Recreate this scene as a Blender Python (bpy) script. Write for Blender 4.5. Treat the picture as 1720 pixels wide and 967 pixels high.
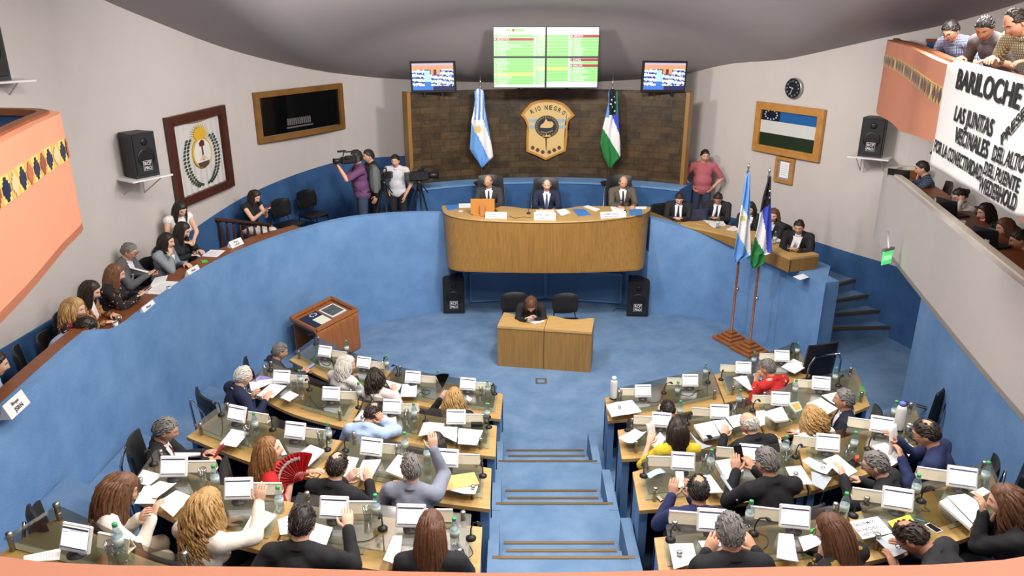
import bpy, bmesh, math, random
import numpy as np
from mathutils import Vector, Matrix, Euler
from mathutils.bvhtree import BVHTree
random.seed(7)
PI = math.pi
SC = bpy.context.scene
COL = SC.collection
for o in list(bpy.data.objects): bpy.data.objects.remove(o)

# ---------------------------------------------------------------- camera
CAM_H, PITCH, FPX = 5.4, math.radians(20.0), 1290.0
cd = bpy.data.cameras.new('camera'); cam = bpy.data.objects.new('camera', cd); COL.objects.link(cam)
cd.sensor_width = 36.0; cd.lens = 36.0*FPX/1720.0; cd.clip_start = 0.05; cd.clip_end = 100
cam.location = (0, 0, CAM_H); cam.rotation_euler = (PI/2 - PITCH, 0, 0)
SC.camera = cam

# ---------------------------------------------------------------- world, exposure, lamps
SC.view_settings.view_transform = 'Standard'; SC.view_settings.look = 'None'
SC.view_settings.gamma = 1.0; SC.view_settings.use_curve_mapping = False
SC.view_settings.exposure = 0.28
w = bpy.data.worlds.new('world'); SC.world = w; w.use_nodes = True
w.node_tree.nodes['Background'].inputs[0].default_value = (0.9, 0.93, 1.0, 1)
w.node_tree.nodes['Background'].inputs[1].default_value = 0.12

def ceil_z(y, x=None):
    z = 4.0 + 0.25*(16.7 - y)
    if x is not None:
        t = max(0., min(1., (16.5 - y)/2.0)); z += .85*max(0., 1 - ((x - .6)/4.2)**2)*t*t*(3 - 2*t)   # shallow vault over the middle
    return min(7.6, z)

def lamp(name, kind, loc, power, color=(1, .95, .9), size=.6, aim=None, spot=None, blend=.6):
    d = bpy.data.lights.new(name, kind); d.energy = power; d.color = color
    if kind == 'AREA': d.shape = 'DISK'; d.size = size
    if kind == 'SPOT': d.spot_size = spot; d.spot_blend = blend; d.shadow_soft_size = size
    if kind == 'POINT': d.shadow_soft_size = size
    o = bpy.data.objects.new(name, d); COL.objects.link(o); o.location = loc
    if aim is not None:
        o.rotation_euler = (Vector(aim) - Vector(loc)).to_track_quat('-Z', 'Y').to_euler()
    return o
# ceiling downlights over the chamber, stronger towards the side of the press gallery, all above the top edge of the photograph
for ly, lp in ((2.6, 66), (5.2, 98), (7.8, 74), (9.9, 12)):
    for lx, k in ((-1.4, .8), (1.2, 1.15), (4.3, 1.25)):
        if lx > 4 and ly > 9: continue
        lamp('ceiling_downlight', 'AREA', (lx, ly, ceil_z(ly) - .12), lp*k, (1, .965, .925), 1.0, aim=(lx - 1.1, ly - .3, 0))
# spots at the ceiling edge that wash the white drum wall and, weakly, the rostrum
for loc, aim, pw, sp in (((-.2, 9.9, 5.5), (-4.7, 13.6, 3.0), 40, 66), ((1.6, 9.9, 5.5), (5.0, 14.4, 2.9), 250, 60), ((.7, 9.9, 5.5), (.7, 14.6, 2.6), 22, 52)):
    lamp('wall_spot', 'SPOT', loc, pw, (1, .93, .84), .12, aim=aim, spot=math.radians(sp), blend=.9)
# added fill lamps, unseen above the frame, that brighten the sloped ceiling
for lx in (-1.3, .9):
    lamp('ceiling_fill', 'AREA', (lx, 9.0, 5.74), 150, (1, .95, .91), .5, aim=(lx*.9 + .6, 14.2, 5.5))
# small lamps hung under the ceiling, just above the frame, that leave pools of light on it
for k, lx in enumerate((-4.6, -3.7, -2.9, -2.1, -1.1, -.1, .9, 1.9, 3.1, 4.0, 4.8)):
    ly = 9.0
    while ceil_z(ly, lx) > 5.42 + .0098*ly: ly += .05
    ly -= .9; lz = max(ceil_z(ly, lx) - .22, 5.50 + .0098*ly)
    lamp('cove_lamp', 'SPOT', (lx, ly, lz), 6.5, (1, .97, .88) if k % 2 else (.95, .97, 1), .05, aim=(lx, ly + .55, lz + .5), spot=math.radians(120), blend=1)

# ---------------------------------------------------------------- pixel geometry of the photograph
def ray(px, py):
    c, s = math.cos(PITCH), math.sin(PITCH)
    u, v = (px - 860.0)/FPX, (483.5 - py)/FPX
    return Vector((u, c + v*s, -s + v*c))
ORG = Vector((0, 0, CAM_H))
def P(px, py, z):
    d = ray(px, py); return ORG + d*((z - CAM_H)/d.z)
def Q(px, py, y):
    d = ray(px, py); return ORG + d*(y/d.y)

# ---------------------------------------------------------------- materials
def lin(c): return c/12.92 if c <= .04045 else ((c + .055)/1.055)**2.4
def rgb(r, g, b): return (lin(r/255), lin(g/255), lin(b/255), 1)
MATS = {}
def nd(nt, typ, **kw):
    n = nt.nodes.new(typ)
    for k, v in kw.items():
        if k in n.inputs.keys(): n.inputs[k].default_value = v
        else: setattr(n, k, v)
    return n
def mat(name, col, rough=.6, metal=0., var=0., vscale=6., bump=0., bscale=40., col2=None, emit=0., detail=4., stretch=None, spec=.5):
    if name in MATS: return MATS[name]
    m = bpy.data.materials.new(name); m.use_nodes = True; nt = m.node_tree
    b = nt.nodes['Principled BSDF']
    c = rgb(*col)
    b.inputs['Base Color'].default_value = c
    b.inputs['Roughness'].default_value = rough; b.inputs['Metallic'].default_value = metal
    b.inputs['Specular IOR Level'].default_value = spec
    m.diffuse_color = c
    if var or col2 or bump:
        tc = nd(nt, 'ShaderNodeTexCoord'); src = tc.outputs['Object']
        if stretch:
            mp = nd(nt, 'ShaderNodeMapping'); mp.inputs['Scale'].default_value = stretch
            nt.links.new(src, mp.inputs['Vector']); src = mp.outputs['Vector']
    if var or col2:
        n = nd(nt, 'ShaderNodeTexNoise', Scale=vscale, Detail=detail, Roughness=.6); nt.links.new(src, n.inputs['Vector'])
        r = nd(nt, 'ShaderNodeValToRGB'); r.color_ramp.elements[0].position = .3; r.color_ramp.elements[1].position = .7
        lo = tuple(max(0, x*(1 - var)) for x in c[:3]) + (1,)
        hi = rgb(*col2) if col2 else tuple(min(1, x*(1 + var)) for x in c[:3]) + (1,)
        r.color_ramp.elements[0].color = c if col2 else lo; r.color_ramp.elements[1].color = hi
        nt.links.new(n.outputs['Fac'], r.inputs['Fac']); nt.links.new(r.outputs['Color'], b.inputs['Base Color'])
    if bump:
        n2 = nd(nt, 'ShaderNodeTexNoise', Scale=bscale, Detail=3.); nt.links.new(src, n2.inputs['Vector'])
        bp = nd(nt, 'ShaderNodeBump', Strength=bump, Distance=.02); nt.links.new(n2.outputs['Fac'], bp.inputs['Height'])
        nt.links.new(bp.outputs['Normal'], b.inputs['Normal'])
    if emit:
        b.inputs['Emission Color'].default_value = c; b.inputs['Emission Strength'].default_value = emit
    MATS[name] = m; return m
def glassy(name, tint, gloss=.12, rough=.03):
    if name in MATS: return MATS[name]
    m = bpy.data.materials.new(name); m.use_nodes = True; nt = m.node_tree
    for n in list(nt.nodes): nt.nodes.remove(n)
    o = nd(nt, 'ShaderNodeOutputMaterial'); mx = nd(nt, 'ShaderNodeMixShader')
    t = nd(nt, 'ShaderNodeBsdfTransparent'); t.inputs['Color'].default_value = rgb(*tint)
    g = nd(nt, 'ShaderNodeBsdfGlossy', Roughness=rough)
    lw = nd(nt, 'ShaderNodeLayerWeight', Blend=.25); ma = nd(nt, 'ShaderNodeMath', operation='MULTIPLY_ADD')
    ma.inputs[1].default_value = .55; ma.inputs[2].default_value = gloss
    nt.links.new(lw.outputs['Facing'], ma.inputs[0]); nt.links.new(ma.outputs[0], mx.inputs['Fac'])
    nt.links.new(t.outputs[0], mx.inputs[1]); nt.links.new(g.outputs[0], mx.inputs[2]); nt.links.new(mx.outputs[0], o.inputs['Surface'])
    m.diffuse_color = rgb(*tint); MATS[name] = m; return m
def stone_mat():
    m = bpy.data.materials.new('stone_wall'); m.use_nodes = True; nt = m.node_tree; b = nt.nodes['Principled BSDF']
    uv = nd(nt, 'ShaderNodeUVMap')
    br = nd(nt, 'ShaderNodeTexBrick', Scale=1., offset=.5)
    br.inputs['Color1'].default_value = rgb(84, 66, 42); br.inputs['Color2'].default_value = rgb(54, 43, 28)
    br.inputs['Mortar'].default_value = rgb(40, 32, 22); br.inputs['Mortar Size'].default_value = .004
    br.inputs['Brick Width'].default_value = .40; br.inputs['Row Height'].default_value = .125; br.inputs['Bias'].default_value = -.1
    nt.links.new(uv.outputs[0], br.inputs['Vector'])
    n = nd(nt, 'ShaderNodeTexNoise', Scale=3.2, Detail=8., Roughness=.68); nt.links.new(uv.outputs[0], n.inputs['Vector'])
    r = nd(nt, 'ShaderNodeValToRGB'); e = r.color_ramp.elements
    e[0].position = .35; e[0].color = (.45, .45, .45, 1); e[1].position = .72; e[1].color = (1.55, 1.5, 1.35, 1)
    nt.links.new(n.outputs['Fac'], r.inputs['Fac'])
    mx = nd(nt, 'ShaderNodeMix', data_type='RGBA', blend_type='MULTIPLY'); mx.inputs[0].default_value = 1
    nt.links.new(br.outputs['Color'], mx.inputs[6]); nt.links.new(r.outputs['Color'], mx.inputs[7])
    nt.links.new(mx.outputs[2], b.inputs['Base Color']); b.inputs['Roughness'].default_value = .38
    bp = nd(nt, 'ShaderNodeBump', Strength=.35, Distance=.02); nt.links.new(n.outputs['Fac'], bp.inputs['Height'])
    nt.links.new(bp.outputs['Normal'], b.inputs['Normal'])
    m.diffuse_color = rgb(80, 66, 42); MATS['stone_wall'] = m; return m
def wood_mat(name, c1, c2, scale=(14, 14, .7), rough=.42):
    return mat(name, c1, rough=rough, col2=c2, vscale=2.2, detail=6., stretch=scale)

white_wall = mat('white_plaster', (205, 198, 193), .85, var=.03, vscale=1.2, bump=.12, bscale=14)
ceil_mat = mat('grey_ceiling', (168, 162, 162), .9, var=.02, vscale=.7)
carpet = mat('blue_carpet_floor', (94, 126, 162), .95, col2=(120, 148, 180), vscale=2.6, bump=.25, bscale=120, detail=7., spec=.1)
carpet_wall = mat('blue_carpet_wall', (98, 138, 184), .95, col2=(120, 158, 202), vscale=1.9, bump=.3, bscale=90, detail=6., spec=.1)
carpet_dado = mat('blue_carpet_dado', (54, 88, 132), .95, col2=(68, 106, 154), vscale=2.2, bump=.25, bscale=90, spec=.1)
salmon = mat('salmon_plaster', (214, 141, 109), .75, var=.03, vscale=1.5, bump=.05, bscale=20)
oak = wood_mat('oak_veneer', (142, 105, 50), (166, 127, 68), (16, 16, .8))
oak_top = wood_mat('oak_worktop', (184, 146, 88), (202, 166, 108), (1.2, 9, 9))
oak_front = wood_mat('oak_front', (130, 95, 42), (156, 117, 60), (15, 15, .35))
brown_wood = wood_mat('brown_wood', (110, 60, 30), (140, 80, 42), (3, 12, 12))
lectern_wood = wood_mat('lectern_wood', (140, 84, 40), (168, 106, 56), (12, 12, 1))
dark_wood = wood_mat('dark_mahogany', (62, 30, 20), (88, 44, 28), (10, 10, 1.5))
frame_wood = wood_mat('pine_frame', (176, 122, 56), (198, 146, 78), (3, 3, 3))
stone = stone_mat()
black_leather = mat('black_leather', (26, 26, 29), .42, bump=.15, bscale=70)
black_plastic = mat('black_plastic', (22, 22, 25), .45)
navy_panel = mat('navy_panel', (26, 46, 84), .9, var=.1)
chrome = mat('chrome', (205, 205, 210), .16, 1.)
steel = mat('brushed_steel', (190, 190, 188), .32, 1.)
brass = mat('brass_nosing', (128, 108, 76), .45, .6)
white_plastic = mat('white_plastic', (232, 232, 232), .4)
paper_mat = mat('white_paper', (244, 244, 244), .8)
cream = mat('cream_card', (226, 218, 194), .6)
glass_top = glassy('desk_glass', (226, 228, 220), .05, .08)
clear_glass = glassy('clear_glass', (236, 240, 240), .10)
bottle_glass = glassy('bottle_plastic', (226, 238, 244), .12)
pad_mat = mat('olive_desk_pad', (160, 154, 128), .5, var=.05)

# ---------------------------------------------------------------- mesh builder
class MB:
    def __init__(s): s.v = []; s.f = []; s.m = []; s.sm = []; s.uv = {}
    def add(s, vs, fs, mi=0, smooth=False, M=None):
        o = len(s.v)
        s.v += [tuple(M @ Vector(v)) for v in vs] if M is not None else [tuple(v) for v in vs]
        for f in fs: s.f.append(tuple(i + o for i in f)); s.m.append(mi); s.sm.append(smooth)
        return o
    def box(s, c, d, mi=0, M=None, bev=0.):
        x, y, z = d[0]/2, d[1]/2, d[2]/2
        if bev:
            b = min(bev, x*.9, y*.9, z*.9); vs = []; 
            for sx in (-1, 1):
                for sy in (-1, 1):
                    for sz in (-1, 1):
                        vs += [(sx*x, sy*(y-b), sz*(z-b)), (sx*(x-b), sy*y, sz*(z-b)), (sx*(x-b), sy*(y-b), sz*z)]
            bm = bmesh.new(); bv = [bm.verts.new(Vector(v) + Vector(c)) for v in vs]
            bmesh.ops.convex_hull(bm, input=bv); bm.verts.index_update()
            s.add([v.co for v in bm.verts], [[v.index for v in f.verts] for f in bm.faces], mi, False, M); bm.free(); return
        vs = [(c[0]+sx*x, c[1]+sy*y, c[2]+sz*z) for sx in (-1, 1) for sy in (-1, 1) for sz in (-1, 1)]
        s.add(vs, [(0, 1, 3, 2), (4, 6, 7, 5), (0, 4, 5, 1), (2, 3, 7, 6), (0, 2, 6, 4), (1, 5, 7, 3)], mi, False, M)
    def prism(s, poly, z0, z1, mi=0, M=None):
        n = len(poly)
        a = [(p[0], p[1], z0) for p in poly]; b = [(p[0], p[1], z1) for p in poly]
        area = sum(poly[i][0]*poly[(i+1) % n][1] - poly[(i+1) % n][0]*poly[i][1] for i in range(n))
        idx = list(range(n)) if area > 0 else list(range(n))[::-1]
        fs = [tuple(idx[::-1]), tuple(i + n for i in idx)]
        for k in range(n):
            i, j = idx[k], idx[(k+1) % n]; fs.append((i, j, j+n, i+n))
        s.add(a + b, fs, mi, False, M)
    def tube(s, pts, r, n=8, mi=0, M=None, cap=True, smooth=True, flat=1.):
        pts = [Vector(p) for p in pts]; rs = r if isinstance(r, (list, tuple)) else [r]*len(pts)
        vs = []; up = None
        for i, p in enumerate(pts):
            t = (pts[min(i+1, len(pts)-1)] - pts[max(i-1, 0)])
            t = t.normalized() if t.length > 1e-9 else Vector((0, 0, 1))
            if up is None: up = Vector((0, 0, 1)) if abs(t.z) < .9 else Vector((0, 1, 0))
            x = t.cross(up)
            if x.length < 1e-6: x = t.orthogonal()
            x.normalize(); y = x.cross(t).normalized(); up = y
            for k in range(n):
                a = 2*PI*k/n; vs.append(p + x*math.cos(a)*rs[i] + y*math.sin(a)*rs[i]*flat)
        fs = []
        for i in range(len(pts)-1):
            for k in range(n):
                fs.append((i*n+k, (i+1)*n+k, (i+1)*n+(k+1) % n, i*n+(k+1) % n)[::-1])
        if cap: fs.append(tuple(range(n))); fs.append(tuple(range((len(pts)-1)*n, len(pts)*n))[::-1])
        s.add(vs, [f[::-1] for f in fs], mi, smooth, M)
    def lathe(s, prof, n=16, c=(0, 0, 0), mi=0, M=None, smooth=True):
        vs = []; c = Vector(c)
        for r, z in prof:
            for k in range(n):
                a = 2*PI*k/n; vs.append((c.x + r*math.cos(a), c.y + r*math.sin(a), c.z + z))
        fs = []
        for i in range(len(prof)-1):
            for k in range(n): fs.append((i*n+k, i*n+(k+1) % n, (i+1)*n+(k+1) % n, (i+1)*n+k))
        fs.append(tuple(range(n))[::-1]); fs.append(tuple(range((len(prof)-1)*n, len(prof)*n)))
        s.add(vs, fs, mi, smooth, M)
    def ell(s, c, r, n=12, m=8, mi=0, M=None, smooth=True):
        c = Vector(c); r = (r, r, r) if not hasattr(r, '__len__') else r
        vs = [(c.x, c.y, c.z - r[2])]
        for i in range(1, m):
            t = -PI/2 + PI*i/m
            for k in range(n):
                a = 2*PI*k/n; vs.append((c.x + r[0]*math.cos(t)*math.cos(a), c.y + r[1]*math.cos(t)*math.sin(a), c.z + r[2]*math.sin(t)))
        vs.append((c.x, c.y, c.z + r[2])); L = len(vs) - 1; fs = []
        for k in range(n):
            fs.append((0, 1+(k+1) % n, 1+k)); fs.append((L, L-n+k, L-n+(k+1) % n))
        for i in range(m-2):
            for k in range(n):
                a = 1+i*n; fs.append((a+k, a+(k+1) % n, a+n+(k+1) % n, a+n+k))
        s.add(vs, fs, mi, smooth, M)
    def caps(s, a, b, ra, rb, n=12, mi=0, flat=1.):
        a, b = Vector(a), Vector(b); t = (b - a).normalized(); pts = []; rs = []
        for k in range(4): q = PI/2*(k+.15)/4; pts.append(a - t*ra*math.cos(q)); rs.append(ra*math.sin(q))
        pts.append(a); rs.append(ra); pts.append(b); rs.append(rb)
        for k in range(4): q = PI/2*(3.85-k)/4; pts.append(b + t*rb*math.cos(q)); rs.append(rb*math.sin(q))
        s.tube(pts, rs, n, mi, flat=flat)
    def grid(s, rows, mi=0, smooth=True, mf=None, closed=False):
        nr, nc = len(rows), len(rows[0]); o = s.add([p for r in rows for p in r], [])
        for i in range(nr-1):
            for j in range(nc if closed else nc-1):
                k = (j+1) % nc
                s.f.append((o+i*nc+j, o+i*nc+k, o+(i+1)*nc+k, o+(i+1)*nc+j)); s.m.append(mf(i, j) if mf else mi); s.sm.append(smooth)
    def build(s, name, mats, parent=None, local=False, solid=0., meshonly=False):
        me = bpy.data.meshes.new(name)
        off = Vector((0, 0, 0)) if (parent is None or local) else parent_off(parent)
        me.from_pydata([tuple(Vector(v) - off) for v in s.v] if off.length else s.v, [], s.f)
        mats = mats if isinstance(mats, (list, tuple)) else [mats]
        for m in mats: me.materials.append(m)
        if len(mats) > 1: me.polygons.foreach_set('material_index', s.m)
        me.polygons.foreach_set('use_smooth', s.sm); me.update()
        if meshonly: return me
        o = bpy.data.objects.new(name, me); COL.objects.link(o)
        if parent is not None: o.parent = parent
        if solid:
            md = o.modifiers.new('thickness', 'SOLIDIFY'); md.thickness = solid; md.offset = 0
        return o
def parent_off(p):
    v = Vector(p.location)
    while p.parent is not None: p = p.parent; v += Vector(p.location)
    return v
LABELS = {}
def tag(o, label, cat, group=None):
    o['label'] = label; o['category'] = cat
    if group: o['group'] = group
    LABELS.setdefault(label, []).append(o.name); return o
def thing(name, label, cat, loc=(0, 0, 0), rotz=0., group=None):
    o = bpy.data.objects.new(name, None); COL.objects.link(o); o.empty_display_size = .1
    o.location = loc; o.rotation_euler = (0, 0, rotz); return tag(o, label, cat, group)
def struct(o): o['kind'] = 'structure'; return o
def copytree(o, parent=None):
    c = o.copy(); COL.objects.link(c)
    if parent is not None: c.parent = parent
    for ch in list(o.children): copytree(ch, c)
    return c
def dup(o, label, loc, rotz, group=None):
    c = copytree(o); c.location = loc; c.rotation_euler = (0, 0, rotz); return tag(c, label, o['category'], group or o.get('group'))
def spline(pts, n):
    pts = [np.array(p, float) for p in pts]; N = len(pts); seg = [np.linalg.norm(pts[i+1]-pts[i]) for i in range(N-1)]
    t = np.concatenate([[0], np.cumsum(seg)]); out = []
    for u in np.linspace(0, t[-1], n):
        i = min(N-2, max(0, int(np.searchsorted(t, u, 'right')-1))); h = t[i+1]-t[i]; x = (u-t[i])/h
        m0 = (pts[i+1]-pts[i-1])/(t[i+1]-t[i-1])*h if i > 0 else pts[1]-pts[0]
        m1 = (pts[i+2]-pts[i])/(t[i+2]-t[i])*h if i < N-2 else pts[-1]-pts[-2]
        out.append(Vector((2*x**3-3*x**2+1)*pts[i] + (x**3-2*x**2+x)*m0 + (-2*x**3+3*x**2)*pts[i+1] + (x**3-x**2)*m1))
    return out
TMP = bpy.data.scenes.new('workbench')
def evaluate(o):
    TMP.collection.objects.link(o); vl = TMP.view_layers[0]; vl.update(); dg = vl.depsgraph
    me = bpy.data.meshes.new_from_object(o.evaluated_get(dg)); d = o.data; bpy.data.objects.remove(o)
    return me
def text_mesh(txt, align='CENTER', bold=0.):
    c = bpy.data.curves.new('lettering', 'FONT'); c.body = txt; c.align_x = align; c.extrude = 0.02; c.offset = bold; c.resolution_u = 3
    o = bpy.data.objects.new('lettering', c); me = evaluate(o); bpy.data.curves.remove(c)
    vs = [tuple(v.co) for v in me.vertices]; fs = [tuple(p.vertices) for p in me.polygons]; bpy.data.meshes.remove(me)
    return vs, fs
def text_fit(mb, txt, a, b, up, h, mi=0, thick=.004, bold=.01, warp=None):
    """letters filling the strip from a to b (baseline), up = direction of letter height, h = height of capitals"""
    vs, fs = text_mesh(txt, 'LEFT', bold)
    if not vs: return
    x0 = min(v[0] for v in vs); x1 = max(v[0] for v in vs); a, b = Vector(a), Vector(b); ex = b - a; up = Vector(up).normalized()
    nz = ex.cross(up).normalized(); out = []
    for v in vs:
        p = a + ex*((v[0]-x0)/(x1-x0)) + up*(v[1]/.70*h) + nz*(thick*(v[2]+.02)/.04)
        out.append(p)
    mb.add(out, fs, mi)
# ================================================================ STRUCTURE
def offset(path, d):
    out = []; n = len(path)
    for i in range(n):
        a = Vector(path[max(i-1, 0)][:2]); b = Vector(path[min(i+1, n-1)][:2]); t = (b - a).normalized()
        out.append((path[i][0] - t.y*d, path[i][1] + t.x*d))
    return out
def ribbon(mb, path, d, z0, z1, mi=0, uv=False):
    """upright wall along path, thickness d to the left of travel; z0/z1 numbers or lists"""
    n = len(path); q = offset(path, d); zz0 = z0 if hasattr(z0, '__len__') else [z0]*n; zz1 = z1 if hasattr(z1, '__len__') else [z1]*n
    rows = [[(path[i][0], path[i][1], zz0[i]), (path[i][0], path[i][1], zz1[i]), (q[i][0], q[i][1], zz1[i]), (q[i][0], q[i][1], zz0[i])] for i in range(n)]
    o = mb.add([p for r in rows for p in r], [])
    for i in range(n-1):
        for j in range(4):
            k = (j+1) % 4; mb.f.append((o+i*4+j, o+i*4+k, o+i*4+4+k, o+i*4+4+j)[::(1 if d > 0 else -1)][::-1]); mb.m.append(mi); mb.sm.append(False)
    for f in ((o, o+1, o+2, o+3), (o+n*4-1, o+n*4-2, o+n*4-3, o+n*4-4)): mb.f.append(f[::(1 if d > 0 else -1)]); mb.m.append(mi); mb.sm.append(False)
def wall(name, path, d, z0, z1, m, smooth=True):
    mb = MB(); ribbon(mb, path, d, z0, z1); return struct(mb.build(name, m))

# outer drum wall, plan curve (clockwise seen from the well: left side, back, right side)
WP = [(-6.2, -2.0), (-6.15, 2.5), (-6.0, 5.0), (-5.6, 7.6), (-5.4, 9.6), (-5.25, 11.4), (-4.75, 14.0), (-3.6, 16.0), (-2.2, 16.75), (.7, 17.2), (3.0, 16.6),
      (4.2, 15.6), (5.05, 14.5), (5.9, 12.9), (6.45, 11.9), (6.85, 10.0), (7.0, 7.0), (6.9, 3.0), (6.8, -2.0)]
W = [(p.x, p.y) for p in spline([(a, b, 0) for a, b in WP], 140)]
def wallhit(px, py):
    d = ray(px, py)
    best = None
    for i in range(len(W)-1):
        ax, ay = W[i]; bx, by = W[i+1]; ex, ey = bx-ax, by-ay
        den = d.x*ey - d.y*ex
        if abs(den) < 1e-9: continue
        t = (ax*ey - ay*ex)/den; u = (ax*d.y - ay*d.x)/den
        if 0 <= u <= 1 and t > 2:
            if best is None or t < best[0]: best = (t, Vector((d.x*t, d.y*t, CAM_H + d.z*t)))
    return best[1] if best else None
iL = [i for i, p in enumerate(W) if p[0] <= -2.2 or (p[0] < 0 and p[1] < 10)]
kL, kR = max(i for i, p in enumerate(W) if p[0] < -2.2), min(i for i, p in enumerate(W) if p[0] > 3.0 and i > 60)
def drum(name, a, b):
    seg = W[a:b+1]; wall(name, seg, .25, -.05, [ceil_z(p[1], p[0]) + .1 for p in seg], white_wall)
drum('wall_left', 0, kL); drum('wall_back', kL, kR); drum('wall_right', kR, len(W)-1)
wall('wall_front', [(6.8, -2.0), (-6.2, -2.0)], .25, -.05, 7.8, white_wall)

# ceiling slab: sloped towards the stone wall, flat over the seats
mb = MB(); ys = [17.8, 16.7, 14.5, 12.5, 10.6, 8.5, 6.4, 3.9, 0, -2.3]
ys = [17.8] + list(np.linspace(16.7, 6, 44)) + [3.9, 0, -2.3]; xs_ = list(np.linspace(-7.2, 7.6, 46))
mb.grid([[(x, y, ceil_z(y, x)) for x in xs_] for y in ys])
mb.grid([[(x, y, ceil_z(y, x) + .2) for x in xs_[::-1]] for y in ys])
struct(mb.build('ceiling', ceil_mat))

# well floor
mb = MB(); mb.prism([(-7.2, -2.2), (7.4, -2.2), (7.4, 17.4), (-7.2, 17.4)], -.2, 0); struct(mb.build('floor', carpet))

# dado of blue carpet on the drum wall (height follows the photograph)
def dadoz(p):
    x, y = p
    if x < .5: return float(np.interp(y, [0, 7.6, 11.4, 14, 16, 16.75], [1.9, 1.9, 1.98, 2.22, 2.4, 2.38])) if x < -2.2 else 2.38
    return 1.38
seg = W[:kL+6]; wall('baseboard_left', seg, -.03, 1.0, [dadoz(p) for p in seg], carpet_dado)
seg = W[kR-8:-14]; wall('baseboard_right', seg, -.03, 0., [1.38]*len(seg), carpet_dado)

# carpeted wall round the well, with the gallery behind it
LWp = [(-4.0, .5, 2.2), (-4.15, 3.5, 2.2), (-4.27, 5.65, 2.2), (-4.38, 7.0, 2.2), (-4.40, 7.5, 2.2), (-4.39, 8.0, 2.0), (-4.34, 9.04, 2.0), (-4.15, 10.4, 2.0), (-3.85, 11.4, 1.98),
       (-3.4, 12.15, 2.0), (-2.76, 12.8, 2.02), (-1.79, 13.35, 1.97), (-1.15, 13.62, 1.9)]
LW = spline(LWp, 70); lwz = [min(2.2, max(1.88, p.z)) for p in LW]
wall('wall_well_left', [(p.x, p.y) for p in LW], .13, -.02, lwz, carpet_wall)
FW = [(-1.15, 13.62), (-.85, 14.0), (-.1, 14.18), (.65, 14.25), (1.4, 14.16), (2.15, 13.95), (2.5, 13.42)]
wall('wall_well_back', FW, .13, -.02, 1.2, carpet_wall)
RWp = [(2.5, 13.42, 1.84), (3.1, 13.38, 1.68), (3.6, 13.15, 1.56), (4.0, 12.75, 1.46), (4.35, 12.2, 1.45), (4.58, 11.7, 1.45), (4.76, 11.08, 1.45)]
RW = spline(RWp, 36)
wall('wall_well_right', [(p.x, p.y) for p in RW], .30, -.02, [p.z for p in RW], carpet_wall)
mb = MB(); mb.prism([(4.72, 11.10), (4.78, 11.02), (5.2, 11.9), (5.05, 12.3), (4.45, 12.25)], -.02, 1.449); struct(mb.build('wall_stair', carpet_wall))

# raised gallery floors
W_l = [p for p in W[:kL+1] if p[1] > .3]
mb = MB(); mb.prism([(p.x - .02, p.y + .02) for p in LW][::-1] + W_l, .0, 1.2); struct(mb.build('floor_gallery_left', carpet))
mb = MB(); mb.prism([(-1.15, 13.64)] + [(a, b + .05) for a, b in FW[1:-1]] + [(2.5, 13.44), (2.75, 16.8), (.7, 17.25), (-2.2, 16.8), (-2.6, 13.2)], .0, 1.199); struct(mb.build('floor_rostrum', carpet))
mb = MB(); mb.prism([(p.x, p.y + .05) for p in RW] + [(5.1, 12.25), (6.05, 12.9)] + [p for p in W[::-1] if p[0] > 2.7 and p[1] > 12.95] + [(2.6, 16.8)], .0, .95); struct(mb.build('floor_gallery_right', carpet))
# bench of carpet behind the chairs and the curved stone wall over it
def arc(off=0., x0=-1.93, x1=3.29, n=40, ext=0.):
    cx, yc, ye, hw = .68, 15.5, 14.8, 2.61
    R = (hw*hw + (yc-ye)**2)/(2*(yc-ye)); cy = yc - R; a0 = math.asin((hw + ext)/R)
    return [(cx + (R + off)*math.sin(a), cy + (R + off)*math.cos(a)) for a in np.linspace(-a0, a0, n)]
wall('wall_bench', arc(-.42, ext=.12), .75, 1.0, 2.15, carpet_dado)
mb = MB(); wall('trim_1', arc(-.44, ext=.12), .46, 2.13, 2.165, carpet_wall)
mb = MB(); A = arc(0); ribbon(mb, A, .16, 2.14, 3.9)
o = struct(mb.build('wall_stone', stone)); me = o.data; uvl = me.uv_layers.new(name='UVMap')
cumu = [0]
for i in range(len(A)-1): cumu.append(cumu[-1] + math.dist(A[i], A[i+1]))
for lp in me.loops: uvl.data[lp.index].uv = (cumu[min(lp.vertex_index//4, len(A)-1)], me.vertices[lp.vertex_index].co.z)
for nm, k0, k1 in (('trim_2', 0, 1), ('trim_3', -1, -2)):
    a = Vector(A[k0]); b = Vector(A[k1]); t = (a - b).normalized(); nrm = Vector((t.y, -t.x)); nrm = nrm if nrm.y < 0 else -nrm
    pts = [a - t*.0 + nrm*.05, a + t*.07 + nrm*.05, a + t*.07 - nrm*.2, a - nrm*.2]
    mb = MB(); mb.prism([(p.x, p.y) for p in pts], 1.25, 3.92); struct(mb.build(nm, oak_front))
# recessed panels in the wall under the rostrum
mb = MB()
for a, b in (((-.80, 13.95), (.64, 14.17)), ((.68, 14.17), (2.10, 13.88))):
    ax, bx = Vector(a), Vector(b); t = (bx-ax).normalized(); nn = Vector((t.y, -t.x))
    mb.prism([tuple(ax), tuple(bx), tuple(bx - nn*.03), tuple(ax - nn*.03)], .05, .60, 0)
    for z in (.03, .60): mb.prism([tuple(ax + nn*.02), tuple(bx + nn*.02), tuple(bx - nn*.03), tuple(ax - nn*.03)], z, z+.035, 1)
    for q in (ax, bx): mb.prism([tuple(q + nn*.02 - t*.015), tuple(q + nn*.02 + t*.015), tuple(q - nn*.03 + t*.015), tuple(q - nn*.03 - t*.015)], .05, .61, 1)
struct(mb.build('trim_4', [mat('panel_blue', (88, 128, 172), .8), mat('panel_edge_blue', (96, 150, 205), .6)]))

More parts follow.
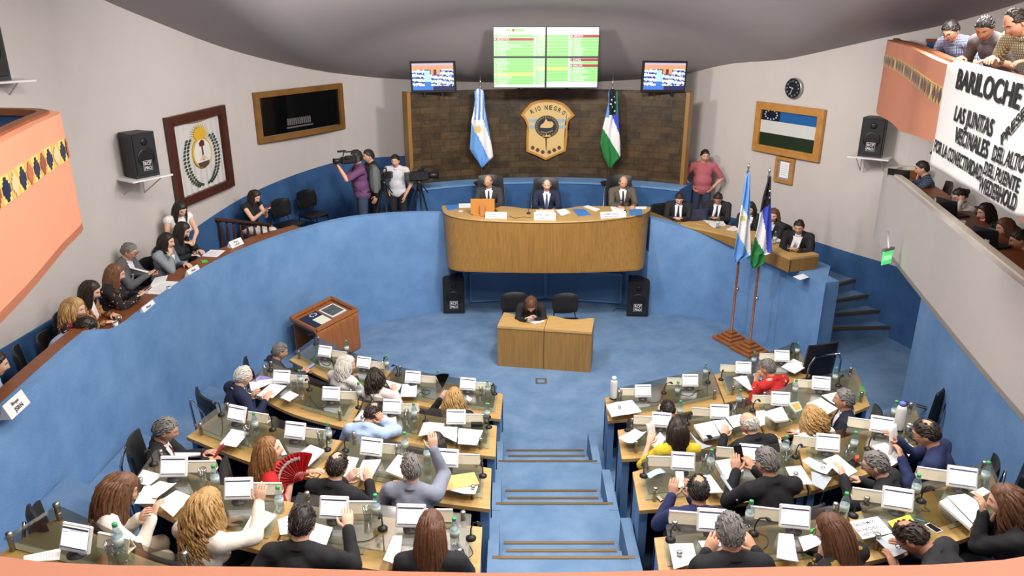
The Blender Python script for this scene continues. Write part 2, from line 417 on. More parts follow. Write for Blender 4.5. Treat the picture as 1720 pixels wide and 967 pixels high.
# winding stair between the well and the right gallery
SL = [P(1382, 552, .35), P(1378, 530, .55), P(1380, 508, .75), P(1385, 482, .95)]
SR = [P(1528, 547, .35), P(1507, 518, .55), P(1487, 490, .75), P(1463, 462, .95)]
mb = MB(); mn = MB()
for k in range(4):
    a, b = SL[k], SR[k]; e = (b - a).normalized(); n = Vector((-e.y, e.x, 0)); z = .35 + .2*k
    a2 = a - e*.25; b2 = b + e*.35
    mb.prism([(a2.x, a2.y), (b2.x, b2.y), (b2.x + n.x*1.4, b2.y + n.y*1.4), (a2.x + n.x*1.4, a2.y + n.y*1.4)], 0, z - (.002 if k == 3 else 0))
    mn.prism([(a.x - n.x*.02, a.y - n.y*.02), (b.x - n.x*.02, b.y - n.y*.02), (b.x + n.x*.035, b.y + n.y*.035), (a.x + n.x*.035, a.y + n.y*.035)], z-.03, z+.006)
st = struct(mb.build('floor_stair', carpet)); mn.build('nosing', brass, st)
mb = MB(); mb.prism([(4.9, 8.6), (7.3, 8.6), (7.3, 12.6), (5.0, 12.6), (4.80, 11.05)], 0, .15); struct(mb.build('floor_landing', carpet))
mb = MB(); a, b, c = P(1357, 563, .155), P(1378, 588, .155), P(1396, 612, .155)
mb.tube([a, b, c], .022, 6); struct(mb.build('trim_5', brass))

# side wall under the press gallery
RB = [(5.62, 11.2), (5.02, 8.81), (4.49, 6.32), (4.12, 4.2), (3.7, 1.5)]
wall('wall_well_side', RB[1:], .16, 0, 2.1, carpet_wall)

# ---------------------------------------------------------------- seating tiers
def poly(src, zk): return [P(x, y, zk) for x, y in src]
ROWS = {}
def row(key, floor, near, far):
    z = floor + .75
    ROWS[key] = dict(z=z, floor=floor, near=spline(poly(near, z), 60), far=spline(poly(far, z), 60))
row('L1', 0., [(842, 704), (730, 689), (673, 677), (610, 660), (547, 636), (485, 604)], [(846, 662), (774, 647), (710, 636), (650, 621), (585, 600), (528, 574)])
row('L2', .4, [(834, 767), (714, 753), (646, 737), (580, 719), (487, 693), (415, 655)], [(836, 715), (760, 704), (678, 689), (598, 671), (523, 646), (446, 617)])
row('L3', .8, [(825, 855), (743, 845), (640, 828), (500, 797), (414, 774), (312, 733)], [(827, 787), (728, 767), (661, 755), (530, 732), (461, 717), (371, 690)])
row('L4', 1.2, [(808, 967), (671, 962), (581, 948), (436, 924), (340, 895), (215, 832)], [(812, 885), (646, 868), (533, 851), (418, 828), (340, 803), (258, 771)])
row('R1', 0., [(1020, 707), (1090, 701), (1146, 693), (1256, 667), (1310, 650), (1362, 629)], [(1015, 668), (1080, 654), (1143, 640), (1220, 624), (1289, 603), (1340, 584)])
row('R2', .4, [(1043, 771), (1075, 769), (1166, 758), (1304, 736), (1389, 710), (1462, 681)], [(1036, 722), (1154, 706), (1215, 692), (1271, 677), (1350, 652), (1440, 628)])
row('R3', .8, [(1072, 857), (1118, 854), (1230, 846), (1337, 830), (1420, 809), (1560, 755)], [(1061, 793), (1110, 780), (1201, 773), (1345, 753), (1441, 727), (1540, 688)])
row('R4', 1.2, [(1106, 967), (1298, 961), (1390, 955), (1499, 934), (1603, 910), (1700, 872)], [(1097, 903), (1220, 890), (1364, 873), (1454, 856), (1564, 824), (1665, 790)])
def tier(side, k):
    R = ROWS[side + str(k)]; f = [(p.x, p.y) for p in R['far']]; e = offset(f, .14 if side == 'R' else -.14)
    z = R['floor']
    if side == 'L':
        a = (-.2, e[0][1]); end = Vector(e[-1]) + (Vector(e[-1]) - Vector(e[-12])).normalized()*1.6
        pl = [a] + e[1:] + [(max(-4.6, end.x), end.y), (-4.5, .5), (-.2, .5)]
    else:
        a = (1.05, e[0][1]); end = Vector(e[-1]) + (Vector(e[-1]) - Vector(e[-12])).normalized()*.9
        rb = [(x + .1, y) for x, y in [(5.02, 8.81), (4.49, 6.32), (4.12, 4.2), (3.7, 1.5), (3.6, .5)] if y < end.y - .1]
        pl = [a] + e[1:] + [(end.x, end.y)] + rb + [(1.05, .5)]
    mb = MB(); mb.prism(pl, 0, z); struct(mb.build('floor_tier_%s' % ('left' if side == 'L' else 'right'), carpet))
for k in (2, 3, 4): tier('L', k); tier('R', k)
# aisle flights
mb = MB(); mn = MB()
for f, ysn in enumerate(((8.44, 8.10, 7.78), (7.0, 6.68, 6.40), (5.64, 5.37, 5.12))):
    zb = .4*f
    for j, y in enumerate(ysn):
        z = zb + .4*(j+1)/3; i = (0, .02, 0)[j] + (.09 if j < 2 else 0)
        y2 = .5 if j == 2 else y - .6
        mb.prism([(-.2 + i, y), (-.2 + i, y2), (1.04 - i, y2), (1.04 - i, y)], 0, z)
        if j == 0: mb.prism([(-.2, y), (-.2, y - .7), (-.11, y - .7), (-.11, y)], 0, z + .27); mb.prism([(.95, y), (.95, y - .7), (1.04, y - .7), (1.04, y)], 0, z + .27)
        mn.box((.42, y + .004, z - .004), (1.16 - 2*i, .035, .022))
fl = struct(mb.build('floor_aisle', carpet)); mn.build('nosing', brass, fl)

# ---------------------------------------------------------------- balconies
def tiles(name, path, z0, z1, parent):
    """band of square tiles with stepped crosses along the outer face of a parapet"""
    cum = [0]
    for i in range(len(path)-1): cum.append(cum[-1] + math.dist(path[i][:2], path[i+1][:2]))
    xs = [p[0] for p in path]; ys2 = [p[1] for p in path]; h = z1 - z0; n = int(cum[-1]/h)
    def at(u, v, out):
        x, y = np.interp(u, cum, xs), np.interp(u, cum, ys2); x2, y2 = np.interp(u + .02, cum, xs), np.interp(u + .02, cum, ys2)
        x1, y1 = np.interp(u - .02, cum, xs), np.interp(u - .02, cum, ys2); t = Vector((x2 - x1, y2 - y1)).normalized()
        return (x - t.y*-out*SIDE, y + t.x*-out*SIDE, z0 + v)
    mbt = MB(); st = [(.5, .06), (.62, .06), (.62, .2), (.76, .2), (.76, .34), (.9, .34), (.9, .5)]
    q = [(a, b) for a, b in st] + [(a, 1-b) for a, b in st[::-1][1:]] + [(1-a, 1-b) for a, b in st[1:]] + [(1-a, b) for a, b in st[::-1][1:-1]]
    for i in range(n):
        u0 = i*h
        cs = [(u0 + .003, .003), (u0 + h - .003, .003), (u0 + h - .003, h - .003), (u0 + .003, h - .003)]
        vs = [at(u, v, .006) for u, v in cs] + [at(u, v, -.01) for u, v in cs]
        mbt.add(vs, [(0, 1, 2, 3), (7, 6, 5, 4), (0, 4, 5, 1), (1, 5, 6, 2), (2, 6, 7, 3), (3, 7, 4, 0)], i % 2)
        pv = [at(u0 + a*h, b*h, .010) for a, b in q]; pc = at(u0 + h/2, h/2, .010)
        mi = 2 if i % 2 == 0 else (3, 4, 5)[(i//2) % 3]
        mbt.add(pv + [pc], [(k, (k+1) % len(pv), len(pv)) for k in range(len(pv))], mi)
    return mbt.build(name, [mat('tile_cream', (226, 196, 112), .35), mat('tile_ochre', (205, 172, 92), .35), mat('tile_navy', (24, 34, 66), .3),
                            mat('tile_terracotta', (186, 104, 70), .35), mat('tile_sand', (232, 190, 140), .35), mat('tile_rust', (150, 74, 48), .35)], parent)
SIDE = 1
def parapet(name, path, side, zt, zb, shell, tilez=None, floor=None, inner=None, cap=None, slabz=None):
    """balcony front: plaster outside, carpet inside, wooden rail; side=+1 when the inside is to the left of travel"""
    global SIDE; SIDE = side
    zb = zb if hasattr(zb, '__len__') else [zb]*len(path)
    mb = MB(); ribbon(mb, path, .09*side, zb, zt); o = struct(mb.build(name, shell))
    p2 = offset(path, .088*side); mb = MB(); ribbon(mb, p2, .05*side, [z + .05 for z in zb], zt - .03); mb.build('lining', inner or carpet_dado, o)
    p3 = offset(path, .075*side); mb = MB(); ribbon(mb, p3, .085*side, zt - .03, zt + .022); mb.build('rail', cap or brown_wood, o)
    if tilez: tiles('tile_band', path, tilez[0], tilez[1], o)
    if floor: mb = MB(); zs_ = slabz or min(zb); mb.prism(floor, zs_, zs_ + .06); mb.build('slab', shell, o)
    return o
LBp = [(-6.0, 6.78), (-5.0, 6.68), (-4.3, 6.62), (-3.92, 6.56), (-3.70, 6.40), (-3.61, 6.15), (-3.52, 5.8), (-3.24, 4.88), (-2.85, 3.5), (-2.25, 2.1), (-1.5, 1.27), (-.85, .99), (-.33, .953), (0, .942), (.33, .953), (.85, .99), (1.6, 1.3), (2.3, 2.2)]
LB = [(p.x, p.y) for p in spline([(a, b, 0) for a, b in LBp], 110)]
parapet('wall_balcony_left', LB, -1, 4.6, 3.62, salmon, (4.23, 4.41), LB[:70] + [(-3, -1.9), (-6.1, -1.9), (-6.1, 6.6)])
# upper balcony over the press gallery
RBp = [(5.75, 12.35), (5.5, 11.75), (5.15, 10.6), (4.55, 9.0), (3.75, 6.9), (3.2, 4.97), (2.9, 3.6)]
RU = [(p.x, p.y) for p in spline([(a, b, 0) for a, b in RBp], 60)]
zbr = [float(np.interp(p[1], [5.4, 7.7, 9.4, 12.2], [4.44, 4.20, 4.0, 3.88])) for p in RU]
parapet('wall_balcony_right', RU, 1, 4.95, zbr, salmon, (4.60, 4.76), [p for p in offset(RU, .62) if p[1] < 9.2] + [(6.9, 3.6), (6.9, 9.2)], slabz=3.78)
seg = [p for p in W if p[0] > 4 and 4.5 < p[1] < 12.35]; wall('baseboard_balcony', seg, -.03, 3.85, 4.93, carpet_dado); wall('trim_6', seg, -.06, 4.92, 4.97, brown_wood)
# press gallery: white parapet with a wooden counter inside
RGp = [(6.35, 11.75), (6.0, 11.85), (5.72, 11.68), (5.56, 11.3), (5.42, 10.6), (5.02, 8.81), (4.49, 6.32), (4.12, 4.2), (3.7, 1.5)]
RG = [(p.x, p.y) for p in spline([(a, b, 0) for a, b in RGp], 80)]
g = parapet('wall_press_gallery', RG, 1, 3.1, 2.06, white_wall, None, [p for p in RG[14:]] + [(6.9, 1.5), (6.9, 10), (6.4, 11.6)], inner=brown_wood, cap=mat('cream_rail', (214, 205, 188), .6))
mb = MB(); ribbon(mb, offset(RG[6:], .13), .50, 2.94, 2.985); mb.build('counter', brown_wood, g)
# ================================================================ DESKS AND WHAT STANDS ON THEM
GL = .090   # top of the desk glass over the worktop
def yaw_of(v): return math.atan2(-v.x, v.y)
def rowframe(key, p):
    R = ROWS[key]; i = min(range(60), key=lambda k: (R['near'][k].xy - p.xy).length + (R['far'][k].xy - p.xy).length)
    f = (R['far'][i] - R['near'][i]); f.z = 0; return i/59., f.normalized()
DESKTXT = {'L1': ('in the front row nearest the lectern', 'in the front row at the steps, beside curly blonde woman'),
 'L2': ('', ''), }
def desk_unit(key, t0, t1, label):
    R = ROWS[key]; z, fl = R['z'], R['floor']
    def at(t, u):
        x = t*59; i = min(58, int(x)); f = x - i
        n = R['near'][i].lerp(R['near'][i+1], f); a = R['far'][i].lerp(R['far'][i+1], f)
        return n.lerp(a, u)
    c = at((t0+t1)/2, .5); root = thing('curved_desk', label, 'desk', (c.x, c.y, fl), 0, 'deputies\' curved desks')
    ts = np.linspace(t0 + .003, t1 - .003, 14)
    def strip(u0, u1, za, zb, tt=ts):
        pts = [at(t, u0) for t in tt] + [at(t, u1) for t in tt[::-1]]
        mb.prism([(p.x, p.y) for p in pts], za, zb)
    mb = MB(); strip(0, 1, z - .035, z); mb.build('worktop', oak_top, root)
    mid = (t0 + t1)/2
    for a, b in ((t0 + .025, mid - .03), (mid + .03, t1 - .025)):
        mb = MB(); strip(.22, .93, z, z + .006, np.linspace(a, b, 8)); mb.build('desk_pad', pad_mat, root)
    mb = MB(); strip(.93, .975, fl, z - .036); mb.build('modesty_panel', navy_panel, root)
    for a, b in ((t0 + .006, t0 + .03), (t1 - .03, t1 - .006)):
        mb = MB(); strip(.1, .92, fl, z - .036, np.linspace(a, b, 2)); mb.build('end_panel', carpet_wall, root)
    mb = MB(); strip(.16, 1.03, z + .078, z + GL, np.linspace(t0 + .03, t1 - .012, 14)); mb.build('glass_top', glass_top, root)
    for t in (t0 + .05, t1 - .04):
        for u in (.19, .97):
            p = at(t, u); mb = MB(); mb.lathe([(.017, z), (.017, z + .105), (.020, z + .106), (.020, z + .125), (.014, z + .132)], 12, (p.x, p.y, 0)); mb.build('standoff', steel, root)
for key, names in (('L1', ('oak desk with glass top at steps, seating curly blonde woman', 'oak desk with glass top beside the brown lectern')),
 ('L2', ('oak desk with glass top seating straight-dark-haired woman and man in light blue shirt', 'oak desk with glass top seating white-haired man in navy jacket')),
 ('L3', ('oak desk with brown envelope and glass top, at grey-suited man', 'oak desk with glass top between man with red phone and woman in red')),
 ('L4', ('oak desk with glass top at long-brown-haired woman in black and man in black suit', 'oak desk with glass top shared by two women in white blazers')),
 ('R1', ('oak desk with glass top carrying white flask by the steps', 'oak desk with glass top of person in red patterned shirt')),
 ('R2', ('oak desk with glass top shared by woman in yellow and bald man writing', 'oak desk with glass top at blonde woman in white')),
 ('R3', ('oak desk with glass top shared by two men holding phones', 'oak desk with glass top carrying white flask with blue cap')),
 ('R4', ('oak desk with glass top at grey-haired man in black seen from behind', 'oak desk with glass top carrying printed sign and yellow paper'))):
    desk_unit(key, 0., .5, names[0]); desk_unit(key, .5, 1., names[1])
# far corner of a fifth row, just above the photographer's parapet
ROWS['L5'] = dict(z=2.35, floor=1.6, near=spline(poly([(300, 1010), (200, 985), (100, 960), (-10, 935)], 2.35), 60), far=spline(poly([(330, 960), (250, 940), (150, 892), (95, 868)], 2.35), 60))
mb = MB(); e = [(p.x, p.y) for p in ROWS['L5']['far']]; e = offset(e, -.15); mb.prism([e[0], e[-1], (e[-1][0]-.5, e[-1][1]), (-4.2, .5), (-.5, .5), (-.5, e[0][1])], 0, 1.6)
struct(mb.build('floor_tier_left', carpet))
desk_unit('L5', 0., 1., 'oak desk corner with glass top beside empty headrest chair')

REF = {}
MON = {}
def seat(key, px, py, ref): MON[key] = (px, py); REF[key] = ref
seat('L1a', 545, 592, 'grey-haired man with phone by lectern'); seat('L1b', 610, 611, 'white-haired woman in white')
seat('L1c', 693, 636, 'brown-haired woman in pale pink'); seat('L1d', 785, 648, 'curly blonde woman holding black fan')
seat('L2a', 473, 637, 'white-haired man in navy jacket'); seat('L2b', 556, 666, 'empty place beside white-haired man')
seat('L2c', 658, 688, 'balding man in light blue shirt'); seat('L2d', 766, 706, 'woman with straight dark hair')
seat('L3a', 397, 702, 'man in black holding red phone'); seat('L3b', 495, 731, 'woman in red with red fan')
seat('L3c', 623, 759, 'balding man in black seen from behind'); seat('L3d', 750, 778, 'grey-suited man raising his hand')
seat('L4a', 293, 795, 'auburn-haired woman writing in white blazer'); seat('L4b', 402, 833, 'curly-haired woman in white blazer')
seat('L4c', 561, 866, 'dark-haired man in black touching his screen'); seat('L4d', 690, 880, 'woman with long brown hair over black')
seat('L5a', 128, 922, 'empty black chair with headrest')
seat('R1a', 1080, 660, 'dark-haired man bent low beside white flask'); seat('R1b', 1159, 642, 'empty place between two front-row deputies')
seat('R1c', 1248, 620, 'person in red patterned shirt'); seat('R1d', 1313, 600, 'empty high-backed chair by stairs')
seat('R2a', 1110, 711, 'woman in yellow blouse'); seat('R2b', 1208, 697, 'bald man writing in black jacket')
seat('R2c', 1310, 675, 'blonde woman in white top'); seat('R2d', 1378, 648, 'grey-haired man turned sideways in navy')
seat('R3a', 1146, 784, 'man in navy suit holding phone'); seat('R3b', 1260, 770, 'man in black suit holding dark phone')
seat('R3c', 1389, 752, 'grey-haired man in dark glasses'); seat('R3d', 1479, 721, 'man in navy reading upright pages')
seat('R4a', 1195, 888, 'grey-haired man in black seen from behind'); seat('R4b', 1333, 882, 'brown-haired woman resting chin on hand')
seat('R4c', 1505, 851, 'man bowing over yellow paper'); seat('R4d', 1613, 814, 'woman with bushy brown hair')
def near_seat(row_, px, py): return min((k for k in MON if k[:2] == row_), key=lambda k: math.hypot(MON[k][0]-px, MON[k][1]-py))
USED = {}
def lab(fmt, key, alts=()):
    l = fmt % REF[key]
    for a in alts:
        if l not in LABELS: break
        l = a % REF[key]
    return l

# ---- prototypes (each first instance is moved into place, then copied)
def proto_monitor(label):
    r = thing('desk_monitor', label, 'monitor', group='white monitors on the desks'); T = Matrix.Translation((0, 0, .02)) @ Matrix.Rotation(math.radians(-24), 4, 'X')
    mb = MB(); mb.box((0, 0, .095), (.222, .026, .172), 0, T, .008); mb.build('bezel', white_plastic, r)
    mb = MB()
    mb.box((0, -.0135, .098), (.190, .004, .134), 0, T); mb.box((0, -.0160, .153), (.190, .002, .012), 1, T); mb.box((0, -.0160, .036), (.190, .002, .008), 1, T)
    mb.box((-.07, -.0160, .13), (.04, .002, .004), 2, T); mb.box((.01, -.0160, .142), (.10, .002, .003), 2, T)
    mb.build('screen', [mat('screen_white', (240, 242, 248), .4, emit=.75), mat('screen_bar', (70, 74, 84), .4, emit=.3), mat('screen_text', (150, 156, 170), .4, emit=.5)], r)
    mb = MB(); mb.lathe([(.06, 0), (.06, .008), (.02, .014), (.018, .05)], 14, (0, .02, 0)); mb.build('stand', mat('dark_grey_plastic', (58, 58, 60), .5), r)
    return r
def proto_nameplate(label):
    r = thing('nameplate', label, 'nameplate', group='cream folded nameplates behind the monitors'); mb = MB()
    mb.prism([(-.125, .0), (.125, .0), (.125, .075), (-.125, .075)], 0, .006)
    for s in (-1, 1):
        T = Matrix.Translation((0, .0375 + s*.0375, 0)) @ Matrix.Rotation(math.radians(20*s), 4, 'X'); mb.box((0, -s*.002, .045), (.25, .005, .092), 0, T)
    mb.build('card', cream, r); mb = MB(); mb.box((0, .0375, .090), (.25, .018, .006)); mb.build('fold', white_plastic, r); return r
def proto_bottle(label):
    r = thing('water_bottle', label, 'bottle', group='green-capped water bottles on the desks')
    mb = MB(); mb.lathe([(.026, 0), (.031, .006), (.031, .05), (.029, .06), (.031, .07), (.031, .13), (.029, .15), (.014, .185), (.012, .20)], 16); mb.build('body', bottle_glass, r)
    mb = MB(); mb.lathe([(.0150, .196), (.0150, .215), (.0135, .218)], 14); mb.build('cap', mat('green_cap', (66, 176, 112), .4), r)
    mb = MB(); mb.lathe([(.0316, .075), (.0316, .125)], 16); mb.build('label', mat('bottle_label', (176, 198, 200), .5, col2=(214, 220, 204), vscale=60), r); return r
def proto_tumbler(label):
    r = thing('tumbler', label, 'glass', group='empty glasses on the desks')
    mb = MB(); mb.lathe([(.026, 0), (.033, .10), (.031, .10), (.024, .008)], 16); mb.build('cup', clear_glass, r)
    mb = MB(); mb.lathe([(.0258, 0), (.0268, .012)], 16); mb.build('foot', clear_glass, r); return r
def proto_mic(label):
    r = thing('gooseneck_microphone', label, 'microphone', group='black gooseneck microphones on the desks')
    mb = MB(); mb.lathe([(.035, 0), (.036, .012), (.022, .022), (.014, .03)], 14); mb.build('base', black_plastic, r)
    mb = MB(); mb.tube([(0, 0, .025), (0, -.005, .09), (.01, -.03, .15), (.02, -.08, .185)], .0055, 6); mb.build('neck', black_plastic, r)
    mb = MB(); mb.tube([(.02, -.075, .183), (.023, -.10, .188), (.026, -.125, .186)], [.008, .013, .009], 8); mb.build('head', black_plastic, r); return r
PROTO = {}
KS = {'mon': .93, 'plate': .88}
def put(kind, maker, label, loc, yaw):
    if kind not in PROTO:
        PROTO[kind] = r = maker(label); r.scale = (KS.get(kind, 1),)*3; r.location = loc; r.rotation_euler = (0, 0, yaw); return r
    return dup(PROTO[kind], label, loc, yaw)
for key, (px, py) in MON.items():
    rk = key[:2]; z = ROWS[rk]['z'] + GL; p = P(px, py + 10, z); t, f = rowframe(rk, p); yw = yaw_of(f); p -= f*.01
    jit = random.uniform(-.08, .08); sd = 1 if rk[0] == 'L' else -1
    put('mon', proto_monitor, 'white-framed desk monitor of ' + REF[key], (p.x, p.y, z), yw + jit)
    rt = Vector((f.y, -f.x, 0)); q = p + f*.10 + rt*(sd*.17)
    put('plate', proto_nameplate, 'cream folded nameplate beside monitor of ' + REF[key], (q.x, q.y, z), yw)
BOT = {'L1': [(583, 592), (650, 618), (736, 644), (819, 662)], 'L2': [(505, 646), (604, 668), (696, 704), (818, 704)], 'L3': [(430, 724), (553, 741), (681, 758), (718, 776)],
 'L4': [(364, 820), (471, 857), (633, 871), (764, 912)], 'L5': [(203, 928)], 'R1': [(1184, 632), (1137, 664), (1265, 612), (1338, 596)], 'R2': [(1141, 700), (1240, 680), (1334, 663), (1401, 642)],
 'R3': [(1192, 788), (1317, 764), (1432, 757), (1500, 703)], 'R4': [(1257, 882), (1415, 868), (1535, 836), (1651, 814)]}
for rk, L in BOT.items():
    for px, py in L:
        z = ROWS[rk]['z'] + GL; p = P(px, py + 3, z); k = near_seat(rk, px, py)
        put('bottle', proto_bottle, lab('green-capped water bottle by monitor of %s', k, ('second green-capped water bottle near %s', 'green-capped water bottle past %s')), p, random.uniform(0, 6))
TUM = {'L1': [(808, 662)], 'L2': [(446, 627), (495, 652), (683, 702)], 'L3': [(416, 732), (539, 741), (669, 764)], 'L4': [(342, 806), (618, 872)], 'R1': [(1041, 668)], 'R2': [(1233, 690)],
 'R3': [(1182, 780), (1323, 772), (1422, 765)], 'L5': [(189, 934)]}
for rk, L in TUM.items():
    for px, py in L:
        z = ROWS[rk]['z'] + GL; k = near_seat(rk, px, py)
        put('tumbler', proto_tumbler, lab('clear empty tumbler near %s', k, ('second clear tumbler near %s',)), P(px, py, z), random.uniform(0, 6))
MIC = {'L1': [(530, 578), (668, 630), (645, 617), (831, 662)], 'L2': [(454, 622), (520, 655), (602, 685), (715, 708), (821, 718)], 'L3': [(372, 697), (458, 722), (550, 756), (580, 758), (811, 800)],
 'L4': [(258, 780), (643, 889), (791, 905)], 'R1': [(1115, 660), (1189, 642), (1211, 638), (1327, 592)], 'R2': [(1054, 723), (1154, 712), (1264, 690), (1408, 648)],
 'R3': [(1081, 800), (1336, 768), (1458, 755)], 'R4': [(1126, 908), (1266, 897), (1433, 867), (1546, 842)]}
for rk, L in MIC.items():
    for px, py in L:
        z = ROWS[rk]['z'] + GL; p = P(px, py, z); k = near_seat(rk, px, py); t, f = rowframe(rk, p)
        put('mic', proto_mic, lab('black gooseneck microphone beside monitor of %s', k, ('second gooseneck microphone near %s', 'third gooseneck microphone near %s')), p, yaw_of(f) + random.uniform(-.5, .5))

# ---- papers: corners read off the photograph, laid on the desk glass
ZM = {'A': (420, 480, 3.868), 'B': (330, 570, 5.09), 'C': (590, 590, 4.833), 'D': (200, 680, 5.09), 'E': (400, 700, 5.371), 'F': (600, 720, 3.917), 'G': (40, 760, 4.67), 'H': (300, 790, 5.059),
      'J': (1000, 560, 3.909), 'K': (1010, 660, 5.687), 'L': (1180, 660, 4.835), 'M': (1380, 640, 4.396), 'N': (1050, 760, 4.672), 'O': (1300, 760, 4.671), 'R': (1500, 760, 4.673), 'W': (0, 300, 2.302), 'X': (720, 270, 4.41), 'Y': (1080, 230, 3.869)}
def zp(ref, x, y): a, b, s = ZM[ref]; return a + x/s, b + y/s
LAY = {}
PSP = mat('paper_print', (206, 208, 212), .8)
def sheet(ref, corners, z, label, cat='papers', name='paper_sheet', thick=.0025, m=None, lines=True, lift=0., group='papers on the desks', curl=0.):
    c = [P(*zp(ref, x, y), z) for x, y in corners]
    cen = sum(c, Vector())/4; k = round(z, 2); lv = 0
    for q in LAY.get(k, []):
        if (q[0] - cen).length < .34: lv = max(lv, q[1])
    z0 = lv + lift; LAY.setdefault(k, []).append((cen, z0 + thick))
    r = thing(name, label, cat, (cen.x, cen.y, z + z0 + .0005), 0, group)
    a = [Vector((p.x - cen.x, p.y - cen.y, 0)) for p in c]
    if (a[1]-a[0]).cross(a[3]-a[0]).z < 0: a = [a[0], a[3], a[2], a[1]]
    mb = MB(); n = 7
    top = [[(a[0].lerp(a[1], i/(n-1))).lerp(a[3].lerp(a[2], i/(n-1)), j/(n-1)) for i in range(n)] for j in range(n)]
    def hz(i, j): return curl*max(0, (i/(n-1) - .35))**2 + .0015*math.sin(i*1.3 + j)*(1 if curl else .3)
    T = [[(p.x, p.y, thick + abs(hz(i, j))) for i, p in enumerate(rw)] for j, rw in enumerate(top)]
    B = [[(p.x, p.y, abs(hz(i, j))) for i, p in enumerate(rw)] for j, rw in enumerate(top)]
    mb.grid(T, smooth=False); mb.grid([rw[::-1] for rw in B], smooth=False)
    ed = [T[0], [rw[-1] for rw in T], T[-1][::-1], [rw[0] for rw in T][::-1]]; eb = [B[0], [rw[-1] for rw in B], B[-1][::-1], [rw[0] for rw in B][::-1]]
    for t_, b_ in zip(ed, eb): mb.grid([b_, t_], smooth=False)
    mb.build('sheet', m or paper_mat, r, True)
    if lines:
        mb = MB()
        for j in range(2, 11):
            v = j/13; w0, w1 = .12, random.choice((.86, .86, .6, .8))
            p, q = a[0].lerp(a[3], v), a[1].lerp(a[2], v); p2, q2 = a[0].lerp(a[3], v + .018), a[1].lerp(a[2], v + .018)
            i0 = thick + .001 + (curl*.42 if curl else 0)
            if curl: w1 = .34; i0 = thick + .003
            mb.add([p.lerp(q, w0) + Vector((0, 0, i0)), p.lerp(q, w1) + Vector((0, 0, i0)), p2.lerp(q2, w1) + Vector((0, 0, i0)), p2.lerp(q2, w0) + Vector((0, 0, i0))], [(0, 1, 2, 3)])
        mb.build('print', PSP, r, True)
    return r
zz = {k: R['z'] + GL for k, R in ROWS.items()}
purple = mat('purple_cover', (104, 78, 190), .5, col2=(206, 200, 236), vscale=8); kraft = mat('kraft_envelope', (222, 178, 112), .7); yellow = mat('yellow_paper', (240, 212, 74), .8)
grey_folder = mat('grey_folder', (176, 184, 190), .35); navy_cov = mat('navy_cover', (28, 34, 56), .5); mintbook = mat('mint_cover', (176, 206, 186), .5); blue_folder = mat('blue_folder', (70, 130, 200), .55)
cream_page = mat('cream_page', (232, 228, 206), .8); orange_c = mat('orange_patch', (224, 160, 82), .6)
S = sheet
S('A', [(880, 612), (985, 640), (972, 672), (935, 702)], zz['L1'], 'white sheet by forearm of brown-haired woman in pale pink')
S('A', [(990, 640), (1085, 636), (1080, 722), (975, 722)], zz['L1'], 'printed white page leaning before monitor of brown-haired woman in pale pink')
S('C', [(938, 357), (980, 386), (962, 410), (937, 390)], zz['L1'], 'small white note beside curly blonde woman with black fan')
S('B', [(470, 362), (540, 312), (640, 328), (565, 380)], zz['L2'], 'purple and white magazine beside white-haired man in navy', 'magazine', 'magazine', .006, purple, False)
S('B', [(450, 372), (650, 340), (662, 372), (468, 447)], zz['L2'], 'white report lying over purple magazine', thick=.006)
S('B', [(515, 490), (640, 388), (770, 408), (650, 512)], zz['L2'], 'open white booklet under hands of white-haired man in navy', 'booklet', 'booklet', .008)
S('B', [(720, 512), (800, 456), (876, 490), (795, 546)], zz['L2'], 'white card under black phone by white-haired man in navy', lines=False, thick=.006)
S('C', [(20, 560), (85, 480), (130, 490), (100, 562)], zz['L2'], 'white sheet behind head of balding man in light blue shirt')
S('C', [(240, 500), (360, 490), (372, 632), (330, 642)], zz['L2'], 'white page under elbow of balding man in light blue shirt')
S('C', [(545, 692), (592, 575), (757, 592), (740, 652)], zz['L2'], 'white report spread above head of straight-dark-haired woman', thick=.01)
S('C', [(640, 645), (755, 620), (862, 626), (855, 750)], zz['L2'], 'second white report page beside straight-dark-haired woman', lift=.004)
S('C', [(872, 640), (1070, 656), (1020, 776), (865, 765)], zz['L2'], 'white report with yellow highlight at desk end by the steps', thick=.008)
S('D', [(860, 336), (965, 206), (1110, 236), (1002, 362)], zz['L3'], 'single white sheet before monitor of man with red phone')
S('D', [(1320, 302), (1365, 296), (1435, 422), (1392, 432)], zz['L3'], 'narrow white page behind shoulder of woman in red')
S('E', [(520, 362), (655, 262), (785, 312), (632, 452)], zz['L3'], 'white booklet between red fan and balding man in black', thick=.012)
S('E', [(905, 346), (1090, 376), (1012, 552), (905, 532)], zz['L3'], 'white page right of balding man in black head', thick=.006)
S('E', [(1062, 552), (1130, 406), (1289, 402), (1182, 606)], zz['L3'], 'stack of white pages held by balding man in black', thick=.014)
S('F', [(188, 302), (270, 192), (302, 202), (302, 347)], zz['L3'], 'white ream of pages beside grey-suited man', thick=.018)
S('F', [(590, 402), (795, 378), (775, 432), (695, 428)], zz['L3'], 'white folder under brown envelope', lines=False, thick=.006)
S('F', [(557, 322), (770, 292), (805, 370), (570, 414)], zz['L3'], 'large brown kraft envelope at desk end by the steps', 'envelope', 'envelope', .006, kraft, False)
S('D', [(130, 662), (205, 552), (372, 600), (252, 692)], zz['L4'], 'white page beside black tray near auburn-haired woman')
S('D', [(165, 762), (350, 652), (500, 692), (330, 822)], zz['L4'], 'large printed sheet under pen of auburn-haired woman', curl=.06)
S('D', [(130, 850), (215, 700), (400, 690), (300, 850)], zz['L4'], 'white page under large printed sheet of auburn-haired woman')
S('D', [(320, 852), (490, 742), (620, 792), (462, 967)], zz['L4'], 'white sheet with green highlight between two women in white blazers', thick=.006)
S('H', [(540, 532), (660, 322), (835, 388), (642, 582)], zz['L4'], 'pile of loose white pages right of curly-haired woman in white', thick=.012)
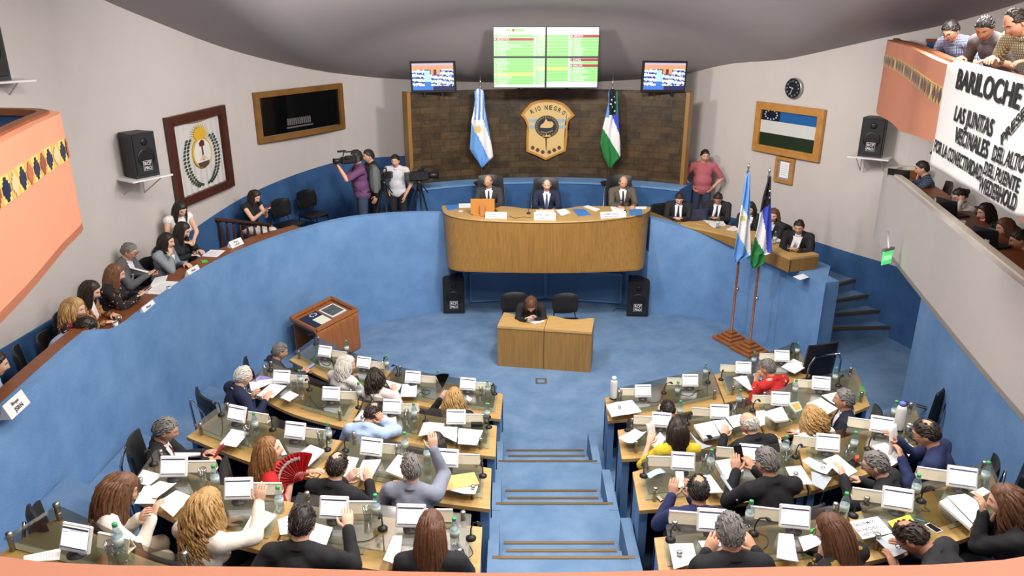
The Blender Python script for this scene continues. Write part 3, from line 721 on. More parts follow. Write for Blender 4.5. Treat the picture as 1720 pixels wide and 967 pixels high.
S('H', [(845, 432), (937, 397), (952, 552), (865, 560)], zz['L4'], 'white page left of dark-haired man in black touching screen')
S('H', [(1085, 602), (1160, 462), (1312, 502), (1255, 657)], zz['L4'], 'white page under hand of dark-haired man touching screen')
S('F', [(170, 872), (240, 712), (297, 712), (275, 907)], zz['L4'], 'white booklet left of woman with long brown hair', thick=.012)
S('G', [(0, 812), (290, 752), (282, 842), (0, 862)], zz['L5'], 'white page on corner desk beside empty headrest chair')
S('J', [(70, 470), (155, 446), (213, 530), (106, 548)], zz['R1'], 'open white report, page nearest steps, below white flask')
S('J', [(157, 450), (240, 438), (305, 515), (207, 535)], zz['R1'], 'open white report, page beneath monitor at white flask')
S('J', [(905, 292), (990, 275), (1032, 372), (1010, 374)], zz['R1'], 'white folder beside person in red patterned shirt', thick=.008)
S('J', [(1222, 222), (1300, 170), (1398, 215), (1310, 266)], zz['R1'], 'white report before empty high-backed chair', thick=.012)
S('K', [(162, 430), (320, 342), (432, 400), (307, 512)], zz['R2'], 'lifted white page at left hand of woman in yellow', curl=.10)
S('K', [(470, 500), (560, 382), (612, 442), (542, 562)], zz['R2'], 'white report in front of woman in yellow', thick=.01)
S('K', [(845, 385), (940, 500), (1060, 520), (945, 555)], zz['R2'], 'grey ring binder edge between woman in yellow and bald man', 'binder', 'ring_binder', .02, grey_folder, False)
S('K', [(880, 342), (1060, 306), (1132, 442), (972, 477)], zz['R2'], 'thick white ream left of bald man writing', thick=.03)
S('K', [(900, 392), (1000, 346), (1078, 440), (972, 447)], zz['R2'], 'cream notepad under black phone by bald man writing', 'notepad', 'notepad', .006, cream_page, False)
S('K', [(1062, 312), (1180, 302), (1250, 392), (1152, 457)], zz['R2'], 'white page under pen of bald man writing', lift=.004)
S('L', [(187, 240), (310, 212), (322, 302), (245, 326)], zz['R2'], 'white page left of bald head of writing man')
S('L', [(425, 192), (500, 182), (500, 300), (440, 320)], zz['R2'], 'white page right of bald man writing', lift=.0)
S('L', [(475, 216), (640, 166), (692, 275), (590, 288)], zz['R2'], 'white report with pink stamp beside blonde woman', thick=.02)
S('L', [(682, 152), (772, 136), (802, 205), (746, 228)], zz['R2'], 'mint green book with orange cover picture beside blonde woman', 'book', 'book', .02, mintbook, False)
S('L', [(712, 165), (765, 152), (788, 198), (748, 212)], zz['R2'], 'orange picture card on mint green book', 'card', 'picture_card', .003, orange_c, False)
S('L', [(842, 92), (960, 46), (1096, 132), (1010, 182)], zz['R2'], 'white report above blonde woman', thick=.012)
S('L', [(966, 26), (1090, 0), (1100, 112), (1040, 82)], zz['R2'], 'white page before grey-haired man turned sideways')
S('K', [(960, 792), (1040, 786), (1165, 955), (1032, 960)], zz['R3'], 'white report right of navy-suited man with phone', thick=.008)
S('L', [(100, 592), (250, 570), (332, 672), (190, 747)], zz['R3'], 'thick white bound volume beside man in black with phone', 'bound report', 'bound_report', .045)
S('K', [(1130, 850), (1150, 842), (1310, 1080), (1290, 1090)], zz['R3'], 'thin black and white binder edge hanging over desk', 'binder', 'ring_binder', .012, grey_folder, False)
S('L', [(672, 602), (800, 590), (896, 742), (742, 742)], zz['R3'], 'white page flat right of man in black with phone')
S('L', [(880, 640), (1050, 692), (982, 792), (890, 747)], zz['R3'], 'grey folder with papers under curling white pages', 'folder', 'folder', .006, grey_folder, False)
S('L', [(806, 560), (862, 532), (1060, 632), (1002, 702)], zz['R3'], 'curling white pages turned over grey folder', curl=.09, lift=.004)
S('L', [(972, 560), (1090, 516), (1255, 652), (1152, 712)], zz['R3'], 'white report under hand of grey-haired man in glasses', thick=.008)
S('M', [(370, 482), (470, 456), (602, 582), (512, 632)], zz['R3'], 'white report under hands of man in navy reading', thick=.006)
S('M', [(530, 405), (545, 402), (682, 492), (642, 562)], zz['R3'], 'white page flat beyond upright pages of man in navy')
S('N', [(342, 716), (532, 712), (567, 862), (382, 917)], zz['R4'], 'blank white sheet left of grey-haired man seen from behind', lines=False)
S('N', [(572, 697), (750, 692), (752, 737), (602, 747)], zz['R4'], 'white page before grey-haired man seen from behind')
S('N', [(1205, 637), (1320, 647), (1355, 882), (1185, 852)], zz['R4'], 'large white page left of brown-haired woman resting chin', thick=.006, curl=.05)
S('O', [(190, 672), (340, 637), (387, 717), (232, 782)], zz['R4'], 'white page under arm of brown-haired woman resting chin')
S('O', [(800, 682), (990, 612), (1062, 772), (942, 822)], zz['R4'], 'grey plastic folder beneath bowing man', 'folder', 'folder', .005, grey_folder, False)
S('O', [(890, 547), (1060, 492), (1105, 547), (987, 662)], zz['R4'], 'yellow paper before bowing man', m=yellow, lines=False)
sg = S('O', [(590, 552), (812, 510), (927, 637), (695, 690)], zz['R4'], 'white printed sign beside bowing man', 'sign', 'printed_sign', .004, None, False)
S('R', [(360, 402), (420, 372), (622, 582), (602, 612)], zz['R4'], 'white ring binder under papers of bushy-haired woman', 'binder', 'ring_binder', .02, white_plastic, False)
S('R', [(420, 362), (560, 342), (702, 422), (622, 572)], zz['R4'], 'white page before bushy-haired woman', lift=.0)
S('R', [(600, 332), (700, 292), (760, 330), (690, 370)], zz['R4'], 'second white page beyond bushy-haired woman hands')
mb = MB(); zs = zz['R4'] + .0055 + sg.location.z - zz['R4']
for txt, a, b, h in (('SALVEMOS', (640, 580), (800, 545), .028), ('EL ARCHIVO', (665, 622), (850, 588), .028), ('HISTORICO', (708, 655), (866, 622), .028)):
    pa, pb = P(*zp('O', *a), zs), P(*zp('O', *b), zs); up = (pb - pa).cross(Vector((0, 0, -1))); text_fit(mb, txt, pa, pb, up if up.y > 0 else -up, h, 0, .0006)
mb.build('lettering', mat('grey_print', (110, 110, 116), .8), sg)

# ---- phones, flasks and small objects
def small_box(name, label, cat, ref, corners, z, th, m, screen=None, group=None, lift=0.):
    c = [P(*zp(ref, x, y), z + lift) for x, y in corners]; cen = sum(c, Vector())/4
    r = thing(name, label, cat, cen, 0, group); a = [(p.x - cen.x, p.y - cen.y) for p in c]
    mb = MB(); mb.prism(a, 0, th); mb.build('body', m, r, True)
    if screen: mb = MB(); mb.prism([(x*.86, y*.9) for x, y in a], th, th + .001); mb.build('screen', screen, r, True)
    return r
dark_scr = mat('dark_screen', (20, 22, 28), .15)
small_box('phone', 'black phone lying on white card by white-haired man', 'phone', 'B', [(740, 512), (815, 462), (838, 476), (765, 523)], zz['L2'] + .009, .008, black_plastic, dark_scr)
small_box('phone', 'black phone lying on cream notepad', 'phone', 'K', [(960, 381), (1002, 369), (1066, 426), (1036, 445)], zz['R2'] + .045, .008, black_plastic, dark_scr)
small_box('phone', 'white-edged black phone beside blue pen and bowing man', 'phone', 'R', [(246, 572), (286, 556), (392, 620), (342, 636)], zz['R4'] + .002, .008, white_plastic, dark_scr)
small_box('phone', 'dark phone beside red bow at grey-haired man in glasses', 'phone', 'M', [(190, 600), (230, 575), (290, 620), (250, 640)], zz['R3'] + .001, .008, black_plastic, dark_scr)
small_box('phone', 'dark phone at arm of man in navy reading pages', 'phone', 'M', [(640, 410), (665, 398), (720, 440), (700, 455)], zz['R3'] + .001, .008, black_plastic, dark_scr)
small_box('key_fob', 'small dark key fob near navy-suited man with phone', 'keys', 'N', [(240, 350), (262, 342), (300, 378), (278, 392)], ROWS['R3']['z'] + .001, .012, black_plastic, white_plastic)
small_box('glasses_case', 'black oval glasses case at desk of straight-dark-haired woman', 'case', 'C', [(970, 590), (1060, 590), (1068, 612), (975, 612)], zz['L2'] + .001, .03, black_plastic)
small_box('highlighter', 'green highlighter between two women in white blazers', 'pen', 'G', [(1235, 440), (1262, 425), (1270, 438), (1242, 455)], zz['L4'] + .010, .014, mat('green_marker', (80, 200, 60), .4))
small_box('highlighter', 'green highlighter beside brown-haired woman resting chin', 'pen', 'O', [(280, 615), (318, 605), (322, 622), (288, 636)], zz['R4'] + .001, .016, MATS['green_marker'])
small_box('eraser', 'red orange sharpener standing on dark phone', 'sharpener', 'M', [(245, 570), (270, 565), (274, 590), (248, 595)], zz['R3'] + .010, .03, mat('red_orange', (226, 82, 50), .4))
def pen(label, ref, a, b, z, m):
    p, q = P(*zp(ref, *a), z + .005), P(*zp(ref, *b), z + .005); r = thing('pen', label, 'pen', p)
    mb = MB(); mb.tube([p, p.lerp(q, .88)], .0045, 8); mb.build('barrel', m, r); mb = MB(); mb.tube([p.lerp(q, .88), q], [.0042, .001], 8); mb.build('tip', black_plastic, r)
pen('blue pen beside yellow paper', 'R', (158, 515), (262, 545), zz['R4'] + .001, mat('pen_blue', (60, 150, 190), .4))
pen('red pencil beside mint green book', 'L', (640, 175), (715, 235), zz['R2'] + .03, mat('pen_red', (190, 40, 40), .4))
pen('yellow pencil beside mint green book', 'L', (670, 180), (740, 240), zz['R2'] + .03, mat('pen_yellow', (220, 190, 60), .4))
pen('white pen beside loose pages of curly-haired woman in white', 'G', (930, 940), (1030, 890), zz['L4'] + .001, white_plastic)
def flask(label, px, py, z, capm, h=.30):
    p = P(px, py, z); r = thing('thermos_flask', label, 'flask', p)
    mb = MB(); mb.lathe([(.043, 0), (.046, .008), (.046, h*.74), (.040, h*.82), (.028, h*.88)], 20); mb.build('body', mat('flask_white', (226, 226, 224), .25), r, True)
    mb = MB(); mb.lathe([(.030, h*.87), (.030, h*.97), (.022, h)], 16); mb.build('cap', capm, r, True)
    mb = MB(); mb.lathe([(.0475, 0), (.0475, .02)], 20); mb.build('base', black_plastic, r, True)
flask('white thermos flask at desk end beside the steps', 1030, 669, zz['R1'], white_plastic); flask('white thermos flask with blue cap', 1508, 722, zz['R3'], mat('cap_blue', (110, 120, 200), .4))
p = P(1525, 727, zz['R3']); r = thing('mate_cup', 'silver mate cup beside blue-capped flask', 'cup', p)
mb = MB(); mb.lathe([(.026, 0), (.03, .03), (.034, .09), (.032, .09), (.03, .08), (.0, .078)], 16); mb.build('cup', steel, r, True)
mb = MB(); mb.lathe([(.031, .078), (.0, .085)], 14); mb.build('yerba', mat('yerba', (110, 104, 50), .9), r, True)
# crumpled light blue cloth
c = P(*zp('K', 515, 775), zz['R3']); r = thing('face_mask', 'folded pale blue cloth near woman in yellow chair', 'cloth', c); mb = MB()
rows_ = []
for j in range(9):
    rows_.append([Vector((-.09 + .18*i/12, -.035 + .07*j/8, .006 + .018*abs(math.sin(j*1.1 + i*.25))*math.sin(PI*(i+.5)/13))) for i in range(13)])
rz = Matrix.Rotation(.55, 4, 'Z'); mb.grid([[rz @ p for p in rr] for rr in rows_]); mb.build('cloth', mat('pale_blue_cloth', (176, 204, 234), .8), r, local=True, solid=.004)
# cables trailing on the glass
def cable(label, rk, pts, ref):
    q = [P(*zp(ref, x, y), zz[rk] + .005) for x, y in pts]; sp = spline(q, 24); r = MB(); r.tube(sp, .0035, 6); o = r.build('cable', black_plastic); tag(o, label, 'cable', 'black cables on the desk glass')
cable('black cable looping on desk of empty place by white-haired man', 'L2', [(960, 480), (1000, 540), (1060, 590), (1120, 560), (1180, 550)], 'B')
cable('black cable beside hand of curly blonde woman', 'L1', [(530, 370), (560, 330), (610, 350), (640, 320), (580, 310)], 'C')
cable('black cable near monitor of grey-haired man with phone', 'L1', [(1060, 180), (1090, 215), (1130, 220), (1150, 190)], 'B')
cable('black cable near long-brown-haired woman bottle', 'L4', [(640, 800), (690, 790), (720, 850), (760, 820), (740, 770)], 'F')
cable('black cable on desk of dark-haired man touching screen', 'L4', [(1390, 570), (1500, 605), (1620, 590), (1690, 545)], 'H')
cable('black cable beside monitor of empty front-row place', 'R1', [(560, 400), (620, 410), (660, 380), (700, 370)], 'J')
cable('black cable by the monitor near white flask', 'R1', [(340, 450), (410, 450), (440, 410), (440, 385)], 'J')
cable('black cable near grey-haired man seen from behind', 'R4', [(1040, 630), (1110, 660), (1120, 720), (1080, 760)], 'N')
cable('black cable beside bushy-haired woman papers', 'R4', [(200, 360), (260, 380), (250, 430), (290, 460), (220, 450)], 'R')
# ================================================================ PEOPLE
SKIN = {'light': mat('skin_light', (228, 182, 156), .55), 'tan': mat('skin_tan', (212, 160, 130), .55), 'brown': mat('skin_brown', (184, 130, 102), .55)}
LIP = mat('lips', (176, 96, 88), .5); EYEW = mat('eye_white', (232, 228, 222), .3); EYED = mat('eye_dark', (40, 28, 22), .2)
HAIR = {'black': mat('hair_black', (26, 22, 22), .5, col2=(46, 38, 34), vscale=30, stretch=(6, 6, 1)), 'dark': mat('hair_dark_brown', (32, 24, 20), .5, col2=(56, 42, 34), vscale=30, stretch=(6, 6, 1)),
        'brown': mat('hair_brown', (72, 44, 28), .5, col2=(116, 76, 48), vscale=24, stretch=(6, 6, 1)), 'auburn': mat('hair_auburn', (84, 54, 36), .5, col2=(134, 94, 64), vscale=22, stretch=(6, 6, 1)),
        'blonde': mat('hair_blonde', (150, 112, 62), .5, col2=(206, 170, 112), vscale=22, stretch=(6, 6, 1)), 'grey': mat('hair_grey', (84, 80, 78), .55, col2=(146, 142, 138), vscale=26, stretch=(6, 6, 1)),
        'white': mat('hair_white', (190, 186, 176), .55, col2=(226, 222, 212), vscale=22, stretch=(6, 6, 1)), 'redgold': mat('hair_copper', (116, 74, 40), .5, col2=(170, 124, 76), vscale=20, stretch=(6, 6, 1))}
def fabric(name, col, **k):
    k.setdefault('bump', .35); k.setdefault('bscale', 9); return mat(name, col, .85, **k)
NU, NV = 40, 30
def head_pt(th, ph):
    """sculpted head: th round from the face (+y), ph -90..90 up"""
    dx, dy, dz = math.sin(th)*math.cos(ph), math.cos(th)*math.cos(ph), math.sin(ph)
    r = 1/math.sqrt((dx/.074)**2 + (dy/.094)**2 + (dz/.118)**2); x, y, z = dx*r, dy*r, dz*r
    if y < 0: y *= 1.06 - .25*max(0, min(1, (-z - .03)/.08))
    j = max(0, min(1, (-z - .01)/.10)); x *= 1 - .30*j*j
    if y > 0:
        y += .024*math.exp(-(x/.012)**2 - ((z+.024)/.017)**2) + .013*math.exp(-(x/.010)**2 - ((z-.004)/.022)**2)
        y -= .009*math.exp(-((abs(x)-.031)/.014)**2 - ((z-.012)/.012)**2); y += .004*math.exp(-((z-.034)/.010)**2 - (x/.06)**4)
        y += .006*math.exp(-(x/.022)**2 - ((z+.060)/.009)**2) + .012*math.exp(-(x/.026)**2 - ((z+.098)/.02)**2) + .004*math.exp(-((abs(x)-.042)/.02)**2 - ((z+.02)/.02)**2)
    return Vector((x, y, z))
def hgrid(fn): return [[fn(2*PI*i/NU + PI, -PI/2*.985 + PI*.985*j/(NV-1)) for i in range(NU)] for j in range(NV)]
def smooth(x): x = max(0, min(1, x)); return x*x*(3-2*x)
def hair_t(p, style):
    x, y, z = p; h = np.interp(y, [-.1, -.045, -.01, .035, .065, .1], [-.075, -.065, -.012, .02, .062, .07])
    if style in ('bob', 'long', 'curly', 'wavy'): h = np.interp(y, [-.1, -.02, .02, .05, .07, .1], [-.12, -.10, -.05, .03, .066, .07])
    t = (.020 if style in ('bob', 'long', 'curly', 'wavy') else .013)*smooth((z - h)/.018 + .2) - .006
    if style == 'bald': t = min(t, .012 - .020*smooth((z - .048)/.02))
    if style == 'receding': t -= .016*smooth((y - .02)/.03)*smooth((z-.05)/.02)
    if style == 'crown': t -= .015*smooth(1.15 - math.hypot(x, y + .040)/.048)*smooth((z - .05)/.03)
    if style == 'bun': pass
    return t
def Rx(a): return Matrix.Rotation(a, 3, 'X')
def ik(sh, tg, L1, L2, pole):
    d = tg - sh; L = d.length
    if L > (L1+L2)*.985: tg = sh + d.normalized()*(L1+L2)*.985; d = tg - sh; L = d.length
    if L < .12: d = d.normalized()*.12; tg = sh + d; L = .12
    n = d.normalized(); a = (L1*L1 - L2*L2 + L*L)/(2*L); hh = math.sqrt(max(0, L1*L1 - a*a)); q = pole - n*pole.dot(n)
    if q.length < 1e-4: q = n.orthogonal()
    return sh + n*a + q.normalized()*hh, tg
def hand(mb, w, fdir, pnorm, side, curl=.5, mi=0, k=1.):
    """palm and five separate fingers from wrist w along fdir, palm facing pnorm"""
    y = fdir.normalized(); z = -(pnorm - y*pnorm.dot(y)).normalized(); x = y.cross(z)   # z = back of the hand
    def T(a, b, c): return w + (x*a*side + y*b + z*c)*k
    rows = []
    for b, wd, th in ((-.03, .026, .022), (0, .029, .019), (.03, .037, .017), (.065, .042, .014), (.092, .040, .012), (.098, .034, .006)):
        rows.append([T(wd*math.cos(2*PI*i/10), b, th*math.sin(2*PI*i/10)) for i in range(10)])
    if side < 0: rows = [r[::-1] for r in rows]
    mb.grid(rows, mi, True, None, True); o = mb.add(rows[-1], [tuple(range(10))], mi, True)
    for fx, ln, b0 in ((-.030, .062, .088), (-.010, .074, .094), (.010, .079, .095), (.029, .070, .092)):
        p = T(fx, b0 - .012, 0); pts = [p]; a = curl*.35
        for q, frac in enumerate((.2, .38, .26, .18)):
            pts.append(pts[-1] + (y*math.cos(a) - z*math.sin(a) + x*side*fx*.6)*ln*frac*k); a += curl*(.75 if q else .45)
        mb.tube(pts, [.0098*k, .0098*k, .0090*k, .0080*k, .0055*k], 7, mi)
    p = T(.034, .022, -.004); d1 = (x*side*.75 + y*.65 - z*.25*curl).normalized(); d2 = (x*side*.25 + y*.9 - z*.5*curl).normalized()
    mb.tube([T(.018, .008, 0), p, p + d1*.034*k, p + d1*.034*k + d2*.028*k, p + d1*.034*k + d2*.048*k], [.013*k, .0125*k, .0105*k, .0095*k, .006*k], 7, mi)
def remesh(mb, vox, it=6):
    me = mb.build('t', [SKIN['tan']], meshonly=True); o = bpy.data.objects.new('t', me)
    r = o.modifiers.new('r', 'REMESH'); r.mode = 'VOXEL'; r.voxel_size = vox
    s = o.modifiers.new('s', 'SMOOTH'); s.factor = .5; s.iterations = it
    ev = evaluate(o); bpy.data.meshes.remove(me); return ev
def adopt(me, name, m, parent):
    me.name = name; me.materials.clear(); me.materials.append(m); me.polygons.foreach_set('use_smooth', [True]*len(me.polygons))
    o = bpy.data.objects.new(name, me); COL.objects.link(o); o.parent = parent; return o
def absorb(mb, me, mi=0):
    n = len(me.vertices); a = np.empty(n*3, np.float32); me.vertices.foreach_get('co', a); a = a.reshape(-1, 3)
    mb.add([tuple(v) for v in a], [tuple(p.vertices) for p in me.polygons], mi, True); bpy.data.meshes.remove(me)

def person(label, head, floor, yaw, pose='sit', lean=12, top=None, bottom=None, hair='dark', style='short', skin='light', sleeve=1., hands=('desk', 'desk'),
           headyaw=0, headpitch=12, headroll=0, woman=False, s=1., shirt=None, tie=None, collar=True, glasses=False, belly=0., vox=.013, hairlen=.24, group=None, hip=None,
           knee_=.43, reach=.46, handdir=(None, None), curl=(.5, .5), shoes=None, depth=None, bow=0, twist=0):
    rad = math.radians; L = rad(lean); fem = .92 if woman else 1.
    hz = (.52 if pose == 'sit' else .95)
    H0 = Vector((0, 0, hz)); R1 = Rx(-L); R2 = Rx(-L - rad(bow))
    def sp(v):   # spine coordinates: v.z measured from the hips up the back
        v = Vector(v); z = v.z
        if z <= .30: return H0 + R1 @ v
        return H0 + R1 @ Vector((0, 0, .30)) + R2 @ (v - Vector((0, 0, .30)))
    N = sp((0, -.005, .50)); shw = .192*fem
    pit = L + rad(bow) + rad(headpitch) - rad(lean)*.6
    HR = Matrix.Rotation(rad(headyaw), 3, 'Z') @ Rx(-pit*1.0) @ Matrix.Rotation(rad(headroll), 3, 'Y')
    HC = N + (R2 @ Vector((0, .012, .048))) + HR @ Vector((0, .022, .098))
    # where the root stands so that the head lands where the photograph has it
    yw = rad(yaw); RZ = Matrix.Rotation(yw, 3, 'Z')
    if hip is not None: root = Vector((hip[0], hip[1], floor))
    elif depth is not None:
        w_ = Q(head[0], head[1], depth); s = (w_.z - floor)/HC.z if pose != 'sit' else s; root = w_ - RZ @ (HC*s); root.z = floor if pose != 'sit' else w_.z - HC.z*s
    else:
        hw = P(head[0], head[1], floor + HC.z*s); root = hw - RZ @ (HC*s); root.z = floor
    t = thing('person', label, 'person', root, yw, group); t.scale = (s, s, s)
    inv = lambda wpt: (RZ.transposed() @ (Vector(wpt) - root))/s
    # arms
    arms = []
    for i, side in enumerate((-1, 1)):
        sh = sp((side*shw, .0, .455)); hd = hands[i]; fd = None
        if hd == 'desk': tg = Vector((side*.13, reach, hz + .26)); pole = Vector((side*.5, -.4, -.8))
        elif hd == 'lap': tg = Vector((side*.08, .30, hz + .13)); pole = Vector((side*.8, -.6, -.3))
        elif hd == 'side': tg = sh + Vector((side*.10, .05, -.52)); pole = Vector((side*.4, -1, 0))
        elif hd == 'hip': tg = sp((side*.19, .06, .06)); pole = Vector((side*1, -.35, 0)); fd = Vector((-side*.5, .6, -.6))
        elif hd == 'pocket': tg = sp((side*.17, .09, -.03)); pole = Vector((side*1, -.5, 0)); fd = Vector((-side*.2, .3, -1))
        elif hd == 'chin': tg = HC + HR @ Vector((side*.03, .10, -.17)); pole = Vector((side*.6, .2, -1)); fd = Vector((-side*.1, -.1, 1))
        elif hd == 'head': tg = HC + HR @ Vector((side*.11, .06, -.03)); pole = Vector((side*.45, .6, -.9)); fd = Vector((-side*.35, -.25, .9))
        elif hd[0] == 'px': tg = inv(P(hd[1], hd[2], hd[3])); pole = Vector((side*.5, -.3, -.8)); dd = (tg - sh); tg = tg - Vector((dd.x*.5, abs(dd.y), 0)).normalized()*.07 + Vector((0, 0, .0))
        else: tg = Vector(hd[1:4]); pole = Vector((side*.5, -.3, -.8))
        if len(hd) > 4 and not isinstance(hd, str): pole = Vector(hd[4])
        el, wr = ik(sh, tg, .285*fem, .25*fem, pole)
        f = handdir[i] and Vector(handdir[i]) or fd
        if f is None: f = (wr - el).normalized(); f = Vector((f.x, f.y, min(f.z, 0)*.35 - .05)) if f.z < .3 else f
        arms.append((sh, el, wr, f.normalized(), side))
    if pose == 'sit':
        knee = [Vector((sd*(.10 if woman else .13), knee_, hz + .0)) for sd in (-1, 1)]; ank = [Vector((k.x, k.y - (.06 if knee_ > .4 else .20), .09)) for k in knee]
    else:
        knee = [Vector((sd*.11, .02, .50)) for sd in (-1, 1)]; ank = [Vector((sd*.12, -.01, .09)) for sd in (-1, 1)]
    hipj = [Vector((sd*.09, 0, hz)) for sd in (-1, 1)]
    def ellR(mb, c, r, Rm, g=0.):
        mb.ell((0, 0, 0), [q + g for q in r], 14, 10, M=Matrix.Translation(c) @ Rm.to_4x4())
    def torso(mb, g):
        ellR(mb, sp((0, -.01, .04)), (.170*(1.0 if woman else 1), .125 + belly*.3, .13), R1, g)
        ellR(mb, sp((0, .0 + belly*.3, .18)), (.150*fem + belly*.5, .110 + belly*.7, .15), R1, g)
        ellR(mb, sp((0, .0, .34)), (.165*fem, .112, .165), R2, g)
        if woman: [ellR(mb, sp((q*.075, .085, .31)), (.065, .055, .06), R2, g) for q in (-1, 1)]
        mb.caps(sp((-shw*.92, -.005, .450)), sp((shw*.92, -.005, .450)), .068*fem + g, .068*fem + g)
        for q in (-1, 1): mb.caps(sp((0, -.012, .50)), sp((q*shw*.85, -.005, .455)), .056 + g, .056*fem + g)
    # ---- body: one skin surface, with hands, face and ears
    mb = MB(); torso(mb, -.012); mb.caps(sp((0, -.012, .44)), HC + HR @ Vector((0, -.012, -.05)), .060*fem, .054*fem)
    ellR(mb, HC + HR @ Vector((0, -.004, -.01)), (.058, .074, .085), HR)
    for sh, el, wr, f, sd in arms: mb.caps(sh, el, .050*fem, .040*fem); mb.caps(el, wr, .040*fem, .027*fem); mb.caps(wr, wr + f*.02, .026, .024)
    for a, k, n in zip(hipj, knee, ank): mb.caps(a, k, .080, .056); mb.caps(k, n, .054, .038)
    base = remesh(mb, vox, 4); mb = MB(); absorb(mb, base)
    Mh = Matrix.Translation(HC) @ HR.to_4x4()
    g0 = hgrid(head_pt); g = [[Mh @ p for p in r] for r in g0]
    mb.grid(g, mf=lambda i, j: 1 if (g0[i][j].y > .06 and abs(g0[i][j].x) < .026 and -.070 < g0[i][j].z < -.050) else 0, closed=True)
    for sd in (-1, 1):
        mb.ell((0, 0, 0), (.010, .020, .032), 10, 8, 0, Mh @ Matrix.Translation((sd*.074, -.008, -.008)) @ Matrix.Rotation(-sd*.35, 4, 'Z'))
        ys_ = head_pt(math.atan2(.031*sd, .078), .14).y
        mb.ell((sd*.031, ys_ - .0085, .012), (.014, .011, .009), 10, 8, 2, Mh); mb.ell((sd*.031, ys_ + .0005, .012), (.006, .004, .0062), 8, 6, 3, Mh)
    for i, (sh, el, wr, f, sd) in enumerate(arms):
        hd = hands[i]; pn = Vector((0, 0, -1))
        if hd in ('chin', 'head', 'hip', 'pocket', 'side'): pn = (HC - wr) if hd in ('chin', 'head') else Vector((-sd, 0, 0))
        elif abs(f.z) > .6: pn = Vector((-sd*.5, 1, 0))
        hand(mb, wr, f, pn, -sd, curl[i], 0, fem)
    body = mb.build('body', [SKIN[skin], LIP, EYEW, EYED], t, True)
    # ---- clothing
    mb = MB(); torso(mb, .010)
    sl = sleeve
    for sh, el, wr, f, sd in arms:
        if sl <= 0: mb.caps(sh - Vector((sd*.02, 0, 0)), sh, .060*fem, .055*fem); continue
        up = min(1, sl*2); mb.caps(sh, sh.lerp(el, up), .066*fem, (.060 if sl > .5 else .058)*fem)
        if sl > .5: mb.caps(el, el.lerp(wr, (sl-.5)*2 - .02), .058*fem, .043*fem)
    tm = remesh(mb, vox, 5); n = len(tm.vertices)
    co = np.empty(n*3, np.float32); tm.vertices.foreach_get('co', co); co = co.reshape(-1, 3); sd_ = random.random()*9
    wv = np.sin(co[:, 2]*52 + co[:, 0]*21 + sd_)*np.sin(co[:, 0]*33 - co[:, 1]*27 + co[:, 2]*11 + sd_*2)*.0028
    nr = np.empty(n*3, np.float32); tm.vertices.foreach_get('normal', nr); co += nr.reshape(-1, 3)*wv[:, None]; tm.vertices.foreach_set('co', co.reshape(-1))
    bv = BVHTree.FromPolygons([Vector(c) for c in co], [tuple(p.vertices) for p in tm.polygons])
    topo = adopt(tm, 'top', top, t)
    if bottom is not None:
        mb = MB(); ellR(mb, H0 + Vector((0, -.01, .02)), (.168, .125, .11), Rx(0), .004)
        for a, k, q in zip(hipj, knee, ank):
            mb.caps(a, k, .092, .068); mb.caps(k, k.lerp(q, .92), .066, .056)
        adopt(remesh(mb, vox*1.15, 4), 'trousers', bottom, t)
        mb = MB()
        for q in ank:
            mb.tube([q + Vector((0, -.06, -.06)), q + Vector((0, -.02, -.045)), q + Vector((0, .08, -.055)), q + Vector((0, .16, -.065)), q + Vector((0, .20, -.07))], [.030, .042, .044, .040, .02], 10, flat=.75)
        mb.build('shoes', shoes or black_leather, t, True)
    def patch(name, m, fn, nu=6, nv=14, v0=.0, v1=1., off=.005):
        rows = []
        for j in range(nv):
            v = v0 + (v1 - v0)*j/(nv-1); r = []
            for i in range(nu):
                x, z = fn(i/(nu-1)*2 - 1, v); o_ = sp((x, .45, z)); d_ = (sp((x, 0, z)) - o_).normalized(); h = bv.ray_cast(o_, d_, 1.)
                if h[0] is None: return
                r.append(h[0] - d_*off)
            rows.append(r)
        q = MB(); q.grid(rows); return q.build(name, m, t, True, solid=.004)
    if shirt is not None:
        patch('shirt_front', shirt, lambda u, v: (u*(.075*(1-v) + .018*v), .485 - .29*v), 8, 14)
        if tie is not None: patch('tie', tie, lambda u, v: (u*(.013 + .016*v), .475 - .30*v), 4, 14, off=.010)
        for sd in (-1, 1): patch('lapel', top, lambda u, v: (sd*(.078*(1-v) + .020*v + (.020*math.sin(PI*min(1, v*1.1)))*(u+1)/2 + .004), .485 - .30*v), 4, 12, off=.008)
        mb = MB()
        for sh, el, wr, f, sd in arms: mb.tube([wr - (wr-el).normalized()*.03, wr + (wr-el).normalized()*.004], [.038*fem, .037*fem], 12)
        if sleeve > .9: mb.build('cuffs', shirt, t, True)
    if collar:
        mb = MB(); rows = []; ax = (HC + HR @ Vector((0, -.012, -.05)) - sp((0, -.012, .44))).normalized(); c0 = sp((0, -.012, .44))
        for q, r in ((.052, .082), (.070, .070), (.088, .066), (.086, .061)):
            x_ = ax.orthogonal().normalized(); y_ = ax.cross(x_); rows.append([c0 + ax*q + (x_*math.cos(2*PI*i/18) + y_*math.sin(2*PI*i/18))*r*fem for i in range(18)])
        mb.grid(rows, closed=True); mb.build('collar', shirt or top, t, True, solid=.004)
    # ---- hair
    hm = HAIR[hair]; mb = MB(); seed = random.random()*20
    def hp(th, ph):
        p = head_pt(th, ph); tt = hair_t(p, style); d = p.normalized()
        if tt > 0: tt += .0035*math.sin(th*7 + ph*3 + seed)*math.sin(ph*9 - th*2 + seed) + (.003*math.sin(th*23 + seed) if style != 'bald' else 0)
        return Mh @ (p + d*tt)
    mb.grid(hgrid(hp), closed=True)
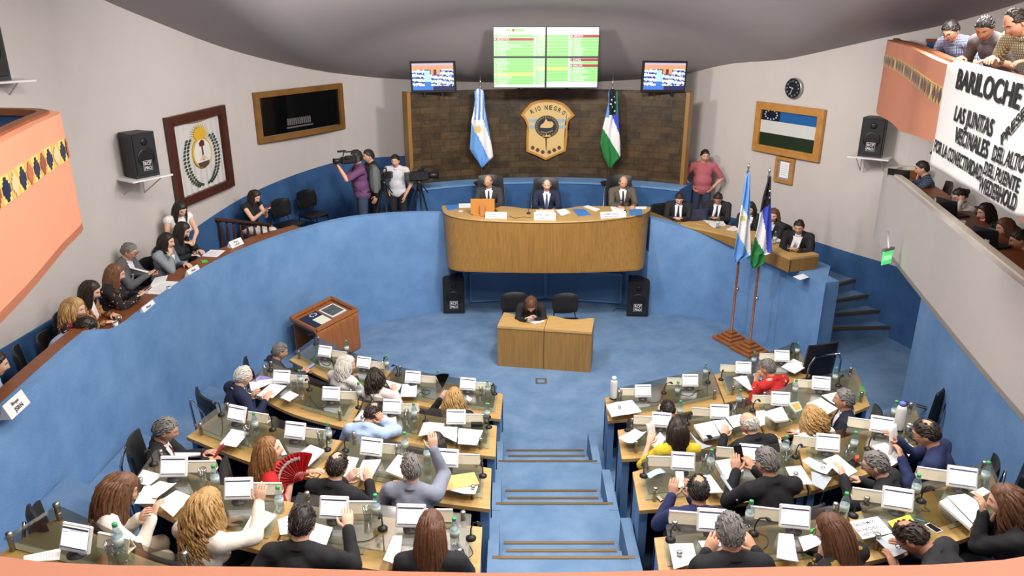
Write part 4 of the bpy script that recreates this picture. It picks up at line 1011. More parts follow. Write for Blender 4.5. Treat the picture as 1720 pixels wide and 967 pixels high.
    for sd in (-1, 1):
        yb = .086; mb.tube([Mh @ Vector((sd*x_, head_pt(math.atan2(sd*x_, .08), .33).y + .001, z_)) for x_, z_ in ((.014, .030), (.028, .036), (.044, .030))], [.003, .0045, .002], 6)
    if style in ('bob', 'long', 'curly', 'wavy'):
        down = (R2 @ Vector((0, -.10, -1))).normalized(); n_ = {'bob': 80, 'long': 110, 'curly': 170, 'wavy': 130}[style]; LN = .13 if style == 'bob' else hairlen
        for k in range(n_):
            a = rad(-128 + 256*((k*.618) % 1)) + PI; ph0 = .15 + .9*((k*.377) % 1); st = head_pt(a, ph0)*1.05
            hd_ = Vector((math.sin(a), math.cos(a), 0)); pts = []; rs = []; ln = LN*random.uniform(.82, 1.1); ph_ = random.random()*6
            p = Mh @ st; hdw = HR @ hd_; m_ = 12 if style == 'curly' else 9
            for q in range(m_):
                u = q/(m_-1); amp = {'curly': .026, 'wavy': .018, 'long': .004, 'bob': .004}[style]*min(1, u*2.5)
                rr = .105*(1 - .10*u) + ({'curly': .026, 'wavy': .014}.get(style, 0)) + random.uniform(-.004, .004); zz_ = st.z
                side_ = Matrix.Rotation(PI/2, 3, 'Z') @ hdw
                b_ = HC + hdw*(rr*(.80 + .30*math.sin(min(1, u*1.6)*PI/2))) * (1 if hd_.y < -.3 else .86)
                q0 = p.lerp(b_ + Vector((0, 0, (HR @ st).z*(1-u))) + down*(max(0, u - .12)*(ln + .10)), smooth(u*2.2))
                pts.append(q0 + side_*amp*math.sin(u*(16 if style == 'curly' else 8) + ph_) + hdw*amp*.7*math.cos(u*(16 if style == 'curly' else 8) + ph_))
                rs.append((.0115 if style != 'curly' else .0085)*(1 - .6*u*u))
            mb.tube(pts, rs, 6)
        mb.caps(HC + HR @ Vector((0, -.045, .0)), HC + HR @ Vector((0, -.06, 0)) + down*(LN*.8), .066, .05)
    if style in ('short', 'crown', 'receding', 'bald', 'bun'):
        rn = random.Random(int(seed*1000)); cnt = 0
        while cnt < 150:
            th, ph = rn.uniform(0, 2*PI), math.asin(rn.uniform(-.35, .98)); p = head_pt(th, ph); tt = hair_t(p, style)
            cnt += 1
            if tt < .002: continue
            n_ = p.normalized(); fl = (Vector((rn.uniform(-.5, .5), -.75, -.15 - .5*max(0, -p.y/.09))) - n_*0); fl = (fl - n_*fl.dot(n_)).normalized(); L_ = rn.uniform(.022, .040)
            mb.tube([Mh @ (p + n_*(tt - .004)), Mh @ (p + n_*(tt + .0045) + fl*L_*.45), Mh @ (p*(1) + n_*(tt - .001) + fl*L_)], [.0075, .0065, .002], 5)
    if style == 'bun': mb.ell((0, -.115, .02), (.045, .04, .04), 12, 8, 0, Mh)
    mb.build('hair', hm, t, True)
    if glasses:
        mb = MB(); col = glasses if not isinstance(glasses, bool) else black_plastic
        for sd in (-1, 1):
            c = Vector((sd*.032, .102, .010)); mb.tube([Mh @ (c + Vector((.024*math.cos(q*PI/6), 0, .017*math.sin(q*PI/6)))) for q in range(13)], .0024, 5)
            mb.tube([Mh @ Vector((sd*.056, .102, .014)), Mh @ Vector((sd*.082, .05, .012)), Mh @ Vector((sd*.080, -.01, .004))], .0024, 5)
        mb.tube([Mh @ Vector((-.010, .104, .014)), Mh @ Vector((.010, .104, .014))], .0024, 5); mb.build('glasses', col, t, True)
    t['_root'] = 1; del t['_root']
    info = dict(root=root, yaw=yw, s=s, arms=arms, HC=HC, HR=HR, w=lambda p: root + RZ @ (Vector(p)*s), t=t)
    return info
# ================================================================ FURNITURE, ROSTRUM, WALL FITTINGS
def pad(mb, c, w, h, t, M=None, curve=.0, n=10, rnd=.35, mi=0):
    """upholstered pad standing in the x-z plane, rounded outline, curved about z"""
    rows = []
    for j in range(n+1):
        v = -1 + 2*j/n; r = []
        for i in range(n+1):
            u = -1 + 2*i/n; k = max(abs(u), abs(v)); q = math.hypot(u, v); f = (1 - rnd) + rnd*(k/q if q > 1e-6 else 1)
            r.append((c[0] + u*f*w/2, c[1] + curve*(u*u), c[2] + v*f*h/2, (1 - k**6)))
        rows.append(r)
    F = [[(x, y + t/2*(.35 + .65*b), z) for x, y, z, b in r] for r in rows]; B = [[(x, y - t/2*(.35 + .65*b), z) for x, y, z, b in r] for r in rows]
    o = len(mb.v); mb.add([], [])
    tf = MB(); tf.grid(F); tf.grid([r[::-1] for r in B])
    ed = lambda G: G[0] + [r[-1] for r in G[1:]] + G[-1][::-1][1:] + [r[0] for r in G[::-1][1:]]
    tf.grid([ed(B), ed(F)]); mb.add(tf.v, tf.f, mi, True, M)
def lay(M): return M
FLAT = Matrix.Rotation(-PI/2, 4, 'X')
def office_chair(label, tall=False):
    r = thing('high_back_chair' if tall else 'swivel_armchair', label, 'chair', group='black leather swivel chairs')
    mb = MB(); pad(mb, (0, 0, 0), .50, .48, .09, Matrix.Translation((0, .03, .385)) @ FLAT, .0); mb.build('seat', black_leather, r)
    h = .70 if tall else .58; mb = MB(); pad(mb, (0, 0, 0), .50, h, .07, Matrix.Translation((0, -.265, .50 + h/2)) @ Matrix.Rotation(.10, 4, 'X'), .05, 12, .22); mb.build('backrest', black_leather, r)
    mb = MB()
    for sd in (-1, 1):
        mb.tube([(sd*.20, -.05, .33), (sd*.27, -.20, .36), (sd*.275, -.30, .50), (sd*.25, -.335, .50 + h*.62), (sd*.19, -.345, .50 + h*.78)], .013, 8)
    mb.tube([(-.19, -.345, .50 + h*.78), (0, -.35, .50 + h*.80), (.19, -.345, .50 + h*.78)], .013, 8); mb.build('frame', chrome, r)
    for sd in (-1, 1):
        mb = MB(); mb.box((sd*.275, -.02, .625), (.05, .30, .028), 0, None, .012); mb.build('armrest', black_leather, r)
        mb = MB(); mb.tube([(sd*.22, .08, .35), (sd*.285, .10, .42), (sd*.285, .08, .61)], .012, 8); mb.build('arm_support', chrome, r)
    mb = MB(); mb.lathe([(.028, .09), (.028, .22), (.02, .22), (.02, .345)], 12); mb.build('column', chrome, r)
    mb = MB()
    for k in range(5): a = 2*PI*k/5; mb.tube([(0, 0, .10), (.26*math.cos(a), .26*math.sin(a), .065)], [.026, .016], 8); mb.ell((.26*math.cos(a), .26*math.sin(a), .030), .028, 8, 6)
    mb.build('base', black_plastic, r); return r
def visitor_chair(label):
    r = thing('visitor_chair', label, 'chair', group='black visitor chairs')
    mb = MB(); pad(mb, (0, 0, 0), .48, .44, .06, Matrix.Translation((0, .02, .43)) @ FLAT, 0, 10, .45); mb.build('seat', black_leather, r)
    mb = MB(); pad(mb, (0, 0, 0), .46, .36, .05, Matrix.Translation((0, -.22, .70)) @ Matrix.Rotation(.12, 4, 'X'), .04, 10, .5); mb.build('backrest', black_leather, r)
    mb = MB()
    for sd in (-1, 1): mb.tube([(sd*.20, .18, .395), (sd*.20, -.18, .395), (sd*.19, -.235, .45), (sd*.16, -.25, .64)], .011, 6)
    mb.tube([(-.20, .15, .39), (.20, .15, .39)], .011, 6); mb.build('frame', black_plastic, r)
    for sx in (-1, 1):
        for y0, y1 in ((.18, .24), (-.17, -.26)): mb = MB(); mb.tube([(sx*.20, y0, .39), (sx*.23, y1, 0)], .011, 6); mb.build('leg', black_plastic, r)
    return r
def chair(kind, label, loc, yaw, group=None):
    if kind not in PROTO:
        PROTO[kind] = r = {'office': office_chair, 'tall': lambda l: office_chair(l, True), 'visitor': visitor_chair}[kind](label)
        r.location = loc; r.rotation_euler = (0, 0, yaw); r['group'] = group or r['group']; return r
    return dup(PROTO[kind], label, loc, yaw, group)
def face(p, q): return math.atan2(-(q[0]-p[0]), q[1]-p[1])

# ---- presidency desk: curved oak front overhanging the well
def xp(pts, z, ref='X'): return [P(*zp(ref, x, y), z) for x, y in pts]
ft = spline(xp([(103, 335), (106, 355), (118, 378), (160, 400), (250, 420), (400, 436), (640, 446), (870, 450), (1100, 445), (1300, 432), (1480, 410), (1590, 385), (1630, 362), (1640, 345)], 2.0), 60)
fb = spline(xp([(130, 740), (135, 770), (150, 795), (210, 815), (400, 825), (640, 829), (880, 831), (1110, 829), (1350, 822), (1530, 813), (1580, 800), (1592, 775), (1600, 745)], 1.09), 60)
bk = spline(xp([(1640, 340), (1400, 336), (1130, 336), (1060, 346), (1000, 355), (850, 358), (700, 352), (620, 340), (400, 330), (105, 330)], 2.0), 40)
c0 = Vector((.62, 13.3, 1.2)); pd = thing('presidency_desk', 'long curved oak presidency desk seating three men in suits', 'desk', c0)
mb = MB(); mb.grid([[(p.x, p.y, p.z) for p in fb], [(p.x*.5 + q.x*.5, p.y*.5 + q.y*.5, 1.53) for p, q in zip(fb, ft)], [(p.x, p.y, 1.965) for p in ft]])
mb.grid([[(p.x, p.y + .04, 1.965) for p in ft], [(p.x, p.y + .04, p.z) for p in fb]]); mb.build('front_panel', oak_front, pd)
mb = MB(); mb.prism([(p.x, p.y) for p in ft] + [(p.x, p.y) for p in bk], 1.965, 2.0); mb.build('worktop', oak_top, pd)
mb = MB(); mb.prism([(p.x, p.y) for p in fb] + [(2.4, 13.6), (-1.0, 13.6)], 1.09, 1.12); mb.build('underside', oak_front, pd)
mb = MB(); mb.tube([(p.x, p.y - .004, 1.985) for p in ft], .017, 6); mb.build('edge', oak_top, pd)

zd = 2.001
def name_card(label, lines, a, b, z, h, m=white_plastic, ref='X', ink=None, group=None):
    """folded card on a table: a, b bottom corners facing the well (zoom pixels)"""
    pa, pb = P(*zp(ref, *a), z), P(*zp(ref, *b), z); e = (pb - pa).normalized(); n = Vector((-e.y, e.x, 0)); n = n if n.y > 0 else -n; Wd = (pb - pa).length
    r = thing('name_card', label, 'name card', (pa + pb)/2, 0, group); tilt = .45*h
    mb = MB(); q = [pa, pb, pb + n*tilt + Vector((0, 0, h)), pa + n*tilt + Vector((0, 0, h)), pa + n*tilt*2, pb + n*tilt*2]
    mb.add(q, [(0, 1, 2, 3), (3, 2, 5, 4), (0, 4, 5, 1), (0, 3, 4), (1, 5, 2)]); mb.build('card', m, r)
    mb = MB(); up = (n*tilt + Vector((0, 0, h))); fr = (Vector((0, 0, 1))*.45 - n).normalized()*.003
    for txt, v, hh, w0, w1 in lines:
        text_fit(mb, txt, pa + e*Wd*w0 + up*v + fr, pa + e*Wd*w1 + up*v + fr, up, hh*h, thick=.0008, bold=.012)
    mb.build('lettering', ink or mat('ink_dark', (50, 52, 60), .7), r)
name_card('white name card before grey-bearded man, beside wooden reading stand', [('OSCAR P...', .52, .26, .12, .66), ('SECRETARIO', .18, .14, .16, .84)], (420, 424), (577, 428), zd, .10)
name_card('white name card before middle man in navy suit', [('PEDRO PESATTI', .52, .26, .10, .90), ('PRESIDENTE', .16, .16, .28, .72)], (780, 437), (940, 440), zd, .12)
name_card('white name card before man in brown-grey suit', [('DANIEL AYALA', .50, .26, .10, .68), ('SECRETARIO', .18, .14, .14, .74)], (1276, 426), (1465, 418), zd, .10)
def on_desk(name, label, cat, corners, z, th, m, ref='X', group=None):
    return sheet(ref, corners, z, label, cat, name, th, m, False, 0., group)
on_desk('folder', 'blue folder at the end of presidency desk by grey-bearded man', 'folder', [(125, 332), (215, 326), (220, 356), (140, 370)], zd, .008, blue_folder, group='blue folders on the presidency desk')
on_desk('folder', 'blue folder between middle man and brown-grey-suited man', 'folder', [(1066, 362), (1150, 358), (1204, 400), (1110, 412)], zd, .008, blue_folder, group='blue folders on the presidency desk')
on_desk('folder', 'blue folder at the end of presidency desk by brown-grey-suited man', 'folder', [(1484, 362), (1578, 360), (1582, 400), (1488, 406)], zd, .008, blue_folder, group='blue folders on the presidency desk')
on_desk('paper_sheet', 'white papers beside blue folder by grey-bearded man', 'papers', [(222, 322), (312, 320), (312, 350), (226, 352)], zd, .006, None)
on_desk('paper_sheet', 'white papers right of middle man in navy suit', 'papers', [(940, 372), (1010, 360), (1052, 390), (985, 414)], zd, .008, None)
on_desk('paper_sheet', 'open white report before middle man in navy suit', 'papers', [(796, 372), (930, 372), (932, 396), (790, 396)], zd, .006, cream_page)
on_desk('paper_sheet', 'white stapled pages left of brown-grey-suited man', 'papers', [(1145, 340), (1180, 332), (1270, 360), (1240, 376)], zd, .008, None)
on_desk('paper_sheet', 'white papers under hands of brown-grey-suited man', 'papers', [(1345, 342), (1448, 342), (1452, 372), (1360, 376)], zd, .006, None)
on_desk('paper_sheet', 'white papers past brown-grey-suited man at desk end', 'papers', [(1520, 342), (1615, 340), (1612, 356), (1535, 360)], zd, .006, None)
p = P(*zp('X', 400, 404), zd); st = thing('reading_stand', 'small wooden reading stand on presidency desk before grey-bearded man', 'stand', p)
mb = MB(); T = Matrix.Translation((p.x, p.y + .02, p.z)) @ Matrix.Rotation(-.12, 4, 'X'); mb.box((0, 0, .15), (.42, .022, .27), 0, T, .006); mb.build('board', mat('orange_wood', (190, 128, 54), .4), st)
mb = MB(); mb.box((0, -.045, .10), (.085, .06, .20), 0, Matrix.Translation(p), .006); mb.build('support', mat('light_wood', (186, 126, 72), .5), st)
mb = MB(); mb.box((0, .02, .012), (.34, .14, .024), 0, Matrix.Translation(p), .006); mb.build('foot', MATS['orange_wood'], st)
p = P(*zp('X', 238, 378), zd); o = thing('dish', 'round white dish beside blue folder on presidency desk', 'dish', p); mb = MB(); mb.lathe([(.03, 0), (.05, .014), (.046, .014), (.028, .006)], 16); mb.build('dish', white_plastic, o, True); mb = MB(); mb.lathe([(.028, .006), (.02, .008)], 14); mb.build('foot', white_plastic, o, True)
for l, x, y in (('black gooseneck microphone beside wooden reading stand', 492, 372), ('black gooseneck microphone near middle name card', 740, 392), ('black gooseneck microphone before brown-grey-suited man', 1455, 378)):
    put('mic', proto_mic, l, P(*zp('X', x, y), zd), PI + random.uniform(-.4, .4))
cable2 = spline([P(*zp('X', x, y), zd + .004) for x, y in ((600, 408), (640, 425), (700, 415), (760, 420))], 16); mb = MB(); mb.tube(cable2, .004, 6); tag(mb.build('cable', black_plastic), 'black cable on presidency desk between two name cards', 'cable')

# ---- clerks' table in the middle of the well: two oak desks side by side
def clerk_desk(label, x0, x1, a0, a1):
    A = Vector((-.23, 11.18, 0)); B = Vector((1.235, 10.93, 0)); e = (B - A).normalized(); n = Vector((-e.y, e.x, 0)); L = (B - A).length
    f = lambda u, v, z: A + e*(L*u) + n*v + Vector((0, 0, z)); c = f((x0+x1)/2, .25, 0)
    r = thing('clerk_desk', label, 'desk', c, 0, 'oak clerks\' desks')
    mb = MB(); pl = [f(x0, 0, 0), f(x1, 0, 0), f(x1, .03, 0), f(x0, .03, 0)]; mb.prism([(p.x, p.y) for p in pl], 0, .66); mb.build('front_panel', oak, r)
    for u in (x0, x1 - .025/L): mb = MB(); pl = [f(u, .03, 0), f(u + .025/L, .03, 0), f(u + .025/L, .52, 0), f(u, .52, 0)]; mb.prism([(p.x, p.y) for p in pl], 0, .66); mb.build('side_panel', oak, r)
    us = np.linspace(x0, x1, 15); back = [f(u, .56 - .11*math.sin(PI*min(1, max(0, (u-x0)/(x1-x0)*1.3 - .15))), 0) for u in us]
    mb = MB(); mb.prism([(p.x, p.y) for p in [f(x0, -.01, 0), f(x1, -.01, 0)] + back[::-1]], .66, .70); mb.build('worktop', oak_top, r); return f
f_ = clerk_desk('oak clerk desk in the well where woman in black writes', 0, .497, 0, 0); clerk_desk('empty oak clerk desk in the well beside the writing woman', .503, 1, 0, 0)
zw = .7005; ZM['V'] = (730, 440, 4.029)
sheet('V', [(590, 395), (680, 362), (745, 400), (680, 418)], zw, 'white papers under hands of woman in black at clerk desk')
chair('visitor', 'black chair under woman writing at the clerk desk', P(872, 560, 0) + Vector((0, .2, 0)), PI + .15)
PROTO['visitor'].location = (.06, 12.0, 0)
chair('visitor', 'empty black chair behind clerk desk in the well', (.93, 11.95, 0), PI + .15)
a = P(909, 640, .004); r = thing('floor_socket', 'small metal floor socket plate set in the well carpet', 'socket', a)
mb = MB()
for d, q in (((0, .075), (.17, .03)), ((0, -.075), (.17, .03)), ((.07, 0), (.03, .12)), ((-.07, 0), (.03, .12))): mb.box((a.x + d[0], a.y + d[1], .006), (q[0], q[1], .010))
mb.build('frame', steel, r); mb = MB(); mb.box((a.x, a.y, .004), (.11, .12, .006)); mb.build('lid', carpet, r)

# ---- loudspeakers
RCF = []
def speaker(label, loc, yaw, w_=.40, d_=.36, h_=.70, pitch=0., feet=True):
    r = thing('loudspeaker', label, 'loudspeaker', (0, 0, 0), yaw, 'black loudspeakers'); T = Matrix.Rotation(pitch, 4, 'X')
    bx_ = [(-w_/2, 0), (w_/2, 0), (w_/2*.80, d_), (-w_/2*.80, d_)]; mb = MB(); mb.prism(bx_, .02 if feet else 0, h_, 0, T); mb.build('cabinet', mat('speaker_black', (34, 35, 40), .55, bump=.1, bscale=90), r)
    mb = MB(); mb.box((0, -.008, h_*.52), (w_*.90, .016, h_*.90), 0, T, .01); mb.build('grille', mat('speaker_grille', (27, 27, 30), .6, bump=.3, bscale=160), r)
    mb = MB(); MY = T @ Matrix.Translation((0, -.016, h_*.45)) @ Matrix.Rotation(PI/2, 4, 'X'); mb.lathe([(w_*.36, 0), (w_*.36, .004), (w_*.30, .006), (.02, .003)], 24, mi=0, M=MY); mb.lathe([(.05, 0), (.05, .004), (.02, .006)], 16, M=T @ Matrix.Translation((0, -.016, h_*.80)) @ Matrix.Rotation(PI/2, 4, 'X')); mb.build('cone', mat('speaker_cone', (20, 20, 22), .4), r)
    bz, bw = h_*.27, w_*.37
    mb = MB(); mb.box((0, -.026, bz), (bw, .006, bw), 0, T, .003); bd = mb.build('badge', white_plastic, r)
    mb = MB(); mb.box((0, -.0295, bz), (bw*.92, .003, bw*.92), 0, T); mb.build('badge_face', black_plastic, bd)
    mb = MB()
    for txt, v in (('RCF', bz + bw*.07), ('PRO', bz - bw*.38)): text_fit(mb, txt, T @ Vector((-bw*.38, -.0315, v)), T @ Vector((bw*.38, -.0315, v)), T.to_3x3() @ Vector((0, 0, 1)), bw*.31, thick=.001, bold=.02)
    mb.build('lettering', white_plastic, bd); r.location = loc; return r
def shelf(label, loc, yaw, w_=.62, d_=.42):
    r = thing('wall_shelf', label, 'shelf', (0, 0, 0), yaw, 'white speaker shelves'); mb = MB(); mb.prism([(-w_/2, -.10), (w_/2, -.10), (w_/2*.9, d_), (-w_/2*.9, d_)], -.022, -.001); mb.build('board', white_plastic, r)
    mb = MB()
    for sd in (-1, 1): mb.tube([(sd*w_*.3, -.04, -.02), (sd*w_*.3, d_, -.30), (sd*w_*.3, d_, -.02)], .008, 6)
    mb.build('bracket', mat('pale_metal', (190, 186, 182), .4, .4), r); r.location = loc
speaker('black loudspeaker on the well floor nearest the lectern side', P(763, 527, 0), .04); speaker('black loudspeaker on the well floor nearest the flag poles', P(1070, 532, 0), -.06)
p = P(1030, 522, .006); mb = MB(); mb.tube(spline([p, p + Vector((.06, .1, 0)), p + Vector((.2, .12, 0)), p + Vector((.26, .06, 0))], 12), .006, 6); tag(mb.build('cable', black_plastic), 'short black cable curling on carpet beside floor loudspeaker', 'cable')
for lb, ls, px, py, yw, q, h_ in (('black loudspeaker on white shelf beside mahogany-framed emblem', 'white shelf under loudspeaker beside mahogany-framed emblem', 217, 292, 1.05, .42, .60), ('black loudspeaker on white shelf under right salmon balcony', 'white shelf under loudspeaker below right salmon balcony', 1470, 257, -.62, .45, .62)):
    hp_ = wallhit(px, py); fd = Vector((math.sin(yw), -math.cos(yw), 0)); base = hp_ + fd*q
    speaker(lb, base, yw, .36, .30, h_, 0, False); shelf(ls, base, yw)
b_ = Q(-14, 137, 8.3); speaker('black loudspeaker cut by photo edge above left salmon balcony', b_, 1.0, .40, .34, .66, 0, False); shelf('white shelf under loudspeaker above left salmon balcony', b_, 1.0, .80)

# ---- screens
def emis(name, c, e=.9):
    m = mat(name, c, .35, emit=e); m.node_tree.nodes['Principled BSDF'].inputs['Base Color'].default_value = (.02, .02, .02, 1); return m
TVC = [emis('tv_white', (240, 244, 252), 1.2), emis('tv_orange', (240, 156, 112), 1.1), emis('tv_brown', (96, 52, 38)), emis('tv_blue', (70, 130, 226)), emis('tv_navy', (26, 36, 92)), emis('tv_pale', (172, 208, 246), 1.2), emis('tv_lilac', (206, 196, 226))]
def television(label, c, yaw, w_, h_, seed, tilt):
    r = thing('television', label, 'television', (0, 0, 0), yaw, 'televisions on top of the stone wall'); T = Matrix.Rotation(tilt, 4, 'Y'); rn = random.Random(seed)
    mb = MB(); mb.box((0, 0, h_/2), (w_, .06, h_), 0, T, .012); mb.build('bezel', black_plastic, r)
    mb = MB(); nx, nz = 44, 26; iw, ih = w_*.91, h_*.84; rows = [[T @ Vector((-iw/2 + iw*i/nx, -.0325, h_/2 - ih/2 + ih*j/nz + .01)) for i in range(nx+1)] for j in range(nz+1)]
    def col(j, i):
        u, v = i/nx, j/nz
        if v > .90: return 6
        if v > .72 + .04*math.sin(u*3): return 1
        if .42 < u < .66 and v > .55: return 2 if (u < .45 or .5 < u < .58) else 1
        if .28 < u < .44 and v < .70: return 5 if v > .3 else 3
        if v < .12: return 3 if u < .5 else 4
        k = math.sin(v*38 + u*5) + rn.uniform(-.9, .9); return 0 if k > -.25 else (4 if k < -.75 else 3)
    mb.grid(rows, mf=col, smooth=False); mb.build('screen', TVC, r)
    mb = MB()
    for sd in (-.25, .25): mb.box((sd*w_*.8, .0, -.03), (.03, .05, .07))
    mb.build('foot', black_plastic, r); r.location = c
for lb, cpx, cpy, y, yw, sd, tl in (('flat television atop stone wall end nearest booth window', 729, 156, 14.85, -.10, 3, -.02), ('flat television atop stone wall end nearest wall clock', 1113, 155.5, 14.85, .12, 3, .02)):
    television(lb, Q(cpx, cpy, y), yw, .86, .575, sd, tl)
GREEN, RED, YEL, WHT = emis('board_green', (150, 240, 120), .85), emis('board_red', (180, 22, 26), .9), emis('board_yellow', (246, 226, 110), .9), emis('board_white', (238, 242, 246), .95)
INK = emis('board_ink', (206, 236, 206), .6); INKW = emis('board_text', (250, 252, 250), 1.0)
BOARD = {'TL': ([['C. AGOSTINO', 'M. BIZZOTTO', 'M. CORONEL', 'R. DOMINGUEZ MASCARO', 'M. DOMINGUEZ', 'E. HOLTZ', 'G. JUAREZ'], ['S. ALBRIEU', 'E. AGUIRRE', 'R. DIAZ', 'M. FERNANDEZ', 'M. GERMANIER', 'M. GRANDOSO', 'V. IUD']], {(0, 1): 1}),
         'TR': ([['', '', '', '', '', '', ''], ['M. ARROYO', 'J. CIDES', 'M. DIAZ', 'N. GARRO', 'S. GRANDOSO', 'J. LIGUEN', 'L. LASTRA']], {(1, 0): 1}),
         'BL': ([['J. LIGUEN', 'F. MALDONADO', 'A. MARTIN', 'S. MORALES', 'F. PAZ', 'C. RECALT', 'R. SABBATELLA', 'L. VALLAZZA', 'M. VIVANCO'], ['T. LARRALDE', 'E. MANGO', 'A. MARTINEZ', 'L. OCAMPOS', 'J. PITA', 'S. REYES', 'G. TOZZI', 'S. YAUHAR', 'G. YUNES']], {(0, 5): 2, (1, 3): 2}),
         'BR': ([['', '', '', '', '', '', '', '', ''], ['F. LOPEZ', 'M. MIGUEL', 'M. MILLAN', 'F. PALMIERI', 'S. RAMOS MEJIA', 'F. ROCHAS', 'J. VALDEBENITO', 'E. WILLIAMS', '']], {(1, 0): 1, (1, 2): 1, (0, 3): 2})}
VY = 14.35
ztop, zmid, zbot = Q(917, 44, VY).z, Q(917, 96, VY).z, Q(917, 148, VY).z; xl, xm, xr = Q(828, 96, VY).x, Q(917, 96, VY).x, Q(1006, 96, VY).x
for kk, x0, x1, z0, z1, nm in (('TL', xl, xm, zmid, ztop, 'upper display of voting board nearest the booth window'), ('TR', xm, xr, zmid, ztop, 'upper display of voting board nearest the wall clock'), ('BL', xl, xm, zbot, zmid, 'lower display of voting board with two yellow rows'), ('BR', xm, xr, zbot, zmid, 'lower display of voting board with two red rows')):
    r = thing('wall_display', nm, 'display', ((x0+x1)/2, VY, z0), 0, 'displays of the video wall'); cols, special = BOARD[kk]
    mb = MB(); mb.box(((x0+x1)/2, VY + .03, (z0+z1)/2), (x1-x0-.004, .07, z1-z0-.004)); mb.build('bezel', black_plastic, r)
    b = .016; X0, X1, Z0, Z1 = x0 + b, x1 - b, z0 + b, z1 - b; mb = MB(); mt = MB()
    q = lambda xa, xb, za, zb, mi, y: mb.add([(xa, y, za), (xb, y, za), (xb, y, zb), (xa, y, zb)], [(0, 1, 2, 3)], mi)
    q(X0, X1, Z0, Z1, 0, VY - .007)
    hd = .25 if kk[0] == 'T' else 0.; ft_ = .0 if kk[0] == 'T' else .10; n = len(cols[0]); H_ = (Z1-Z0); rh = H_*(1 - hd - ft_)/n; Wd = X1 - X0
    spans = [(0, .78), (.80, 1)] if kk[1] == 'L' else [(0, .42), (.45, 1)]
    if kk == 'TL': q(X0 + Wd*.25, X0 + Wd*.60, Z1 - H_*.14, Z1 - H_*.06, 1, VY - .0075); q(X0 + Wd*.31, X0 + Wd*.35, Z1 - H_*.14, Z1 - H_*.06, 3, VY - .008); q(X0 + Wd*.36, X0 + Wd*.40, Z1 - H_*.15, Z1 - H_*.05, 2, VY - .008)
    for ci, (u0, u1) in enumerate(spans):
        for ri in range(n):
            za = Z1 - H_*hd - rh*(ri+1); zb = za + rh*.90; mi = {0: 1, 1: 2, 2: 3}[special.get((ci, ri), 0)]
            if kk == 'BR' and ri == 8: continue
            q(X0 + Wd*u0, X0 + Wd*u1, za, zb, mi, VY - .0075); t_ = cols[ci][ri]
            if t_:
                mt = MB(); wd = min(u1 - u0 - .02, .026*len(t_)); text_fit(mt, t_, (X0 + Wd*(u0 + .01), VY - .009, za + rh*.18), (X0 + Wd*(u0 + .01 + wd), VY - .009, za + rh*.18), (0, 0, 1), rh*.58, thick=.0006, bold=.014); mt.build('name_row', INKW, r)
    mb.build('screen', [WHT, GREEN, RED, YEL], r); m3 = MB(); zm_ = (z0+z1)/2
    m3.tube([((x0+x1)/2, VY + .05, zm_ if kk[0] == 'B' else zm_), ((x0+x1)/2, VY + .5, zm_ - .25 if kk[0] == 'B' else zm_), ((x0+x1)/2, 15.56, 3.93 if kk[0] == 'B' else min(zm_, ceil_z(15.56, .6)))], .025, 8); m3.build('mount', black_plastic, r)

# ---- crest on the stone wall (flat board at the middle of the wall)
YC = 15.43
def cq(x, y, out=0.): p = Q(860 + x/7.442, 150 + y/7.442, YC - out); return p
def flat(mb, pts, out, mi, th=.012):
    v = [cq(x, y, out) for x, y in pts]; n = len(v); c = sum(v, Vector())/n
    w_ = [p + Vector((0, th, 0)) for p in v]; bm = bmesh.new(); bv = [bm.verts.new(p) for p in v]; f = bm.faces.new(bv); bmesh.ops.triangulate(bm, faces=[f]); bm.verts.index_update()
    mb.add([p.co for p in bm.verts], [[q.index for q in f.verts] for f in bm.faces], mi); bm.free()
    o = len(mb.v); mb.add(v + w_, [(i, (i+1) % n, (i+1) % n + n, i + n) for i in range(n)], mi)
OUT = [(430, 126), (540, 136), (640, 172), (720, 240), (785, 328), (720, 380), (690, 440), (682, 620), (672, 772), (560, 820), (422, 884), (290, 820), (180, 778), (180, 620), (186, 440), (160, 380), (110, 320), (170, 240), (230, 176), (320, 138)]
INN = [(430, 160), (530, 168), (620, 200), (690, 260), (742, 325), (690, 372), (662, 440), (656, 620), (646, 756), (550, 798), (422, 856), (300, 798), (208, 762), (208, 620), (212, 440), (188, 372), (150, 315), (200, 256), (250, 204), (330, 170)]
cr = thing('crest', 'cream shield crest with dark wreath on the stone wall', 'crest', cq(430, 884))
mb = MB(); flat(mb, OUT, .02, 0, .06); mb.build('border', mat('crest_gold', (190, 132, 54), .4), cr)
mb = MB(); flat(mb, INN, .026, 0); mb.build('field', mat('crest_cream', (216, 186, 122), .45), cr)
mb = MB(); 
for y0 in (370, 448): flat(mb, [(204, y0), (676, y0), (668, y0 + 42), (212, y0 + 42)], .029, 0, .003)
mb.build('bands', mat('crest_blue', (150, 176, 190), .5), cr)
def disc(cx, cy, rx, ry, n=28): return [(cx + rx*math.cos(2*PI*i/n), cy + ry*math.sin(2*PI*i/n)) for i in range(n)]
mb = MB(); flat(mb, disc(436, 465, 150, 138), .033, 0, .004); mb.build('wreath', mat('crest_leaf', (52, 50, 42), .6), cr)
mb = MB()
for i in range(26):
    a = 2*PI*i/26; flat(mb, [(436 + (128 + u)*math.cos(a + t), 465 + (117 + u)*math.sin(a + t)) for u, t in ((-12, -.02), (2, .10), (14, .02), (0, -.10))], .036, 0, .002)
mb.build('leaves', mat('crest_leaf_light', (128, 118, 84), .6), cr)
mb = MB(); flat(mb, disc(436, 465, 106, 100), .037, 0, .003); flat(mb, [(352, 478), (358, 450), (400, 416), (424, 366), (446, 398), (500, 404), (520, 430), (512, 462), (486, 480), (420, 484)], .041, 1, .003)
